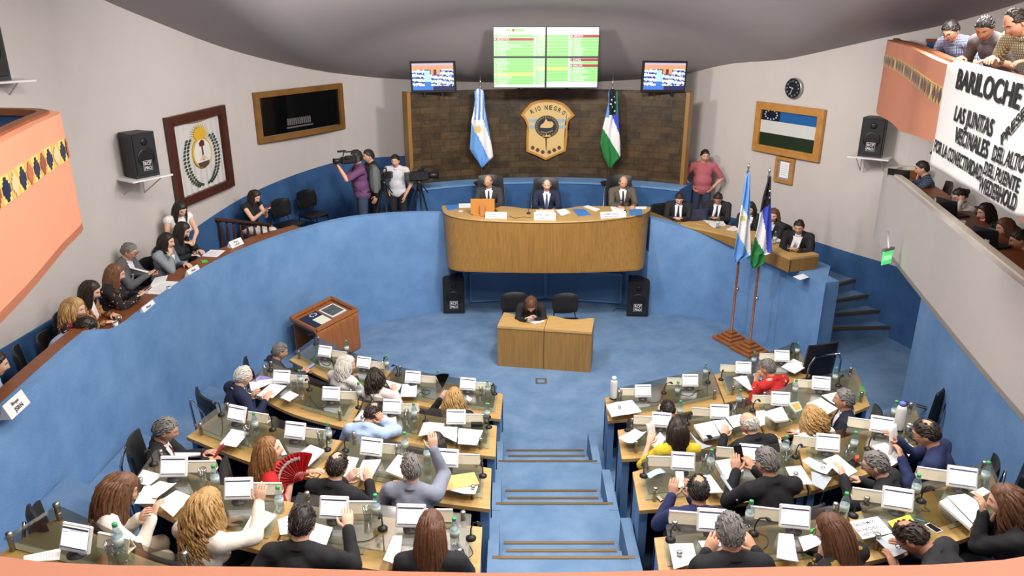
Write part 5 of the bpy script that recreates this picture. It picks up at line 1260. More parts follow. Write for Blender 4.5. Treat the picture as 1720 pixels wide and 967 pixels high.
flat(mb, [(360, 520), (430, 536), (512, 506), (512, 524), (430, 554), (362, 540)], .041, 2, .003); mb.build('emblem', [mat('crest_navy', (24, 28, 46), .5), MATS['crest_cream'], MATS['crest_leaf_light']], cr)
mb = MB(); flat(mb, [(384, 592), (478, 592), (462, 606), (440, 612), (430, 760), (424, 770), (416, 612), (396, 606)], .033, 0, .003); flat(mb, [(380, 592), (400, 562), (415, 580), (432, 552), (446, 580), (466, 560), (480, 592)], .041, 1, .003); mb.build('torch', [mat('crest_brown', (104, 66, 40), .5), MATS['crest_cream']], cr)
for x, y in ((258, 730), (320, 758), (384, 784), (466, 784), (528, 760), (590, 730)): mb = MB(); flat(mb, [(x - 27, y), (x - 9, y - 24), (x + 9, y - 24), (x + 27, y), (x + 9, y + 24), (x - 9, y + 24)], .030, 0, .003); mb.build('diamond', mat('crest_dark', (96, 52, 34), .6), cr)
mb = MB()
for ch, x, y, an in (('R', 262, 272, 28), ('I', 308, 250, 22), ('O', 344, 238, 15), ('N', 428, 226, 2), ('E', 482, 226, -4), ('G', 536, 238, -13), ('R', 586, 258, -22), ('O', 634, 288, -32)):
    a = math.radians(an); ca, sa = math.cos(a), math.sin(a); w2 = 19 if ch != 'I' else 5
    pa, pb = cq(x - w2*ca, y + 26 + w2*sa - 0, .030), cq(x + w2*ca, y + 26 - w2*sa, .030); up = cq(x - 26*sa, y - 26*ca, .030) - cq(x, y, .030); text_fit(mb, ch, pa, pb, up, up.length*2.0, thick=.002, bold=.03)
mb.build('lettering', mat('crest_ink', (60, 52, 36), .6), cr)

# ---- flags
def flag(name, label, rows, Y, colfn, mats_, pole, base, zbase, group, finial, big=False):
    """cloth hanging down its pole, outline read from the photograph; rows (y, xleft, xright)"""
    p0 = Q(pole[0][0], pole[0][1], Y); r = thing(name, label, 'flag', (p0.x, Y, zbase), 0, group)
    ys_ = [q[0] for q in rows]; nj, ni = 56, 26; G = []; px_ = []
    for j in range(nj):
        y = ys_[0] + (ys_[-1] - ys_[0])*j/(nj-1); xa, xb = np.interp(y, ys_, [q[1] for q in rows]), np.interp(y, ys_, [q[2] for q in rows]); row_ = []; pr = []
        for i in range(ni):
            u = i/(ni-1); x = xa + (xb - xa)*u; p = Q(x, y, Y); p.y -= .045 + .030*math.sin(u*11 + y*.02)*min(1, j/8); row_.append(p); pr.append((x, y))
        G.append(row_); px_.append(pr)
    mb = MB(); mb.grid(G, mf=lambda j, i: colfn((px_[j][i][0] + px_[j+1][i+1][0])/2, (px_[j][i][1] + px_[j+1][i+1][1])/2)); mb.build('cloth', mats_, r, solid=.006)
    zt = p0.z; px0 = p0.x; mb = MB(); mb.tube([(px0, Y, zbase + .03), (px0, Y, zt)], .020 if big else .014, 10); mb.build('pole', brown_wood if big else dark_wood, r)
    mb = MB(); mb.lathe([(.02, 0), (.026, .03), (.012, .06), (.022, .10), (.002, .17 if big else .26)], 12, (px0, Y, zt)); mb.build('finial', chrome, r)
    mb = MB()
    if big:
        for k, (hw, h0, h1) in enumerate(((.225, 0, .06), (.17, .06, .105), (.12, .105, .15), (.07, .15, .20))): mb.box((px0, Y, (h0+h1)/2), (hw*2, hw*2, h1-h0), 0, None, .012)
        mb.v = [tuple(Matrix.Rotation(math.radians(28), 4, 'Z') @ (Vector(v) - Vector((px0, Y, 0))) + Vector((px0, Y, 0))) for v in mb.v]
        mb.build('base', mat('cherry_wood', (136, 82, 42), .45, col2=(162, 102, 56), vscale=3), r); m2 = MB(); m2.ell((px0 + .03, Y, .95), .035, 10, 8); m2.build('clamp', chrome, r)
    else: mb.lathe([(.16, 0), (.16, .02), (.05, .04), (.025, .06)], 20, (px0, Y, zbase)); mb.build('base', mat('dark_red_base', (54, 18, 18), .35), r)
FLB, FLW, FLG = mat('flag_sky', (104, 158, 220), .8), mat('flag_white', (232, 232, 232), .8), mat('flag_gold', (216, 192, 124), .8)
FGR, FBK, FBL = mat('flag_green', (34, 122, 62), .8), mat('flag_black', (18, 18, 24), .8), mat('flag_blue', (58, 78, 190), .8)
def side_of(x, y, a, b): return (b[0]-a[0])*(y-a[1]) - (b[1]-a[1])*(x-a[0])
def arg_back(x, y):
    if y < 202 and 797 < x < 815: return 0 if int((x - 797 + (y-150)*.02)/3.6) % 2 == 0 else 1
    if math.hypot(x - 802.5, y - 217) < 6.5: return 2
    if side_of(x, y, (790, 201), (824, 271)) > 0: return 0
    return 0 if side_of(x, y, (809, 190), (826, 242)) < 0 else 1
flag('flag', 'sky blue and white sun flag on stone wall, left of crest', [(148, 803, 807), (153, 797, 813), (165, 798, 813.5), (185, 796, 815), (202, 792, 818.5), (222, 791, 822), (250, 789, 827), (263, 797, 828.5), (272, 803, 820), (280, 808.5, 811)], 14.92, arg_back, [FLB, FLW, FLG], [(807, 150)], None, 2.166, 'flags behind the presidency desk', None)
STARS = [(1027, 166), (1031, 163), (1033, 172), (1028, 180), (1032, 186), (1025.5, 174)]
def rn_back(x, y):
    if y < 193 and 1023 < x < 1036.5:
        if any(math.hypot(x - a, y - b) < 1.3 for a, b in STARS): return 1
        return 4 if x > 1034 else 3
    if y < 196 and x <= 1023: return 0
    if side_of(x, y, (1012, 214), (1042, 264)) > 0: return 2
    return 5 if side_of(x, y, (1026, 190), (1040, 226)) < 0 else 1
flag('flag', 'green white blue flag on stone wall, right of crest', [(149, 1027, 1031), (154, 1021, 1037), (170, 1022, 1037), (195, 1017, 1038.5), (220, 1011, 1040), (240, 1008, 1041.5), (264, 1014, 1042), (272, 1018, 1034), (281, 1022, 1026)], 14.92, rn_back, [FLB, FLW, FGR, FBK, FGR, FBL], [(1029, 151)], None, 2.166, 'flags behind the presidency desk', None)
def arg_front(x, y):
    if math.hypot(x - 1245.5, y - 366) < 5.2: return 2
    if side_of(x, y, (1241.5, 337), (1259, 371)) < 0: return 0
    return 0 if side_of(x, y, (1236.5, 388), (1259, 430)) > 0 else 1
flag('flag', 'sky blue and white sun flag on tall wooden pole in the well', [(288, 1256, 1258.5), (297, 1250.6, 1259), (333, 1245, 1259.5), (364, 1240, 1259), (390, 1236, 1259), (426.5, 1230, 1259.5), (430, 1231, 1252), (438, 1233.5, 1237)], 12.17, arg_front, [FLB, FLW, FLG], [(1256.5, 291)], None, 0, 'flags on tall poles in the well', None, True)
ST2 = [(1287, 312), (1289.5, 309), (1291, 318), (1285, 331), (1288, 334), (1283, 333), (1290.5, 330)]
def rn_front(x, y):
    if side_of(x, y, (1279, 351.5), (1296, 337)) < 0:
        return 1 if any(math.hypot(x - a, y - b) < 1.2 for a, b in ST2) else 3
    if side_of(x, y, (1266.5, 394), (1284, 428)) > 0: return 2
    return 5 if side_of(x, y, (1279.5, 351), (1288, 424)) < 0 else 1
flag('flag', 'black blue white green flag on tall wooden pole in the well', [(295, 1291, 1293.5), (307, 1286.5, 1294), (328, 1280, 1294), (351, 1275, 1294.3), (375, 1271, 1294.5), (395, 1266, 1294.5), (422.6, 1260, 1294.5), (426, 1259, 1284), (440, 1258.5, 1281), (448.5, 1262, 1266)], 11.73, rn_front, [FLB, FLW, FGR, FBK, FGR, FBL], [(1291.5, 299)], None, 0, 'flags on tall poles in the well', None, True)

# ---- lectern table with a framed display by the left end of the front row
A_, B_, C_, D_ = Vector((-3.05, 11.0, 0)), Vector((-2.58, 11.88, 0)), Vector((-3.13, 12.45, 0)), Vector((-3.58, 11.52, 0))
cen = (A_ + B_ + C_ + D_)/4; le = thing('display_lectern', 'brown wooden lectern table with flag and framed picture beneath glass', 'lectern', (cen.x, cen.y, 0))
def lq(u, v): return A_.lerp(B_, u).lerp(D_.lerp(C_, u), v)
e1 = (B_ - A_).normalized(); n1 = Vector((-e1.y, e1.x, 0))
mb = MB(); prof = []
for k in range(7): a = PI/2*k/6; prof.append((.06 - .06*math.sin(a) + .0, .62 + .06*math.sin(a)*0 + .06*(1 - math.cos(a))*0 + .06*math.sin(a)))
rows = [[lq(u, v) + Vector((0, 0, z)) for u in (0, 1)] for v, z in [(-.04, 0.02), (-.045, .06), (-.045, .60), (-.03, .655), (0.02, .68), (.10, .69)]]
mb.grid(rows); rows2 = [[p + n1*.04 + Vector((0, 0, -.02)) for p in r] for r in rows]; mb.grid([r[::-1] for r in rows2]); 
for q in (0, 1): mb.grid([[r[q], s[q]] for r, s in zip(rows, rows2)] if q == 0 else [[s[q], r[q]] for r, s in zip(rows, rows2)])
mb.build('side_panel', lectern_wood, le)
mb = MB(); mb.prism([(p.x, p.y) for p in (lq(0, -.03), lq(1, -.03), lq(1, 1), lq(0, 1))], .62, .655); mb.build('tray', lectern_wood, le)
mb = MB()
for a, b in (((0, 0), (1, 0)), ((1, 0), (1, 1)), ((1, 1), (0, 1)), ((0, 1), (0, 0))): mb.tube([lq(*a) + Vector((0, 0, .685)), lq(*b) + Vector((0, 0, .685))], .035, 6, smooth=False)
mb.build('rim', mat('lectern_rim', (150, 92, 46), .4), le)
mb = MB(); mb.prism([(p.x, p.y) for p in (lq(.03, .94), lq(.97, .94), lq(.97, .98), lq(.03, .98))], 0, .62); mb.build('back_panel', lectern_wood, le)
def lay_on(name, label, cat, quad, th, m, z0=.656):
    v = [lq(*q) for q in quad]; c = sum(v, Vector())/4; r = thing(name, label, cat, (c.x, c.y, z0)); mb = MB(); mb.prism([(p.x - c.x, p.y - c.y) for p in v], 0, th); mb.build('body', m, r, True); return r, c
r, c = lay_on('picture', 'white-bordered dark picture lying in the lectern tray', 'picture', [(.54, .25), (.90, .25), (.90, .80), (.54, .80)], .012, white_plastic)
mb = MB(); mb.prism([(p.x - c.x, p.y - c.y) for p in (lq(.57, .30), lq(.87, .30), lq(.87, .75), lq(.57, .75))], .012, .014); mb.build('image', mat('picture_dark', (40, 42, 44), .4, col2=(120, 116, 96), vscale=9), r, True)
r, c = lay_on('display_flag', 'dark navy flag with star ring and cream band in lectern tray', 'flag', [(.10, .15), (.50, .15), (.50, .85), (.10, .85)], .008, navy_cov)
mb = MB(); mb.prism([(p.x - c.x, p.y - c.y) for p in (lq(.24, .18), lq(.48, .18), lq(.48, .55), lq(.24, .55))], .008, .010); mb.build('cream_band', cream_page, r, True)
mb = MB()
for k in range(9): a = 2*PI*k/9; q = lq(.36 + .07*math.cos(a), .72 + .07*math.sin(a)); mb.ell((q.x - c.x, q.y - c.y, .010), .012, 6, 4)
mb.build('stars', white_plastic, r, True)

# ---- things hung on the drum wall
def hung(px_tl, px_tr, px_bl, px_br, out=.05):
    L_, R_ = wallhit(*px_tl), wallhit(*px_tr); bl, br = wallhit(*px_bl), wallhit(*px_br)
    a = ((L_ + bl)/2); b = ((R_ + br)/2); zt = (L_.z + R_.z)/2; zb = (bl.z + br.z)/2; e = Vector((b.x - a.x, b.y - a.y, 0)); Wd = e.length; e.normalize(); n = Vector((e.y, -e.x, 0))
    if n.dot(Vector((.6, 8, 0)) - Vector((a.x, a.y, 0))) < 0: n = -n
    o = Vector((a.x, a.y, zb)) + n*out
    return (lambda u, v, d=0.: o + e*(Wd*u) + Vector((0, 0, (zt - zb)*v)) + n*d), Wd, zt - zb, n
def slab(mb, pt, poly_, d0, d1, mi=0):
    n = len(poly_); F = [pt(u, v, d1) for u, v in poly_]; B = [pt(u, v, d0) for u, v in poly_]
    bm = bmesh.new(); f = bm.faces.new([bm.verts.new(p) for p in F]); bmesh.ops.triangulate(bm, faces=[f]); bm.verts.index_update(); mb.add([p.co for p in bm.verts], [[q.index for q in f.verts] for f in bm.faces], mi); bm.free()
    mb.add(F + B, [(i, (i+1) % n, (i+1) % n + n, i + n) for i in range(n)], mi)
def framed(mb, pt, Wd, Hd, bw, d0, d1):
    u, v = bw/Wd, bw/Hd
    for pl in ([(0, 0), (1, 0), (1-u, v), (u, v)], [(1, 0), (1, 1), (1-u, 1-v), (1-u, v)], [(1, 1), (0, 1), (u, 1-v), (1-u, 1-v)], [(0, 1), (0, 0), (u, v), (u, 1-v)]): slab(mb, pt, pl, d0, d1)
    for pl in ([(u*.7, v*.7), (1-u*.7, v*.7), (1-u, v), (u, v)], [(u*.7, 1-v*.7), (1-u*.7, 1-v*.7), (1-u, 1-v), (u, 1-v)]): slab(mb, pt, pl, d1, d1 + .012)
# mahogany frame with the embroidered emblem cloth
pt, Wd, Hd, n = hung((275, 200), (371, 173), (291, 344), (387, 319), .02); zc = pt(0, 0)
fr = thing('framed_emblem', 'mahogany framed white cloth with laurel wreath and sun emblem', 'framed picture', pt(.5, 0)); mb = MB(); framed(mb, pt, Wd, Hd, .14, 0, .07); mb.build('frame', dark_wood, fr)
mb = MB(); rows = [[pt(.12 + .76*i/40, .08 + .84*j/20, .022 + .010*math.sin(i*1.25)*(1 - j/26)) for i in range(41)] for j in range(21)]; mb.grid(rows); mb.build('cloth', mat('banner_cloth', (206, 204, 200), .85), fr)
for s0, s1, a, b in ((-1, 0, .24, .50), (1, 0, .76, .50)):
    mb = MB()
    for k in range(17):
        t = k/16; ang = PI*.5 + s0*(.25 + 2.55*(1 - t)); cx, cy = .50 + .27*math.sin(s0*(.30 + 2.0*t)*1.0)*(1 if True else 0), .46 - .33*math.cos(.30 + 2.0*t)
        for q in (-1, 1):
            pa = (cx + q*.028, cy + .014); slab(mb, pt, [(pa[0] - .020, pa[1] - .010), (pa[0] + .006, pa[1] - .016), (pa[0] + .024, pa[1] + .008), (pa[0], pa[1] + .016)], .035, .042)
    mb.build('laurel_branch', mat('laurel_green', (44, 60, 36), .8), fr)
mb = MB()
for k in range(24): a = 2*PI*k/24; slab(mb, pt, [(.5 + .07*math.cos(a - .1), .74 + .05*math.sin(a - .1)), (.5 + .165*math.cos(a), .74 + .115*math.sin(a)), (.5 + .07*math.cos(a + .1), .74 + .05*math.sin(a + .1))], .035, .043)
slab(mb, pt, [(.5 + .10*math.cos(2*PI*k/20), .74 + .07*math.sin(2*PI*k/20)) for k in range(20)], .035, .046); mb.build('sun', mat('sun_gold', (220, 176, 44), .6), fr)
mb = MB(); slab(mb, pt, [(.5 + .165*math.cos(2*PI*k/28), .52 + .175*math.sin(2*PI*k/28)) for k in range(28)], .035, .048, 0); slab(mb, pt, [(.5 + .145*math.cos(2*PI*k/28), .52 + .16*math.sin(2*PI*k/28)) for k in range(28)], .035, .051, 1)
slab(mb, pt, [(.485, .44), (.515, .44), (.512, .62), (.488, .62)], .036, .054, 2); slab(mb, pt, [(.46, .60), (.54, .60), (.545, .655), (.50, .675), (.455, .64)], .036, .057, 3); slab(mb, pt, [(.40, .42), (.60, .42), (.58, .37), (.50, .345), (.42, .37)], .036, .054, 2); slab(mb, pt, [(.42, .44), (.50, .50), (.58, .44), (.52, .45), (.48, .45)], .036, .056, 4)
mb.build('emblem', [MATS['sun_gold'], mat('emblem_white', (224, 222, 214), .8), mat('emblem_brown', (84, 68, 48), .8), mat('emblem_red', (96, 30, 34), .8), mat('emblem_skin', (216, 186, 150), .8)], fr)
mb = MB(); mb.tube([pt(.12 + .76*i/12, .93 - .05*math.sin(PI*i/12), .05) for i in range(13)], .008, 6); mb.build('cord', mat('cord_gold', (150, 128, 62), .6), fr)
# picture of a flag in a pine frame, a small framed document and the clock
pt, Wd, Hd, n = hung((1276, 167), (1390, 187), (1267, 250), (1378, 273), .02); fr = thing('framed_flag', 'pine framed flag with star ring on the wall below clock', 'framed picture', pt(.5, 0))
mb = MB(); framed(mb, pt, Wd, Hd, .13, 0, .06); mb.build('frame', frame_wood, fr)
u, v = .12/Wd, .12/Hd; mb = MB(); iu = lambda x: u + (1 - 2*u)*x; iv = lambda y: v + (1 - 2*v)*y
def R4(x0, x1, y0, y1, mi, d): slab(mb, pt, [(iu(x0), iv(y0)), (iu(x1), iv(y0)), (iu(x1), iv(y1)), (iu(x0), iv(y1))], .005, d, mi)
R4(0, 1, 0, .36, 0, .02); R4(0, 1, .36, .70, 1, .02); R4(0, .34, .70, 1, 2, .02); R4(.34, 1, .70, 1, 3, .02)
for k in range(12): a = 2*PI*k/12; slab(mb, pt, [(iu(.18 + .11*math.cos(a)) + .012*math.cos(q*PI/3), iv(.86 + .12*math.sin(a)) + .016*math.sin(q*PI/3)) for q in range(6)], .02, .024, 1)
mb.build('flag_image', [mat('pic_green', (34, 50, 30), .3), mat('pic_white', (210, 212, 208), .4), mat('pic_navy', (22, 28, 50), .3), mat('pic_blue', (36, 96, 160), .3)], fr)
pt, Wd, Hd, n = hung((1307, 262), (1337, 266), (1303, 304), (1333, 309), .02); fr = thing('framed_document', 'small pine framed document below the framed flag', 'framed picture', pt(.5, 0))
mb = MB(); framed(mb, pt, Wd, Hd, .055, 0, .05); mb.build('frame', frame_wood, fr); mb = MB(); slab(mb, pt, [(.14, .10), (.86, .10), (.86, .90), (.14, .90)], .005, .02, 0); slab(mb, pt, [(.26, .2), (.74, .2), (.74, .82), (.26, .82)], .02, .024, 1)
for k in range(6): slab(mb, pt, [(.32, .30 + .08*k), (.68, .30 + .08*k), (.68, .325 + .08*k), (.32, .325 + .08*k)], .024, .026, 2)
mb.build('document', [mat('doc_mount', (150, 140, 150), .7), paper_mat, PSP], fr)
h_ = wallhit(1337, 148); pt, Wd, Hd, n = hung((1320, 131), (1354, 131), (1320, 165), (1354, 165), .02); c = pt(.5, .5, .03); ck = thing('wall_clock', 'round black wall clock with silver rim above framed flag', 'clock', c)
tq = n.to_track_quat('Z', 'Y').to_matrix().to_4x4(); T = Matrix.Translation(c) @ tq; rr = .185
mb = MB(); mb.lathe([(rr*.88, -.02), (rr, -.02), (rr, .02), (rr*.93, .035), (rr*.88, .02)], 32, M=T); mb.build('rim', steel, ck); mb = MB(); mb.lathe([(rr*.90, -.015), (rr*.90, .036)], 32, M=T, smooth=False); mb.build('face', mat('clock_black', (24, 28, 36), .4), ck)
ez = Vector((0, 0, 1)); ex_ = ez.cross(n).normalized(); mb = MB()
for k in range(12):
    a = PI*k/6; q = c + (ex_*math.sin(a) + ez*math.cos(a))*rr*.70 + n*.038; txt = str(k or 12); text_fit(mb, txt, q - ex_*.017 - ez*.014, q + ex_*.017 - ez*.014, ez, .03, thick=.001)
mb.build('numerals', mat('clock_grey', (150, 156, 164), .5), ck)
mb = MB()
for hr, ln, wd in (((9 + 33/60)*PI/6, .40, .010), (33*PI/30, .62, .007)): d_ = ex_*math.sin(hr) + ez*math.cos(hr); mb.tube([c + n*.044 - d_*rr*.12, c + n*.044 + d_*rr*ln], wd*.7, 6)
mb.build('hands', white_plastic, ck)
# booth window
pt, Wd, Hd, n = hung((424, 160), (571, 135), (431, 243), (575, 214), .01); wn = MB(); framed(wn, pt, Wd, Hd, .10, 0, .07); wo = struct(wn.build('window_1', mat('window_oak', (120, 82, 36), .45, col2=(146, 104, 52), vscale=3)))
mb = MB(); slab(mb, pt, [(.04, .07), (.96, .07), (.96, .93), (.04, .93)], .004, .018); mb.build('pane', mat('booth_dark_glass', (10, 11, 13), .06, spec=.6), wo)
mb = MB(); slab(mb, pt, [(.05, .09), (.92, .09), (.92, .115), (.05, .115)], .018, .03); mb.build('sill', mat('pale_sill', (150, 146, 140), .5), wo)
mb = MB(); slab(mb, pt, [(.32, .20), (.62, .20), (.62, .23), (.32, .23)], .018, .024)
for k in range(12): slab(mb, pt, [(.33 + .023*k, .26), (.345 + .023*k, .26), (.345 + .023*k, .40 - .004*(k % 3)), (.33 + .023*k, .40)], .018, .023)
mb.build('seat_reflection', mat('reflection_grey', (104, 100, 102), .6), wo)  # reflection of the seat row, modelled as grey relief on the pane
# exit sign
p = Q(1490, 432, 9.9); ex = thing('exit_sign', 'green lit exit sign hanging below the press gallery', 'exit sign', p, .55); 
mb = MB(); mb.box((0, 0, .115), (.22, .04, .035)); mb.build('housing', mat('sign_grey', (120, 120, 116), .5), ex, True); mb = MB(); mb.box((0, 0, .0), (.20, .016, .19)); sp_ = mb.build('panel', mat('exit_green', (92, 226, 130), .4, emit=.55), ex, True)
mb = MB(); text_fit(mb, 'SALIDA', (-.088, -.009, -.03), (.088, -.009, -.03), (0, 0, 1), .06, thick=.001); mb.build('lettering', mat('exit_pale', (206, 250, 214), .4, emit=.7), ex, True); mb = MB(); mb.tube([(0, 0, .13), (0, .05, .36)], .012, 8); mb.build('hanger', white_plastic, ex, True)

# ---- banner hung over the upper balcony rail
b0, b1 = Vector((3.75, 6.9, 0)), Vector((3.2, 4.97, 0)); eb = (b1 - b0).normalized(); nb = Vector((eb.y, -eb.x, 0)); nb = nb if nb.x < 0 else -nb
def onban(px, py):   # point of the banner's hanging plane seen at this place of the photograph
    d = ray(px, py); o = b0 + nb*.14; t = (o - ORG).dot(nb)/d.dot(nb); return ORG + d*t
tl, bl, br = onban(1592, 107), onban(1562, 277), onban(1706, 364); zt = tl.z
s_of = lambda p: (p - b0).dot(eb); S0, S1 = s_of(tl), s_of(onban(1722, 240)) + .35; sbr = s_of(br)
bn = thing('protest_banner', 'white cloth protest banner with painted words over balcony rail', 'banner', tl); G = []
for j in range(25):
    row_ = []
    for i in range(41):
        u = i/40; s_ = S0 + (S1 - S0)*u; zb_ = np.interp(s_, [s_of(bl), sbr, S1], [bl.z, br.z, br.z + .05]); z_ = (zt + .02) + (zb_ - zt - .02)*j/24
        row_.append(b0 + nb*(.14 + .012*math.sin(u*17 + j*.3)*.35*(j/24) - (.045 if j < 1 else 0)) + eb*(s_ + (s_of(bl) - S0)*(j/24)*(1-u)) + Vector((0, 0, z_)))
    G.append(row_)
mb = MB(); mb.grid(G); mb.build('cloth', mat('banner_white', (228, 226, 224), .85, bump=.3, bscale=6), bn, solid=.004)
mb = MB()
for txt, a, b, h in (('BARILOCHE', (1607, 147), (1714, 183), 30), ('LAS JUNTAS', (1604, 201), (1668, 229), 23), ('PRESENTES', (1684, 244), (1770, 142), 19), ('VECINALES', (1604, 237), (1660, 266), 24), ('DEL ALTO', (1668, 268), (1722, 291), 25), ('POR LA CONECTIVIDAD', (1570, 253), (1649, 303), 19), ('DEL PUENTE', (1654, 291), (1713, 324), 21), ('WIEDERHOLD', (1645, 319), (1707, 354), 24)):
    pa, pb = onban(*a) + nb*.010, onban(*b) + nb*.010; hh = (onban(a[0], a[1] - h) + nb*.010 - pa).length; e_ = (pb - pa).normalized(); up_ = e_.cross(nb); up_ = up_ if up_.z > 0 else -up_; text_fit(mb, txt, pa, pb, up_ if txt == 'PRESENTES' else Vector((0, 0, 1)), hh*.88, thick=.001, bold=.028)
mb.build('lettering', mat('banner_ink', (24, 22, 24), .8), bn)

# ---- reporters' counter behind the left carpet wall
LWn = [(p.x, p.y) for p in LW]; iA = min(i for i, p in enumerate(LW) if p.y > 7.95); iB = max(i for i, p in enumerate(LW) if p.y < 12.3)
ct = thing('press_counter', 'long brown wooden counter behind the curved blue wall', 'counter', (LW[iA].x - .4, LW[iA].y, 1.2)); mb = MB(); ribbon(mb, offset(LWn[iA:iB+1], .135), .42, 1.90, 1.935); mb.build('top', brown_wood, ct)
mb = MB()
for i in (iA + 2, (iA+iB)//2, iB - 2): q = offset(LWn, .5)[i]; mb.box((q[0], q[1], 1.55), (.05, .05, .70))
mb.build('leg', brown_wood, ct)
ct = thing('rail_cap', 'brown wooden ledge behind blue wall near empty black chair', 'ledge', (LW[5].x - .2, LW[5].y, 1.2)); mb = MB(); ribbon(mb, offset(LWn[:iA-1], .135), .16, 2.13, 2.19); mb.build('board', brown_wood, ct); mb = MB(); ribbon(mb, offset(LWn[:iA-1], .135), .03, 1.2, 2.13); mb.build('panel', brown_wood, ct)
zc_ = 1.9355; ZM['W'] = (0, 300, 2.302); ZM['T'] = (230, 230, 3.583)
def block_card(label, l2, px, py, z, w_=.27, h_=.10, yaw=None):
    p = P(px, py, z); i = min(range(len(LW)), key=lambda k: (LW[k].xy - p.xy).length); t = (LW[min(i+1, 69)] - LW[max(i-1, 0)]); t.z = 0; t.normalize(); n = Vector((t.y, -t.x, 0)); r = thing('block_card', label, 'name card', p, 0, 'white block cards on the press counter')
    a, b = p - t*w_/2, p + t*w_/2; q = [a, b, b - n*.05 + Vector((0, 0, h_)), a - n*.05 + Vector((0, 0, h_)), a - n*.10, b - n*.10]; mb = MB(); mb.add(q, [(0, 1, 2, 3), (3, 2, 5, 4), (0, 4, 5, 1), (0, 3, 4), (1, 5, 2)]); mb.build('card', white_plastic, r)
    mb = MB(); up = -n*.05 + Vector((0, 0, h_)); of = n*.003 + Vector((0, 0, .0015))
    for txt, v, hh, w0, w1 in (('Bloque', .60, .22, .32, .66), (l2, .18, .28, .30, .70)): text_fit(mb, txt, a + t*w_*w0 + up*v + of, a + t*w_*w1 + up*v + of, up, hh*h_, thick=.0008)
    mb.build('lettering', MATS['ink_dark'], r)
block_card('white block card at photo edge on the brown ledge', 'JSRN', 36, 690, 2.19, .30, .13); block_card('white block card beside woman in floral blouse', 'JSRN', 256, 524, zc_, .28, .11); block_card('white block card before woman in grey blazer', 'PF', 330, 462, zc_, .28, .11); block_card('white block card nearest the dark balustrade', 'UCR', 400, 413, zc_, .28, .10)
S('W', [(562, 445), (618, 396), (695, 400), (640, 450)], zc_, 'white papers on press counter before grey-suited man', thick=.006); S('W', [(780, 300), (815, 275), (872, 278), (838, 304)], zc_, 'white papers on press counter by long-haired woman in black')
S('W', [(600, 385), (650, 375), (640, 400), (575, 425)], zc_, 'white page held near phone of grey-suited man')
for l, x, y in (('white paper cup on counter before grey-suited man', 655, 440), ('white paper cup beside woman in leopard print', 450, 580)):
    p = P(*zp('W', x, y), zc_); o = thing('paper_cup', l, 'cup', p, 0, 'white paper cups'); mb = MB(); mb.lathe([(.024, 0), (.032, .085), (.030, .085), (.022, .006)], 14); mb.build('cup', white_plastic, o, True); mb = MB(); mb.lathe([(.0335, .080), (.0335, .087), (.030, .087), (.030, .080)], 14); mb.build('lip', white_plastic, o, True); PROTO['papercup'] = o
small_box('phone', 'bright green phone on press counter', 'phone', 'W', [(778, 318), (800, 315), (804, 322), (782, 327)], zc_, .01, MATS['green_marker']); put('tumbler', None, 'clear ashtray glass before long-haired woman in black', P(*zp('W', 755, 305), zc_), 0)
put('tumbler', None, 'clear tumbler before woman in leopard print', P(*zp('W', 460, 560), zc_), 0)
small_box('pouch', 'pink pouch lying on top of the blue dado', 'pouch', 'T', [(60, 535), (105, 518), (110, 528), (66, 548)], 1.985, .03, mat('pink_cloth', (170, 60, 110), .8))
# dark balustrade closing the reporters' bay
ra, rb = P(330, 363, 2.05), P(455, 379, 2.02); rb.z = ra.z = 2.03; bs = thing('balustrade', 'dark mahogany balustrade closing the press bay', 'balustrade', ((ra.x+rb.x)/2, (ra.y+rb.y)/2, 1.2))
mb = MB(); mb.tube([ra, rb], .045, 8, flat=.7); mb.build('handrail', dark_wood, bs); mb = MB(); mb.tube([ra - Vector((0, 0, .7)), rb - Vector((0, 0, .7))], .03, 6); mb.build('bottom_rail', dark_wood, bs)
for k in range(11):
    q = ra.lerp(rb, .04 + .92*k/10); mb = MB(); mb.lathe([(.018, 1.33), (.018, 1.42), (.032, 1.52), (.022, 1.66), (.030, 1.80), (.018, 1.92), (.018, 2.01)], 10, (q.x, q.y, 0)); mb.build('baluster', dark_wood, bs)
# empty black chairs of the left gallery
for l, px, py in (('empty black chair beneath mahogany-framed emblem, behind balustrade', 356, 351), ('second empty black chair beneath mahogany-framed emblem', 394, 342), ('black chair against blue dado behind woman in black', 433, 325), ('empty black chair against blue dado under booth window', 470, 313), ('empty black chair standing apart under booth window', 513, 334), ('empty black chair beside woman looking at red phone', 470, 349)):
    p = P(px, py, 1.90); yw = face(p, (1.2, 10.3)); q = p + Vector((-math.sin(yw), math.cos(yw), 0))*.22; chair('visitor', l, (q.x, q.y, 1.2), yw, 'black chairs in the left gallery')
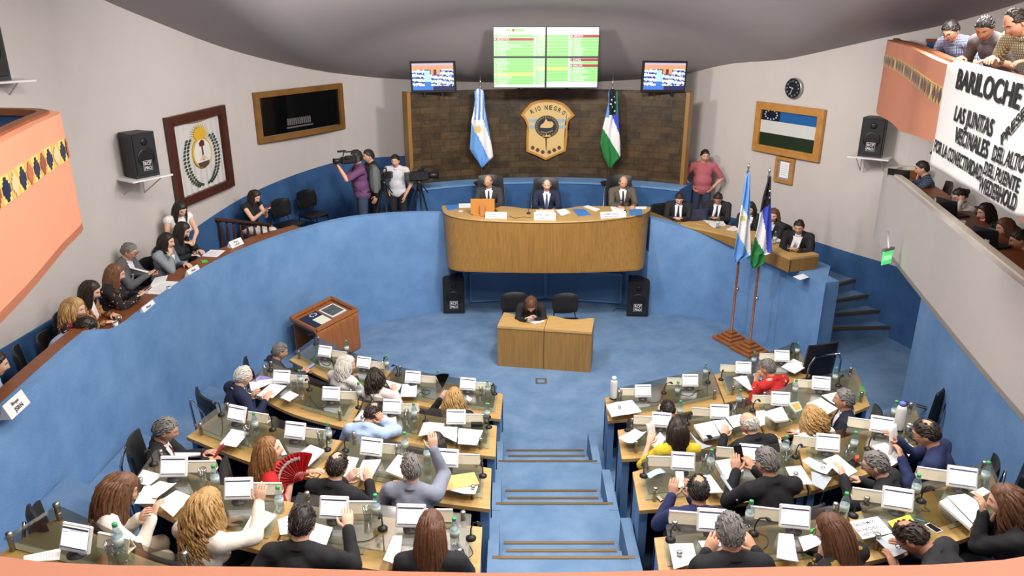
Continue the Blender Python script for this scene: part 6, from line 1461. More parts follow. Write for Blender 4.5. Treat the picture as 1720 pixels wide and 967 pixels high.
# cameras on tripods
def tripod(label, px, py, y, yaw, hgt):
    p = Q(px, py, y); p.z = 1.2; r = thing('camera_tripod', label, 'tripod', (0, 0, 0), yaw, 'television cameras on tripods')
    for k in range(3): a = 2*PI*k/3 + .5; mb = MB(); mb.tube([(.04*math.cos(a), .04*math.sin(a), hgt - .10), (.34*math.cos(a), .34*math.sin(a), .01)], [.020, .014], 8); mb.build('leg', steel, r)
    mb = MB(); mb.lathe([(.05, hgt - .14), (.06, hgt - .08), (.04, hgt), (.06, hgt + .04)], 12); mb.build('head', black_plastic, r); mb = MB(); mb.tube([(.03, -.04, hgt), (.10, -.30, hgt - .12)], .012, 6); mb.build('pan_handle', black_plastic, r); r.location = p; return r, p
def camcorder(label, loc, yaw, k=1., group='television cameras'):
    r = thing('video_camera', label, 'camera', (0, 0, 0), yaw, group); mb = MB(); mb.box((0, 0, .09), (.13*k, .34*k, .15*k), 0, None, .02); mb.build('body', black_plastic, r)
    mb = MB(); mb.lathe([(.05*k, 0), (.055*k, .08*k), (.065*k, .17*k), (.06*k, .17*k), (.04*k, .12*k)], 16, M=Matrix.Translation((0, .16*k, .09)) @ Matrix.Rotation(-PI/2, 4, 'X')); mb.build('lens', black_plastic, r)
    mb = MB(); mb.tube([(0, -.10*k, .17), (0, -.09*k, .23), (0, .10*k, .23), (0, .11*k, .17)], .014, 8); mb.build('handle', black_plastic, r); mb = MB(); mb.box((-.09*k, .05*k, .15), (.05*k, .11*k, .07*k), 0, None, .01); mb.box((.0, .14*k, .25), (.04*k, .20*k, .04*k), 0, None, .01); mb.build('viewfinder', black_plastic, r)
    mb = MB(); mb.box((0, -.20*k, .09), (.11*k, .08*k, .13*k), 0, None, .01); mb.build('battery', mat('dark_grey_plastic', (58, 58, 60), .5), r); r.location = loc; return r
r, p = tripod('tripod with silver legs beside backpack of cameraman', 645, 306, 14.0, .3, 1.16); camcorder('small video camera on tripod beside man in white shirt', (p.x, p.y, 2.405), 2.6, .9)
r, p = tripod('tripod with silver legs near the stone wall end', 704, 306, 14.12, .3, 1.14); camcorder('video camera on tripod near the stone wall end', (p.x, p.y, 2.385), -1.3, 1.1)

# ---- officials' counter on the right of the rostrum
cf = spline([P(1092, 366, 1.70), P(1150, 378, 1.70), P(1235, 397, 1.70), P(1290, 417, 1.70), P(1327, 433, 1.70)], 26); ci = offset([(p.x, p.y) for p in cf], .56)
oc = thing('officials_counter', 'curved oak counter of the officials beside the presidency desk', 'counter', (cf[13].x, cf[13].y, .95)); fl_ = [(p.x, p.y) for p in cf]
mb = MB(); ribbon(mb, fl_, .035, [max(1.46, float(np.interp(p.x, [2.5, 3.1, 3.6, 4.0], [1.84, 1.69, 1.57, 1.46]))) if p.x < 4 else 1.455 for p in cf], 1.665); mb.build('front_panel', oak_front, oc)
mb = MB(); mb.prism(fl_ + ci[::-1], 1.665, 1.70); mb.build('worktop', oak_top, oc)
e = Vector(fl_[-1]); f = Vector(ci[-1]); t = (Vector(fl_[-1]) - Vector(fl_[-3])).normalized()*.035; mb = MB(); mb.prism([tuple(e), tuple(e - t), tuple(f - t), tuple(f)], 1.455, 1.665); mb.build('end_panel', oak_front, oc)
zo = 1.7005
for l, x, y in (('clear water bottle before first official by black monitor', 243, 520), ('clear water bottle beside open laptop of officials', 484, 590), ('clear water bottle before woman in dark jacket at counter', 853, 695)): put('bottle', None, l, P(*zp('Y', x, y), zo), 0)
S('Y', [(175, 495), (225, 490), (240, 520), (185, 530)], zo, 'white papers before first official'); S('Y', [(390, 540), (520, 545), (540, 575), (460, 590)], zo, 'white papers before second official at counter'); S('Y', [(540, 600), (600, 575), (640, 600), (590, 612)], zo, 'white papers behind sun flag on counter'); S('Y', [(905, 712), (950, 690), (990, 720), (950, 726)], zo, 'white papers under hands of official at counter end'); S('Y', [(830, 680), (890, 664), (895, 680), (845, 692)], zo, 'white papers before woman in dark jacket at counter')
sheet('Y', [(975, 908), (1040, 888), (1080, 912), (1020, 930)], 1.4505, 'white paper lying on blue ledge by officials counter end', lines=False)
p = P(*zp('Y', 110, 520), zo); r = thing('monitor', 'black monitor seen from behind on officials counter', 'monitor', p, .35); mb = MB(); mb.box((0, 0, .15), (.40, .05, .24), 0, None, .02); mb.build('housing', black_plastic, r, True); mb = MB(); mb.lathe([(.09, 0), (.09, .01), (.03, .02), (.025, .08)], 14); mb.build('stand', black_plastic, r, True)
def laptop(label, p, yaw, m, group, k=1.):
    r = thing('laptop', label, 'laptop', p, yaw, group); mb = MB(); mb.box((0, .0, .010), (.34*k, .24*k, .018), 0, None, .006); mb.build('base', m, r, True); T = Matrix.Translation((0, .12*k, .016)) @ Matrix.Rotation(-.25, 4, 'X')
    mb = MB(); mb.box((0, 0, .115*k), (.34*k, .012, .23*k), 0, T, .005); mb.build('lid', m, r, True); mb = MB(); mb.box((0, -.0065, .115*k), (.31*k, .002, .20*k), 0, T); mb.build('screen', mat('laptop_screen', (120, 140, 170), .3, emit=.25), r, True)
    mb = MB(); mb.box((0, .02, .0195), (.29*k, .11*k, .002)); mb.build('keyboard', black_plastic, r, True)
laptop('dark open laptop on officials counter', P(*zp('Y', 330, 545), zo) + Vector((.05, .12, 0)), PI + .35, mat('laptop_navy', (44, 54, 84), .4), 'laptops')
for k, (l, pts) in enumerate((('tangled tan cable on officials counter by black monitor', [(60, 515), (120, 540), (170, 530), (230, 560), (260, 540)]), ('tangled tan cable beside dark laptop', [(220, 545), (250, 520), (265, 560), (320, 560), (400, 570), (430, 560)]))):
    mb = MB(); mb.tube(spline([P(*zp('Y', x, y), zo + .006) for x, y in pts], 24), .007, 6); tag(mb.build('cable', mat('tan_cable', (190, 150, 80), .6)), l, 'cable')
# ---- press gallery clutter
ZM['U'] = (1440, 220, 3.718); zg = 2.9855
CUP = [('white cup on press gallery rail before woman in white sweater', 578, 600), ('white cup behind woman in black on gallery', 680, 668), ('white crumpled cup beside blue water bottle', 728, 715), ('white cup nearest photo edge on gallery rail', 997, 880), ('white cup beside paper pile on gallery counter', 428, 455)]
for l, x, y in CUP: q = P(*zp('U', x, y), 3.0) + Vector((.14, 0, 0)); dup(PROTO['papercup'], l, (q.x, q.y, zg), 0)
q = P(*zp('U', 745, 665), 3.05) + Vector((.14, 0, 0)); r = thing('blue_bottle', 'blue water bottle with black cap on gallery counter', 'bottle', (q.x, q.y, zg)); mb = MB(); mb.lathe([(.034, 0), (.036, .01), (.036, .15), (.02, .18)], 16); mb.build('body', mat('bottle_blue', (70, 130, 210), .3), r, True); mb = MB(); mb.lathe([(.020, .178), (.020, .21)], 12); mb.build('cap', black_plastic, r, True)
S('U', [(330, 400), (390, 390), (480, 470), (440, 490)], zg, 'white papers on gallery counter near striped-sweater man'); S('U', [(470, 480), (500, 470), (530, 520), (510, 530)], zg, 'white notes on gallery counter near woman in white sweater')
for l, x, y, yw in (('black laptop before striped-sweater man on gallery', 235, 325, -.75), ('black laptop before woman in white sweater on gallery', 560, 530, -1.2), ('black laptop before woman in black on gallery', 800, 720, -1.2)): q = P(*zp('U', x, y), zg) + Vector((.10, .05, 0)); laptop(l, (q.x, q.y, zg), yw + PI, black_plastic, 'laptops', .9)
# ================================================================ THE PEOPLE, PLACE BY PLACE
F = fabric
BLK, NAVY, CHAR, GREY, WHT_F = F('suit_black', (30, 30, 34)), F('suit_navy', (30, 38, 66)), F('suit_charcoal', (58, 56, 58)), F('suit_grey', (136, 142, 158)), F('white_cotton', (232, 228, 224))
LBLUE, CREAMF, PINKF, REDF, YELF = F('light_blue_shirt', (178, 202, 236)), F('white_blazer', (234, 228, 214)), F('pale_pink', (234, 220, 216)), F('red_blouse', (196, 30, 34)), F('yellow_blouse', (230, 200, 50))
SHW = F('shirt_white', (226, 226, 230)); TIEN = F('tie_navy', (34, 40, 66)); BROWNG = F('suit_brown_grey', (92, 84, 74)); JEAN = F('jeans', (50, 62, 86)); KHAKI = F('khaki', (150, 142, 128)); POLO = F('pink_polo', (176, 96, 104))
def pattern(name, base, spots, scale, thr=.55):
    m = bpy.data.materials.new(name); m.use_nodes = True; nt = m.node_tree; b = nt.nodes['Principled BSDF']; tc = nd(nt, 'ShaderNodeTexCoord'); b.inputs['Roughness'].default_value = .85
    prev = None
    for k, (c, sc, th) in enumerate(spots):
        v = nd(nt, 'ShaderNodeTexNoise', Scale=sc, Detail=1.5); mp = nd(nt, 'ShaderNodeMapping'); mp.inputs['Location'].default_value = (k*3.1, k*1.7, k); nt.links.new(tc.outputs['Object'], mp.inputs[0]); nt.links.new(mp.outputs[0], v.inputs['Vector'])
        g = nd(nt, 'ShaderNodeMath', operation='GREATER_THAN'); g.inputs[1].default_value = th; nt.links.new(v.outputs['Fac'], g.inputs[0])
        mx = nd(nt, 'ShaderNodeMix', data_type='RGBA'); nt.links.new(g.outputs[0], mx.inputs[0]); mx.inputs[7].default_value = rgb(*c)
        if prev is None: mx.inputs[6].default_value = rgb(*base)
        else: nt.links.new(prev, mx.inputs[6])
        prev = mx.outputs[2]
    nt.links.new(prev, b.inputs['Base Color']); m.diffuse_color = rgb(*base); MATS[name] = m; return m
def checks(name, a, bcol, c, n=30.):
    m = bpy.data.materials.new(name); m.use_nodes = True; nt = m.node_tree; b = nt.nodes['Principled BSDF']; tc = nd(nt, 'ShaderNodeTexCoord'); b.inputs['Roughness'].default_value = .85; prev = None
    for k, (ax, col) in enumerate((('X', bcol), ('Z', c))):
        w_ = nd(nt, 'ShaderNodeTexWave', wave_type='BANDS', bands_direction=ax, Scale=n/6.28*2); nt.links.new(tc.outputs['Object'], w_.inputs['Vector']); g = nd(nt, 'ShaderNodeMath', operation='GREATER_THAN'); g.inputs[1].default_value = .6; nt.links.new(w_.outputs['Fac'], g.inputs[0])
        mx = nd(nt, 'ShaderNodeMix', data_type='RGBA'); nt.links.new(g.outputs[0], mx.inputs[0]); mx.inputs[7].default_value = rgb(*col)
        if prev is None: mx.inputs[6].default_value = rgb(*a)
        else: nt.links.new(prev, mx.inputs[6])
        prev = mx.outputs[2]
    nt.links.new(prev, b.inputs['Base Color']); m.diffuse_color = rgb(*a); MATS[name] = m; return m
REDPAT = pattern('red_floral', (206, 44, 40), [((236, 190, 170), 16, .66), ((40, 40, 60), 19, .70), ((240, 236, 226), 21, .71)], 14)
LEOP = pattern('leopard', (168, 120, 70), [((60, 38, 24), 30, .54)], 30); FLOR = pattern('dark_floral', (24, 24, 26), [((206, 190, 176), 24, .66), ((150, 60, 60), 21, .69)], 20); BLKGOLD = pattern('black_gold_floral', (26, 24, 22), [((150, 124, 50), 14, .60), ((196, 160, 110), 17, .66)], 15)
REDBLK = pattern('red_black_print', (150, 36, 48), [((30, 22, 26), 22, .5), ((220, 190, 180), 26, .66)], 20); PLAID = checks('blue_plaid', (206, 212, 226), (44, 54, 92), (60, 76, 124), 60); PLAID2 = checks('madras_plaid', (206, 206, 190), (90, 100, 120), (150, 130, 50), 46); STRIPE = checks('striped_sweater', (70, 82, 104), (70, 82, 104), (40, 44, 58), 40); FINECHK = checks('fine_check', (222, 222, 222), (190, 190, 196), (196, 196, 204), 120)
OPN = {}
def dep(label, seatlabel, head, rk, yaw, kind='office', chairoff=(0, 0), ch=True, **kw):
    kw.setdefault('bottom', BLK); i = person(label, head, ROWS[rk]['floor'], yaw, group='deputies at the curved desks', vox=.0115, **kw)
    if ch:
        r = i['root']; yw = i['yaw']; chair(kind, seatlabel, (r.x + math.sin(yw)*.0 + chairoff[0], r.y + chairoff[1], ROWS[rk]['floor']), yw)
    return i
def zl(rk): return ROWS[rk]['z'] + GL + .05
D = 'px'
# ---- left block
l1a = dep('grey-haired man in dark suit by the lectern, looking at his phone', 'black swivel chair of grey-haired man with phone', (470, 590), 'L1', -62, top=CHAR, hair='grey', skin='tan', lean=10, hands=(('loc', -.06, .42, .80), ('loc', .10, .42, .80)), headpitch=18)
l1b = dep('white-haired woman in white top turning to her neighbour', 'black swivel chair of white-haired woman in white', (583, 612), 'L1', -32, top=WHT_F, hair='white', style='wavy', hairlen=.10, woman=True, lean=16, headyaw=-55, belly=.06, hands=(('loc', -.15, .40, .80), ('loc', .22, .42, .82)))
l1c = dep('brown-haired woman in pale pink top, head turned to white-haired woman', 'black swivel chair of brown-haired woman in pale pink', (630, 634), 'L1', -12, top=PINKF, hair='dark', style='wavy', hairlen=.10, woman=True, lean=16, headyaw=45, belly=.04, hands=(('loc', -.25, .36, .86), (D, 668, 655, zl('L1'))))
l1d = dep('curly blonde woman in black, seen from behind holding black fan', 'black swivel chair of curly blonde woman', (763, 668), 'L1', -4, top=BLK, hair='blonde', style='curly', woman=True, lean=8, hairlen=.32, hands=(('loc', -.19, .28, 1.04), 'desk'))
l2a = dep('white-haired man in navy jacket and khaki trousers reading papers', 'black swivel chair of white-haired man in navy jacket', (409, 632), 'L2', -48, top=NAVY, bottom=KHAKI, hair='white', style='receding', lean=14, headpitch=20, shirt=SHW, belly=.05, hands=((D, 432, 666, zl('L2')), (D, 455, 672, zl('L2'))))
l2c = dep('balding man in light blue shirt, head down on his hand', 'black swivel chair of balding man in light blue shirt', (626, 695), 'L2', -14, top=LBLUE, hair='dark', style='crown', lean=26, headpitch=30, headyaw=-18, hands=(('loc', -.20, .44, .80), 'head'), skin='tan')
l2d = dep('woman with straight dark hair in black, seen from behind', 'black swivel chair of woman with straight dark hair', (733, 748), 'L2', 2, top=BLK, hair='black', style='long', woman=True, lean=10, hairlen=.22)
l3a = dep('grey-haired man in black suit and dark red tie, holding red phone', 'black swivel chair of man holding red phone', (278, 722), 'L3', -72, 'office', (.10, .05), top=BLK, hair='grey', skin='tan', lean=6, headpitch=24, shirt=SHW, tie=F('tie_wine', (110, 24, 34)), hands=(('loc', -.07, .40, .82), ('loc', .08, .42, .82)))
l3b = dep('copper-haired woman in red blouse holding open red fan', 'black swivel chair of woman in red', (452, 757), 'L3', -66, top=REDF, hair='redgold', style='wavy', woman=True, sleeve=.55, lean=8, headyaw=-12, headpitch=-12, hairlen=.26, belly=.05, hands=(('loc', -.02, .40, .86), (D, 503, 806, zl('L3') + .02)))
l3c = dep('balding man in black jacket handling white pages, seen from behind', 'black swivel chair of balding man in black jacket', (567, 783), 'L3', -20, top=BLK, hair='dark', style='crown', lean=16, headpitch=14, shirt=None, hands=((D, 592, 802, zl('L3')), (D, 626, 802, zl('L3'))))
l3d = dep('grey-haired man in grey suit raising one hand, seen from behind', 'black swivel chair of grey-suited man', (691, 786), 'L3', -8, top=GREY, hair='grey', lean=10, headyaw=28, headpitch=6, hands=(('loc', -.26, .30, .80), ('loc', .11, .36, 1.20, (.35, .2, -1))), handdir=(None, (-.1, .2, 1)))
l4a = dep('auburn long-haired woman in white blazer writing on large sheet', 'black swivel chair of auburn-haired woman in white blazer', (203, 822), 'L4', -58, top=CREAMF, bottom=F('print_skirt', (190, 172, 150)), hair='auburn', style='wavy', woman=True, lean=18, headpitch=26, hairlen=.30, hands=((D, 252, 868, zl('L4')), (D, 273, 862, zl('L4'))))
l4b = dep('curly dark-blonde woman in white blazer touching her screen', 'black swivel chair of curly-haired woman in white blazer', (347, 850), 'L4', -26, top=CREAMF, hair='blonde', style='curly', woman=True, lean=10, hairlen=.30, hands=(('loc', -.16, .40, .80), ('loc', .14, .46, 1.02, (.5, -.1, -1))), handdir=(None, (0, .35, 1)))
l4c = dep('dark-haired man in black suit, seen from behind, reaching to screen', 'black swivel chair of dark-haired man touching his screen', (508, 878), 'L4', -6, top=BLK, hair='black', lean=16, headpitch=16, shirt=None, hands=((D, 455, 922, zl('L4')), ('loc', .20, .48, .90, (.5, -.1, -1))), handdir=(None, (-.2, .6, .6)))
l4d = dep('woman with long brown hair over black top, seen from behind', 'black swivel chair of woman with long brown hair', (724, 890), 'L4', 0, top=BLK, hair='brown', style='long', woman=True, lean=12, headpitch=16, hairlen=.34, belly=.03)
# ---- right block
r1c = dep('grey-haired person in red patterned shirt with a phone', 'black swivel chair of person in red patterned shirt', (1290, 618), 'R1', 30, top=REDPAT, bottom=REDF, hair='grey', lean=16, headpitch=18, headyaw=10, belly=.05, skin='tan', hands=((D, 1264, 640, zl('R1')), (D, 1280, 632, zl('R1'))))
r1a = dep('dark-haired man bent low at front row, mostly hidden by monitors', 'black swivel chair of man bent low at front row', (1122, 689), 'R1', 12, top=F('dark_grey_jacket', (50, 52, 58)), hair='dark', lean=22, bow=14, headpitch=24, hands=((D, 1106, 688, zl('R1')), 'desk'))
r2a = dep('dark-haired woman in yellow blouse turning pages, seen from behind', 'black swivel chair of woman in yellow blouse', (1137, 722), 'R2', 4, top=YELF, hair='dark', style='bob', woman=True, lean=12, headpitch=10, sleeve=.55, hands=((D, 1086, 738, zl('R2') + .03), 'desk'))
r2b = dep('bald white-fringed man in black jacket writing with a pen', 'black swivel chair of bald man writing', (1258, 712), 'R2', 18, top=BLK, hair='white', style='bald', lean=20, headpitch=20, headyaw=20, hands=((D, 1210, 727, zl('R2')), ('loc', .2, .4, .80)))
r2c = dep('curly blonde woman in white top, seen from behind', 'black swivel chair of blonde woman in white', (1364, 700), 'R2', 24, top=WHT_F, hair='blonde', style='curly', woman=True, lean=14, headpitch=12, hairlen=.14, belly=.04, hands=(('loc', -.26, .34, .82), 'desk'))
r2d = dep('grey-haired man in navy jacket over white shirt, seen in profile', 'black swivel chair of grey-haired man turned sideways', (1418, 671), 'R2', 68, top=F('dark_navy', (26, 30, 48)), hair='grey', lean=4, headpitch=4, shirt=SHW, skin='tan', hands=('lap', 'lap'))
r3a = dep('dark-haired man in navy suit holding lit phone, seen from behind', 'black swivel chair of navy-suited man with phone', (1173, 824), 'R3', -2, top=F('bright_navy', (40, 48, 92)), hair='black', style='crown', lean=12, headpitch=22, skin='tan', shirt=None, hands=(('loc', -.15, .40, .93), ('loc', .0, .40, .92)), handdir=((.1, .4, .8), (-.1, .4, .8)))
r3b = dep('dark-haired man in black suit tapping dark phone, seen from behind', 'black swivel chair of man in black suit tapping phone', (1288, 776), 'R3', 12, top=BLK, hair='grey', lean=14, headpitch=18, headyaw=12, skin='tan', belly=.05, s=1.04, hands=(('loc', -.13, .42, .92), ('loc', .03, .42, .92)), handdir=((.1, .5, .7), (-.3, .6, .5)))
r3c = dep('grey-haired bearded man in dark glasses, leaning over papers', 'black swivel chair of grey-haired man in dark glasses', (1471, 780), 'R3', 52, top=BLK, hair='grey', lean=20, headpitch=16, headyaw=10, glasses=True, belly=.05, hands=((D, 1404, 795, zl('R3')), ('loc', .2, .38, .80)))
r3d = dep('dark-haired man in navy suit half rising over upright pages', 'black swivel chair of man in navy reading pages', (1556, 728), 'R3', 52, top=F('deep_navy', (30, 44, 86)), hair='dark', style='crown', lean=18, headpitch=22, skin='tan', glasses=True, s=1.06, hands=((D, 1502, 765, zl('R3')), ('loc', .12, .46, .92)))
r4a = dep('grey-haired man in black suit at bottom edge, seen from behind', 'black swivel chair of grey-haired man seen from behind', (1226, 893), 'R4', 4, top=BLK, hair='grey', lean=16, headpitch=12, skin='tan', s=1.03, hands=((D, 1186, 916, zl('R4')), (D, 1262, 912, zl('R4'))))
r4b = dep('brown long-haired woman in black and gold blouse, chin on hand', 'black swivel chair of woman resting chin', (1398, 893), 'R4', 34, top=BLKGOLD, hair='brown', style='long', woman=True, lean=16, headpitch=14, headyaw=22, hairlen=.24, glasses=True, hands=('chin', 'desk'))
r4c = dep('man in black jacket bowing his head low over yellow paper', 'black swivel chair of man bowing over yellow paper', (1532, 903), 'R4', 48, top=BLK, hair='dark', style='crown', lean=30, bow=16, headpitch=30, skin='brown', glasses=True, hands=('desk', 'desk'))
r4d = dep('bushy brown-haired woman in black at photo edge, hands at face', 'black swivel chair of bushy-haired woman', (1690, 842), 'R4', 62, top=BLK, hair='brown', style='wavy', woman=True, lean=14, headpitch=12, hairlen=.16, hands=(('loc', -.02, .30, 1.02), 'chin'), handdir=((.2, .3, .9), None))
# empty chairs of the deputies
chair('tall', 'empty black high-backed chair at front row end near the stairs', P(1352, 645, .45).xy.to_3d(), .30)
chair('office', 'empty black chair tucked behind the blue-capped flask', (P(1522, 690, 1.0).x - .02, P(1522, 690, 1.0).y - .12, .4), .95)
chair('office', 'empty black armchair pushed beside curly-haired woman in white', (P(262, 925, 1.95).x, P(262, 925, 1.95).y, 1.2), -.5)
chair('office', 'empty black chair between man in navy and bushy-haired woman', (P(1632, 800, 1.6).x + .1, P(1632, 800, 1.6).y - .05, .8), .9)
p = P(95, 855, 2.35); hc = thing('headrest_chair', 'empty black chair with narrow headrest at lower left corner', 'chair', (0, 0, 0), -.75)
mb = MB(); pad(mb, (0, 0, 0), .48, .46, .08, Matrix.Translation((0, .05, .44)) @ FLAT); mb.build('seat', black_leather, hc); mb = MB(); pad(mb, (0, 0, 0), .38, .42, .05, Matrix.Translation((0, -.24, .70)) @ Matrix.Rotation(.08, 4, 'X'), .04); mb.build('backrest', black_leather, hc)
mb = MB(); pad(mb, (0, 0, 0), .32, .30, .06, Matrix.Translation((0, -.31, 1.08)) @ Matrix.Rotation(.1, 4, 'X'), .03); mb.build('headrest', black_leather, hc); mb = MB(); mb.tube([(0, -.30, .36), (0, -.34, .60), (0, -.36, 1.0)], .02, 8); mb.build('frame', chrome, hc)
for sd in (-1, 1): mb = MB(); mb.tube([(sd*.2, -.1, .42), (sd*.28, -.08, .52), (sd*.28, .02, .66)], .012, 8); mb.box((sd*.28, .05, .67), (.05, .26, .03), 0, None, .01); mb.build('armrest', black_plastic, hc)
mb = MB(); mb.lathe([(.03, .08), (.025, .40)], 12)
for k in range(5): a = 2*PI*k/5; mb.tube([(0, 0, .10), (.27*math.cos(a), .27*math.sin(a), .05)], [.026, .016], 8); mb.ell((.27*math.cos(a), .27*math.sin(a), .03), .03, 8, 6)
mb.build('base', black_plastic, hc); hc.location = (p.x + .16, p.y + .08, 1.2)

# ---- what they hold
def held(name, label, cat, w, yaw, size, m, scr=None, tilt=-.6):
    r = thing(name, label, cat, (0, 0, 0), yaw); T = Matrix.Rotation(tilt, 4, 'X'); mb = MB(); mb.box((0, 0, 0), size, 0, T, min(size)*.4); mb.build('body', m, r)
    if scr: mb = MB(); mb.box((0, 0, size[2]/2 + .0005), (size[0]*.88, size[1]*.86, .001), 0, T); mb.build('screen', scr, r)
    r.location = w; return r
PH = (.075, .15, .009); LIT = mat('phone_lit', (206, 226, 222), .3, emit=.7); LITB = mat('phone_blue', (120, 150, 190), .3, emit=.5)
held('phone', 'phone held by grey-haired man beside the lectern', 'phone', l1a['w']((.04, .53, .85)), l1a['yaw'], PH, black_plastic, LITB, .5)
held('phone', 'red phone held by man in black suit', 'phone', l3a['w']((.03, .53, .87)), l3a['yaw'], PH, mat('red_case', (170, 30, 36), .4), None, .8)
held('phone', 'phone with lit white screen held by navy-suited man', 'phone', r3a['w']((-.08, .50, 1.02)), r3a['yaw'], PH, black_plastic, LIT, .9)
held('phone', 'dark phone tapped by man in black suit', 'phone', r3b['w']((-.06, .53, 1.01)), r3b['yaw'], PH, black_plastic, dark_scr, .9)
held('phone', 'phone held by person in red patterned shirt', 'phone', P(1272, 633, zl('R1') + .06), r1c['yaw'] + .5, PH, black_plastic, LITB, .4)
def fan(label, w, yaw, tilt, R, m, ribm, a0, a1, lace=None):
    r = thing('hand_fan', label, 'fan', (0, 0, 0), yaw, None); T = Matrix.Rotation(tilt, 4, 'X'); mb = MB(); n = 36; rows = [[], []]
    for k in range(n+1):
        a = a0 + (a1 - a0)*k/n
        for q, rr in enumerate((R*.30, R)): rows[q].append(T @ Vector((rr*math.cos(a), .006*(1 if k % 2 else -1)*rr/R, rr*math.sin(a))))
    mb.grid(rows, smooth=False); mb.build('leaf', m, r, True, solid=.002)
    for k in range(0, n+1, 3): mb = MB(); a = a0 + (a1 - a0)*k/n; mb.tube([T @ Vector((0, -.006, 0)), T @ Vector((R*.95*math.cos(a), -.008, R*.95*math.sin(a)))], [.004, .0025], 5); mb.build('rib', ribm, r, True)
    if lace:
        mb = MB()
        for k in range(8, n-1): a = a0 + (a1 - a0)*k/n; c = T @ Vector((R*.78*math.cos(a), -.012, R*.78*math.sin(a))); mb.ell(c, (.009, .003, .012 + .005*(k % 3)), 8, 6)
        mb.build('painted_border', lace, r, True)
    r.location = w; return r
q = P(507, 806, zl('L3') + .05); fan('open red fan with painted border held by woman in red', q, .10, -.30, .235, mat('fan_red', (186, 18, 26), .5), mat('fan_red_rib', (150, 14, 20), .4), 1.15, 3.35, mat('fan_lace', (206, 196, 190), .6))
q = l1d['w']((-.17, .33, 1.17)); fan('half-open black fan held up by curly blonde woman', q, .2, .1, .20, black_plastic, black_plastic, 1.15, 1.95)
# upright pages held by the man in navy and by the woman in yellow
def page(label, ref, c3, z0, dz, m=None):
    a, b = P(*zp(ref, *c3[0]), z0), P(*zp(ref, *c3[1]), z0); n = (b - a).cross(Vector((0, 0, 1))).normalized(); r = thing('paper_sheet', label, 'papers', (a + b)/2, 0, 'papers on the desks'); rows = []
    for j in range(7):
        u = j/6; rows.append([a.lerp(b, i/6) + Vector((0, 0, dz*u)) + n*(.05*u*u*(1 if n.y > 0 else -1) + .012*math.sin(i)) for i in range(7)])
    mb = MB(); mb.grid(rows); mb.build('sheet', paper_mat, r, solid=.001); mb = MB()
    for j in range(5): 
        u = .2 + .13*j; w_ = n*(.05*u*u*(1 if n.y > 0 else -1) - .016); p0, p1 = a.lerp(b, .2) + Vector((0, 0, dz*u)) + w_, a.lerp(b, .8) + Vector((0, 0, dz*u)) + w_; mb.add([p0, p1, p1 + Vector((0, 0, .006)), p0 + Vector((0, 0, .006))], [(0, 1, 2, 3)])
    mb.build('print', PSP, r)
page('white page held upright by man in navy suit', 'M', [(490, 545), (555, 520)], zz['R3'] + .02, .26); page('white page held upright before woman in yellow', 'K', [(445, 495), (520, 470)], zz['R2'] + .02, .22)

# ---- presidency
for (lb, cl, hx, hy, yw, kw) in (
    ('bald grey-bearded man in charcoal suit at presidency desk', 'high black chair of grey-bearded man at presidency desk', 820, 305, 176, dict(top=F('suit_dark_grey', (54, 54, 56)), hair='grey', style='bald', tie=BLK, headyaw=-14, glasses=steel, skin='tan')),
    ('grey-haired man in navy suit at middle of presidency desk', 'high black chair of middle man at presidency desk', 918.5, 310, 180, dict(top=NAVY, hair='grey', style='receding', tie=F('tie_blue_grey', (76, 90, 120)))),
    ('balding man in brown-grey suit at presidency desk', 'high black chair of man in brown-grey suit', 1047, 306, 184, dict(top=BROWNG, hair='grey', style='bald', tie=TIEN, skin='tan', headpitch=20))):
    i = person(lb, (hx, hy), 1.2, yw, lean=6, shirt=SHW, bottom=BLK, depth=13.95, group='men at the presidency desk', vox=.014, **kw)
    i['t'].location.z = 1.2 + .0; r = i['root']; d = i['root'].z - 1.2
    i['t'].location.z = r.z; chair('tall', cl, (r.x, r.y + .03, max(1.2, r.z)), i['yaw'], 'high chairs at the presidency desk')
# ---- officials on the right of the rostrum
for (lb, cl, hx, hy, dep_, yw, kw) in (
    ('dark-haired official in black suit behind black monitor, looking down', 'black chair of official behind black monitor', 1141, 333, 13.95, 168, dict(hair='dark', tie=TIEN, headpitch=34)),
    ('dark-haired official in black suit behind the laptop, looking down', 'black chair of official behind the laptop', 1206, 333, 14.0, 160, dict(hair='black', tie=TIEN, headpitch=36, skin='brown')),
    ('woman with long black hair hidden behind the flags', 'black chair of woman hidden behind flags', 1260, 350, 13.4, 150, dict(hair='black', style='long', woman=True, headpitch=20)),
    ('brown-haired woman in dark jacket between flag and end official', 'black chair of brown-haired woman in dark jacket', 1299, 361, 12.9, 130, dict(hair='brown', style='bob', woman=True, headyaw=25)),
    ('dark-haired official in black suit at the counter end, hands clasped', 'black chair of official at the counter end', 1342, 381, 12.05, 150, dict(hair='dark', tie=None, headpitch=14, skin='tan', lean=18))):
    kw.setdefault('lean', 12); i = person(lb, (hx, hy), .95, yw, top=BLK, shirt=SHW, bottom=BLK, depth=dep_, knee_=.24, group='officials at the oak counter', vox=.014, hands=(('loc', -.07, .44, .80), ('loc', .07, .44, .80)), **kw)
    r = i['root']; i['t'].location.z = r.z; chair('visitor', cl, (r.x, r.y, .95), i['yaw'], 'black chairs at the officials counter')
i = person('man in pink polo shirt leaning on white wall, hands on hips', (1184, 262), .95, 172, pose='stand', lean=-3, top=POLO, bottom=JEAN, hair='black', skin='tan', sleeve=.42, hands=('hip', 'hip'), depth=15.2, headpitch=10, headyaw=8, vox=.014, belly=.04)
# ---- clerk
i = person('dark-haired woman in black writing at the oak clerk desk', (892, 512), 0, 178, top=BLK, bottom=BLK, hair='brown', style='long', woman=True, lean=34, bow=12, headpitch=26, hairlen=.16, vox=.014, hands=(('px', 898, 536, .76), ('px', 884, 538, .76)))
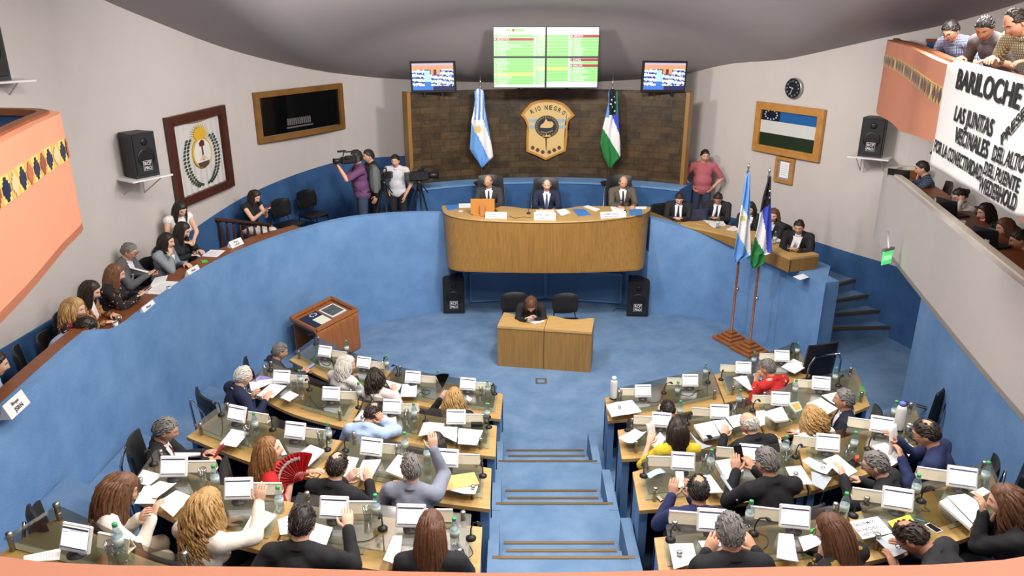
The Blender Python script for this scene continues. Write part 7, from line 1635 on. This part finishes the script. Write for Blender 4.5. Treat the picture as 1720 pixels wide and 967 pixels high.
# ---- camera crew and reporters on the left
i = person('bearded cameraman in purple shirt and black vest filming', (598, 264), 1.2, 108, pose='stand', lean=2, top=F('purple_shirt', (104, 62, 104)), bottom=JEAN, hair='black', skin='tan', sleeve=.42, hands=(('loc', -.16, .36, 1.48), ('loc', .02, .34, 1.40)), depth=13.6, headpitch=4, vox=.014, belly=.04)
zc2 = i['root'].z; camcorder('shoulder video camera held by bearded cameraman', Q(586, 277, 13.38), i['yaw'] + .25, .82)
T = i['t']; mb = MB(); pad(mb, (0, -.22, 1.22), .34, .46, .18, None, 0, 8, .3); mb.build('backpack', F('grey_backpack', (96, 102, 100)), T, True); mb = MB()
for sd in (-1, 1): mb.tube([(sd*.12, -.14, 1.42), (sd*.13, .0, 1.47), (sd*.13, .12, 1.38), (sd*.12, .14, 1.15), (sd*.15, .0, 1.02), (sd*.12, -.14, 1.04)], .022, 6, flat=.5)
mb.build('straps', black_plastic, T, True)
person('dark-haired man half hidden behind bearded cameraman', (619, 262), 1.2, 120, pose='stand', top=BLK, bottom=BLK, hair='dark', skin='tan', depth=14.3, vox=.015, hands=('side', 'side'), lean=2)
person('young man in white checked shirt, hands in pockets', (664, 270), 1.2, 172, pose='stand', top=FINECHK, bottom=BLK, hair='black', skin='tan', sleeve=.45, hands=('pocket', 'pocket'), depth=14.2, vox=.014, lean=1, headpitch=12, belly=.015)
for (lb, cl, hx, hy, yw, kw) in (
    ('seated woman in sleeveless black top looking at red phone', None, 428, 330, -115, dict(top=BLK, bottom=F('white_trousers', (214, 208, 204)), hair='dark', style='bob', woman=True, sleeve=0, headpitch=26, hands=(('loc', -.05, .36, .86), ('loc', .06, .40, .90)), collar=False)),
    ('dark-haired woman in white sleeveless top by the balustrade', 'black chair of woman in white sleeveless top', 303, 351, -128, dict(top=WHT_F, hair='black', style='long', woman=True, sleeve=0, headpitch=30, hands=('lap', 'lap'), collar=False, depth=11.1)),
    ('long black-haired woman in dark top reading at press counter', 'black chair of long black-haired woman', 307, 386, -95, dict(top=BLK, hair='black', style='long', woman=True, headpitch=26, hands=('desk', 'desk'))),
    ('dark-haired woman in grey blazer, hand on chin at press counter', 'black chair of woman in grey blazer', 280, 405, -95, dict(top=F('blazer_grey', (136, 144, 152)), hair='black', style='bob', woman=True, shirt=WHT_F, hands=('desk', 'chin'), headpitch=10)),
    ('grey-haired man in glasses and grey suit holding phone', 'black chair of grey-suited man with glasses', 217, 422, -88, dict(top=F('suit_mid_grey', (92, 94, 98)), hair='grey', shirt=SHW, skin='tan', glasses=True, hands=(('loc', -.05, .40, .80), ('loc', .08, .40, .82)), headpitch=20)),
    ('light brown-haired woman in dark floral blouse holding phone', 'black chair of woman in dark floral blouse', 194, 459, -72, dict(top=FLOR, hair='auburn', style='long', woman=True, headpitch=18, hands=(('loc', -.05, .40, .84), ('loc', .08, .40, .84)))),
    ('dark-haired woman in leopard print jacket at press counter', 'black chair of woman in leopard print', 152, 488, -84, dict(top=LEOP, hair='dark', style='long', woman=True, shirt=PINKF, headpitch=22)),
    ('blonde woman in red and black print, seen from behind', 'black chair of woman in red and black print', 126, 518, -70, dict(top=REDBLK, hair='blonde', style='wavy', woman=True, hairlen=.16, headyaw=-20)),
    ('dark-haired man in pale blue shirt bowing over the counter', 'black chair of man bowing in pale blue shirt', 143, 549, -58, dict(top=LBLUE, hair='dark', lean=34, bow=12, headpitch=30)),
    ('person in pale blue shirt cut by the photo edge', 'black chair beside person cut by photo edge', -8, 612, -60, dict(top=LBLUE, hair='dark', lean=14))):
    kw.setdefault('lean', 12); kw.setdefault('bottom', BLK)
    if hx != 428: kw.setdefault('knee_', .24); kw.setdefault('reach', .32)
    i = person(lb, (hx, hy), 1.2, yw, group='reporters in the left gallery', vox=.014, **kw); r = i['root']
    if cl: chair('visitor', cl, (r.x, r.y, 1.2), i['yaw'], 'black chairs behind the press counter')
    if hx == 428: held('phone', 'red phone held by seated woman in sleeveless black', 'phone', i['w']((.02, .47, .95)), i['yaw'], PH, MATS['red_case'], None, .8)
    if hx == 217: held('phone', 'dark phone held by grey-suited man in glasses', 'phone', i['w']((.02, .50, .86)), i['yaw'], PH, black_plastic, dark_scr, .5)
    if hx == 194: held('phone', 'pale phone held by woman in dark floral blouse', 'phone', i['w']((.02, .50, .90)), i['yaw'], PH, white_plastic, dark_scr, .6)
q = P(52, 655, 2.1); chair('visitor', 'empty black chair behind blue wall near block card', (q.x - .52, q.y + .25, 1.2), -1.4, 'black chairs behind the press counter')
# ---- upper balcony: three men leaning over the banner rail
for (lb, hx, hy, dp, yw, kw) in (
    ('man in sunglasses and blue plaid shirt leaning on balcony rail', 1597, 52, 8.5, 112, dict(top=PLAID, hair='black', skin='tan', glasses=True, sleeve=.6, headyaw=10)),
    ('dark-haired man in grey-brown shirt gripping banner on balcony', 1654, 47, 7.7, 104, dict(top=F('shirt_grey_brown', (98, 90, 92)), hair='black', skin='brown', sleeve=.5, headyaw=30)),
    ('short-haired man in madras plaid shirt gripping banner on balcony', 1706, 38, 6.9, 106, dict(top=PLAID2, hair='dark', style='receding', skin='tan', sleeve=.45, headyaw=-10))):
    i = person(lb, (hx, hy), 3.84, yw, pose='stand', lean=32, bow=8, bottom=JEAN, depth=dp, group='men on the upper balcony', vox=.012, headpitch=20, hands=(('loc', -.20, .38, 1.15), ('loc', .20, .38, 1.15)), **kw)
# ---- press gallery
for (lb, hx, hy, dp, yw, kw) in (
    ('man in striped sweater with hand at mouth in press gallery', 1549, 283, 11.0, 70, dict(top=STRIPE, hair='black', skin='tan', hands=(('loc', -.1, .45, .92), 'chin'))),
    ('woman in white sweater and glasses, hand on forehead, press gallery', 1612, 330, 9.7, 95, dict(top=F('white_sweater', (216, 212, 206)), hair='dark', style='bun', woman=True, glasses=True, hands=('head', 'desk'), headpitch=20)),
    ('dark-haired woman in black with hand at mouth in press gallery', 1655, 356, 9.05, 92, dict(top=BLK, hair='dark', style='long', woman=True, hands=('chin', 'lap'), sleeve=.4)),
    ('long light brown-haired woman in white top in press gallery', 1688, 382, 8.5, 85, dict(top=WHT_F, hair='auburn', style='long', woman=True, hairlen=.30)),
    ('man in light blue shirt at photo edge in press gallery', 1712, 402, 7.9, 75, dict(top=F('shirt_pale_blue', (166, 182, 206)), hair='dark', skin='tan', headpitch=20))):
    kw.setdefault('hands', ('desk', 'desk')); i = person(lb, (hx, hy), 2.12, yw, bottom=BLK, depth=dp, lean=14, s=.92, knee_=.24, reach=.34, group='journalists in the press gallery', vox=.014, **kw); r = i['root']
    chair('visitor', 'black chair of ' + lb.split(' in press')[0].split(', press')[0].split(' at photo')[0], (r.x, r.y, r.z), i['yaw'], 'black chairs in the press gallery')
bpy.data.scenes.remove(TMP)
for o in SC.objects:
    if o.parent is None and o.type in ('MESH', 'EMPTY') and 'category' not in o.keys() and o.get('kind') != 'structure': print('UNTAGGED', o.name)
for l, ns in LABELS.items():
    if len(ns) > 1: print('DUPLABEL', len(ns), l)
    if not 4 <= len(l.split()) <= 16: print('WORDS', len(l.split()), l)
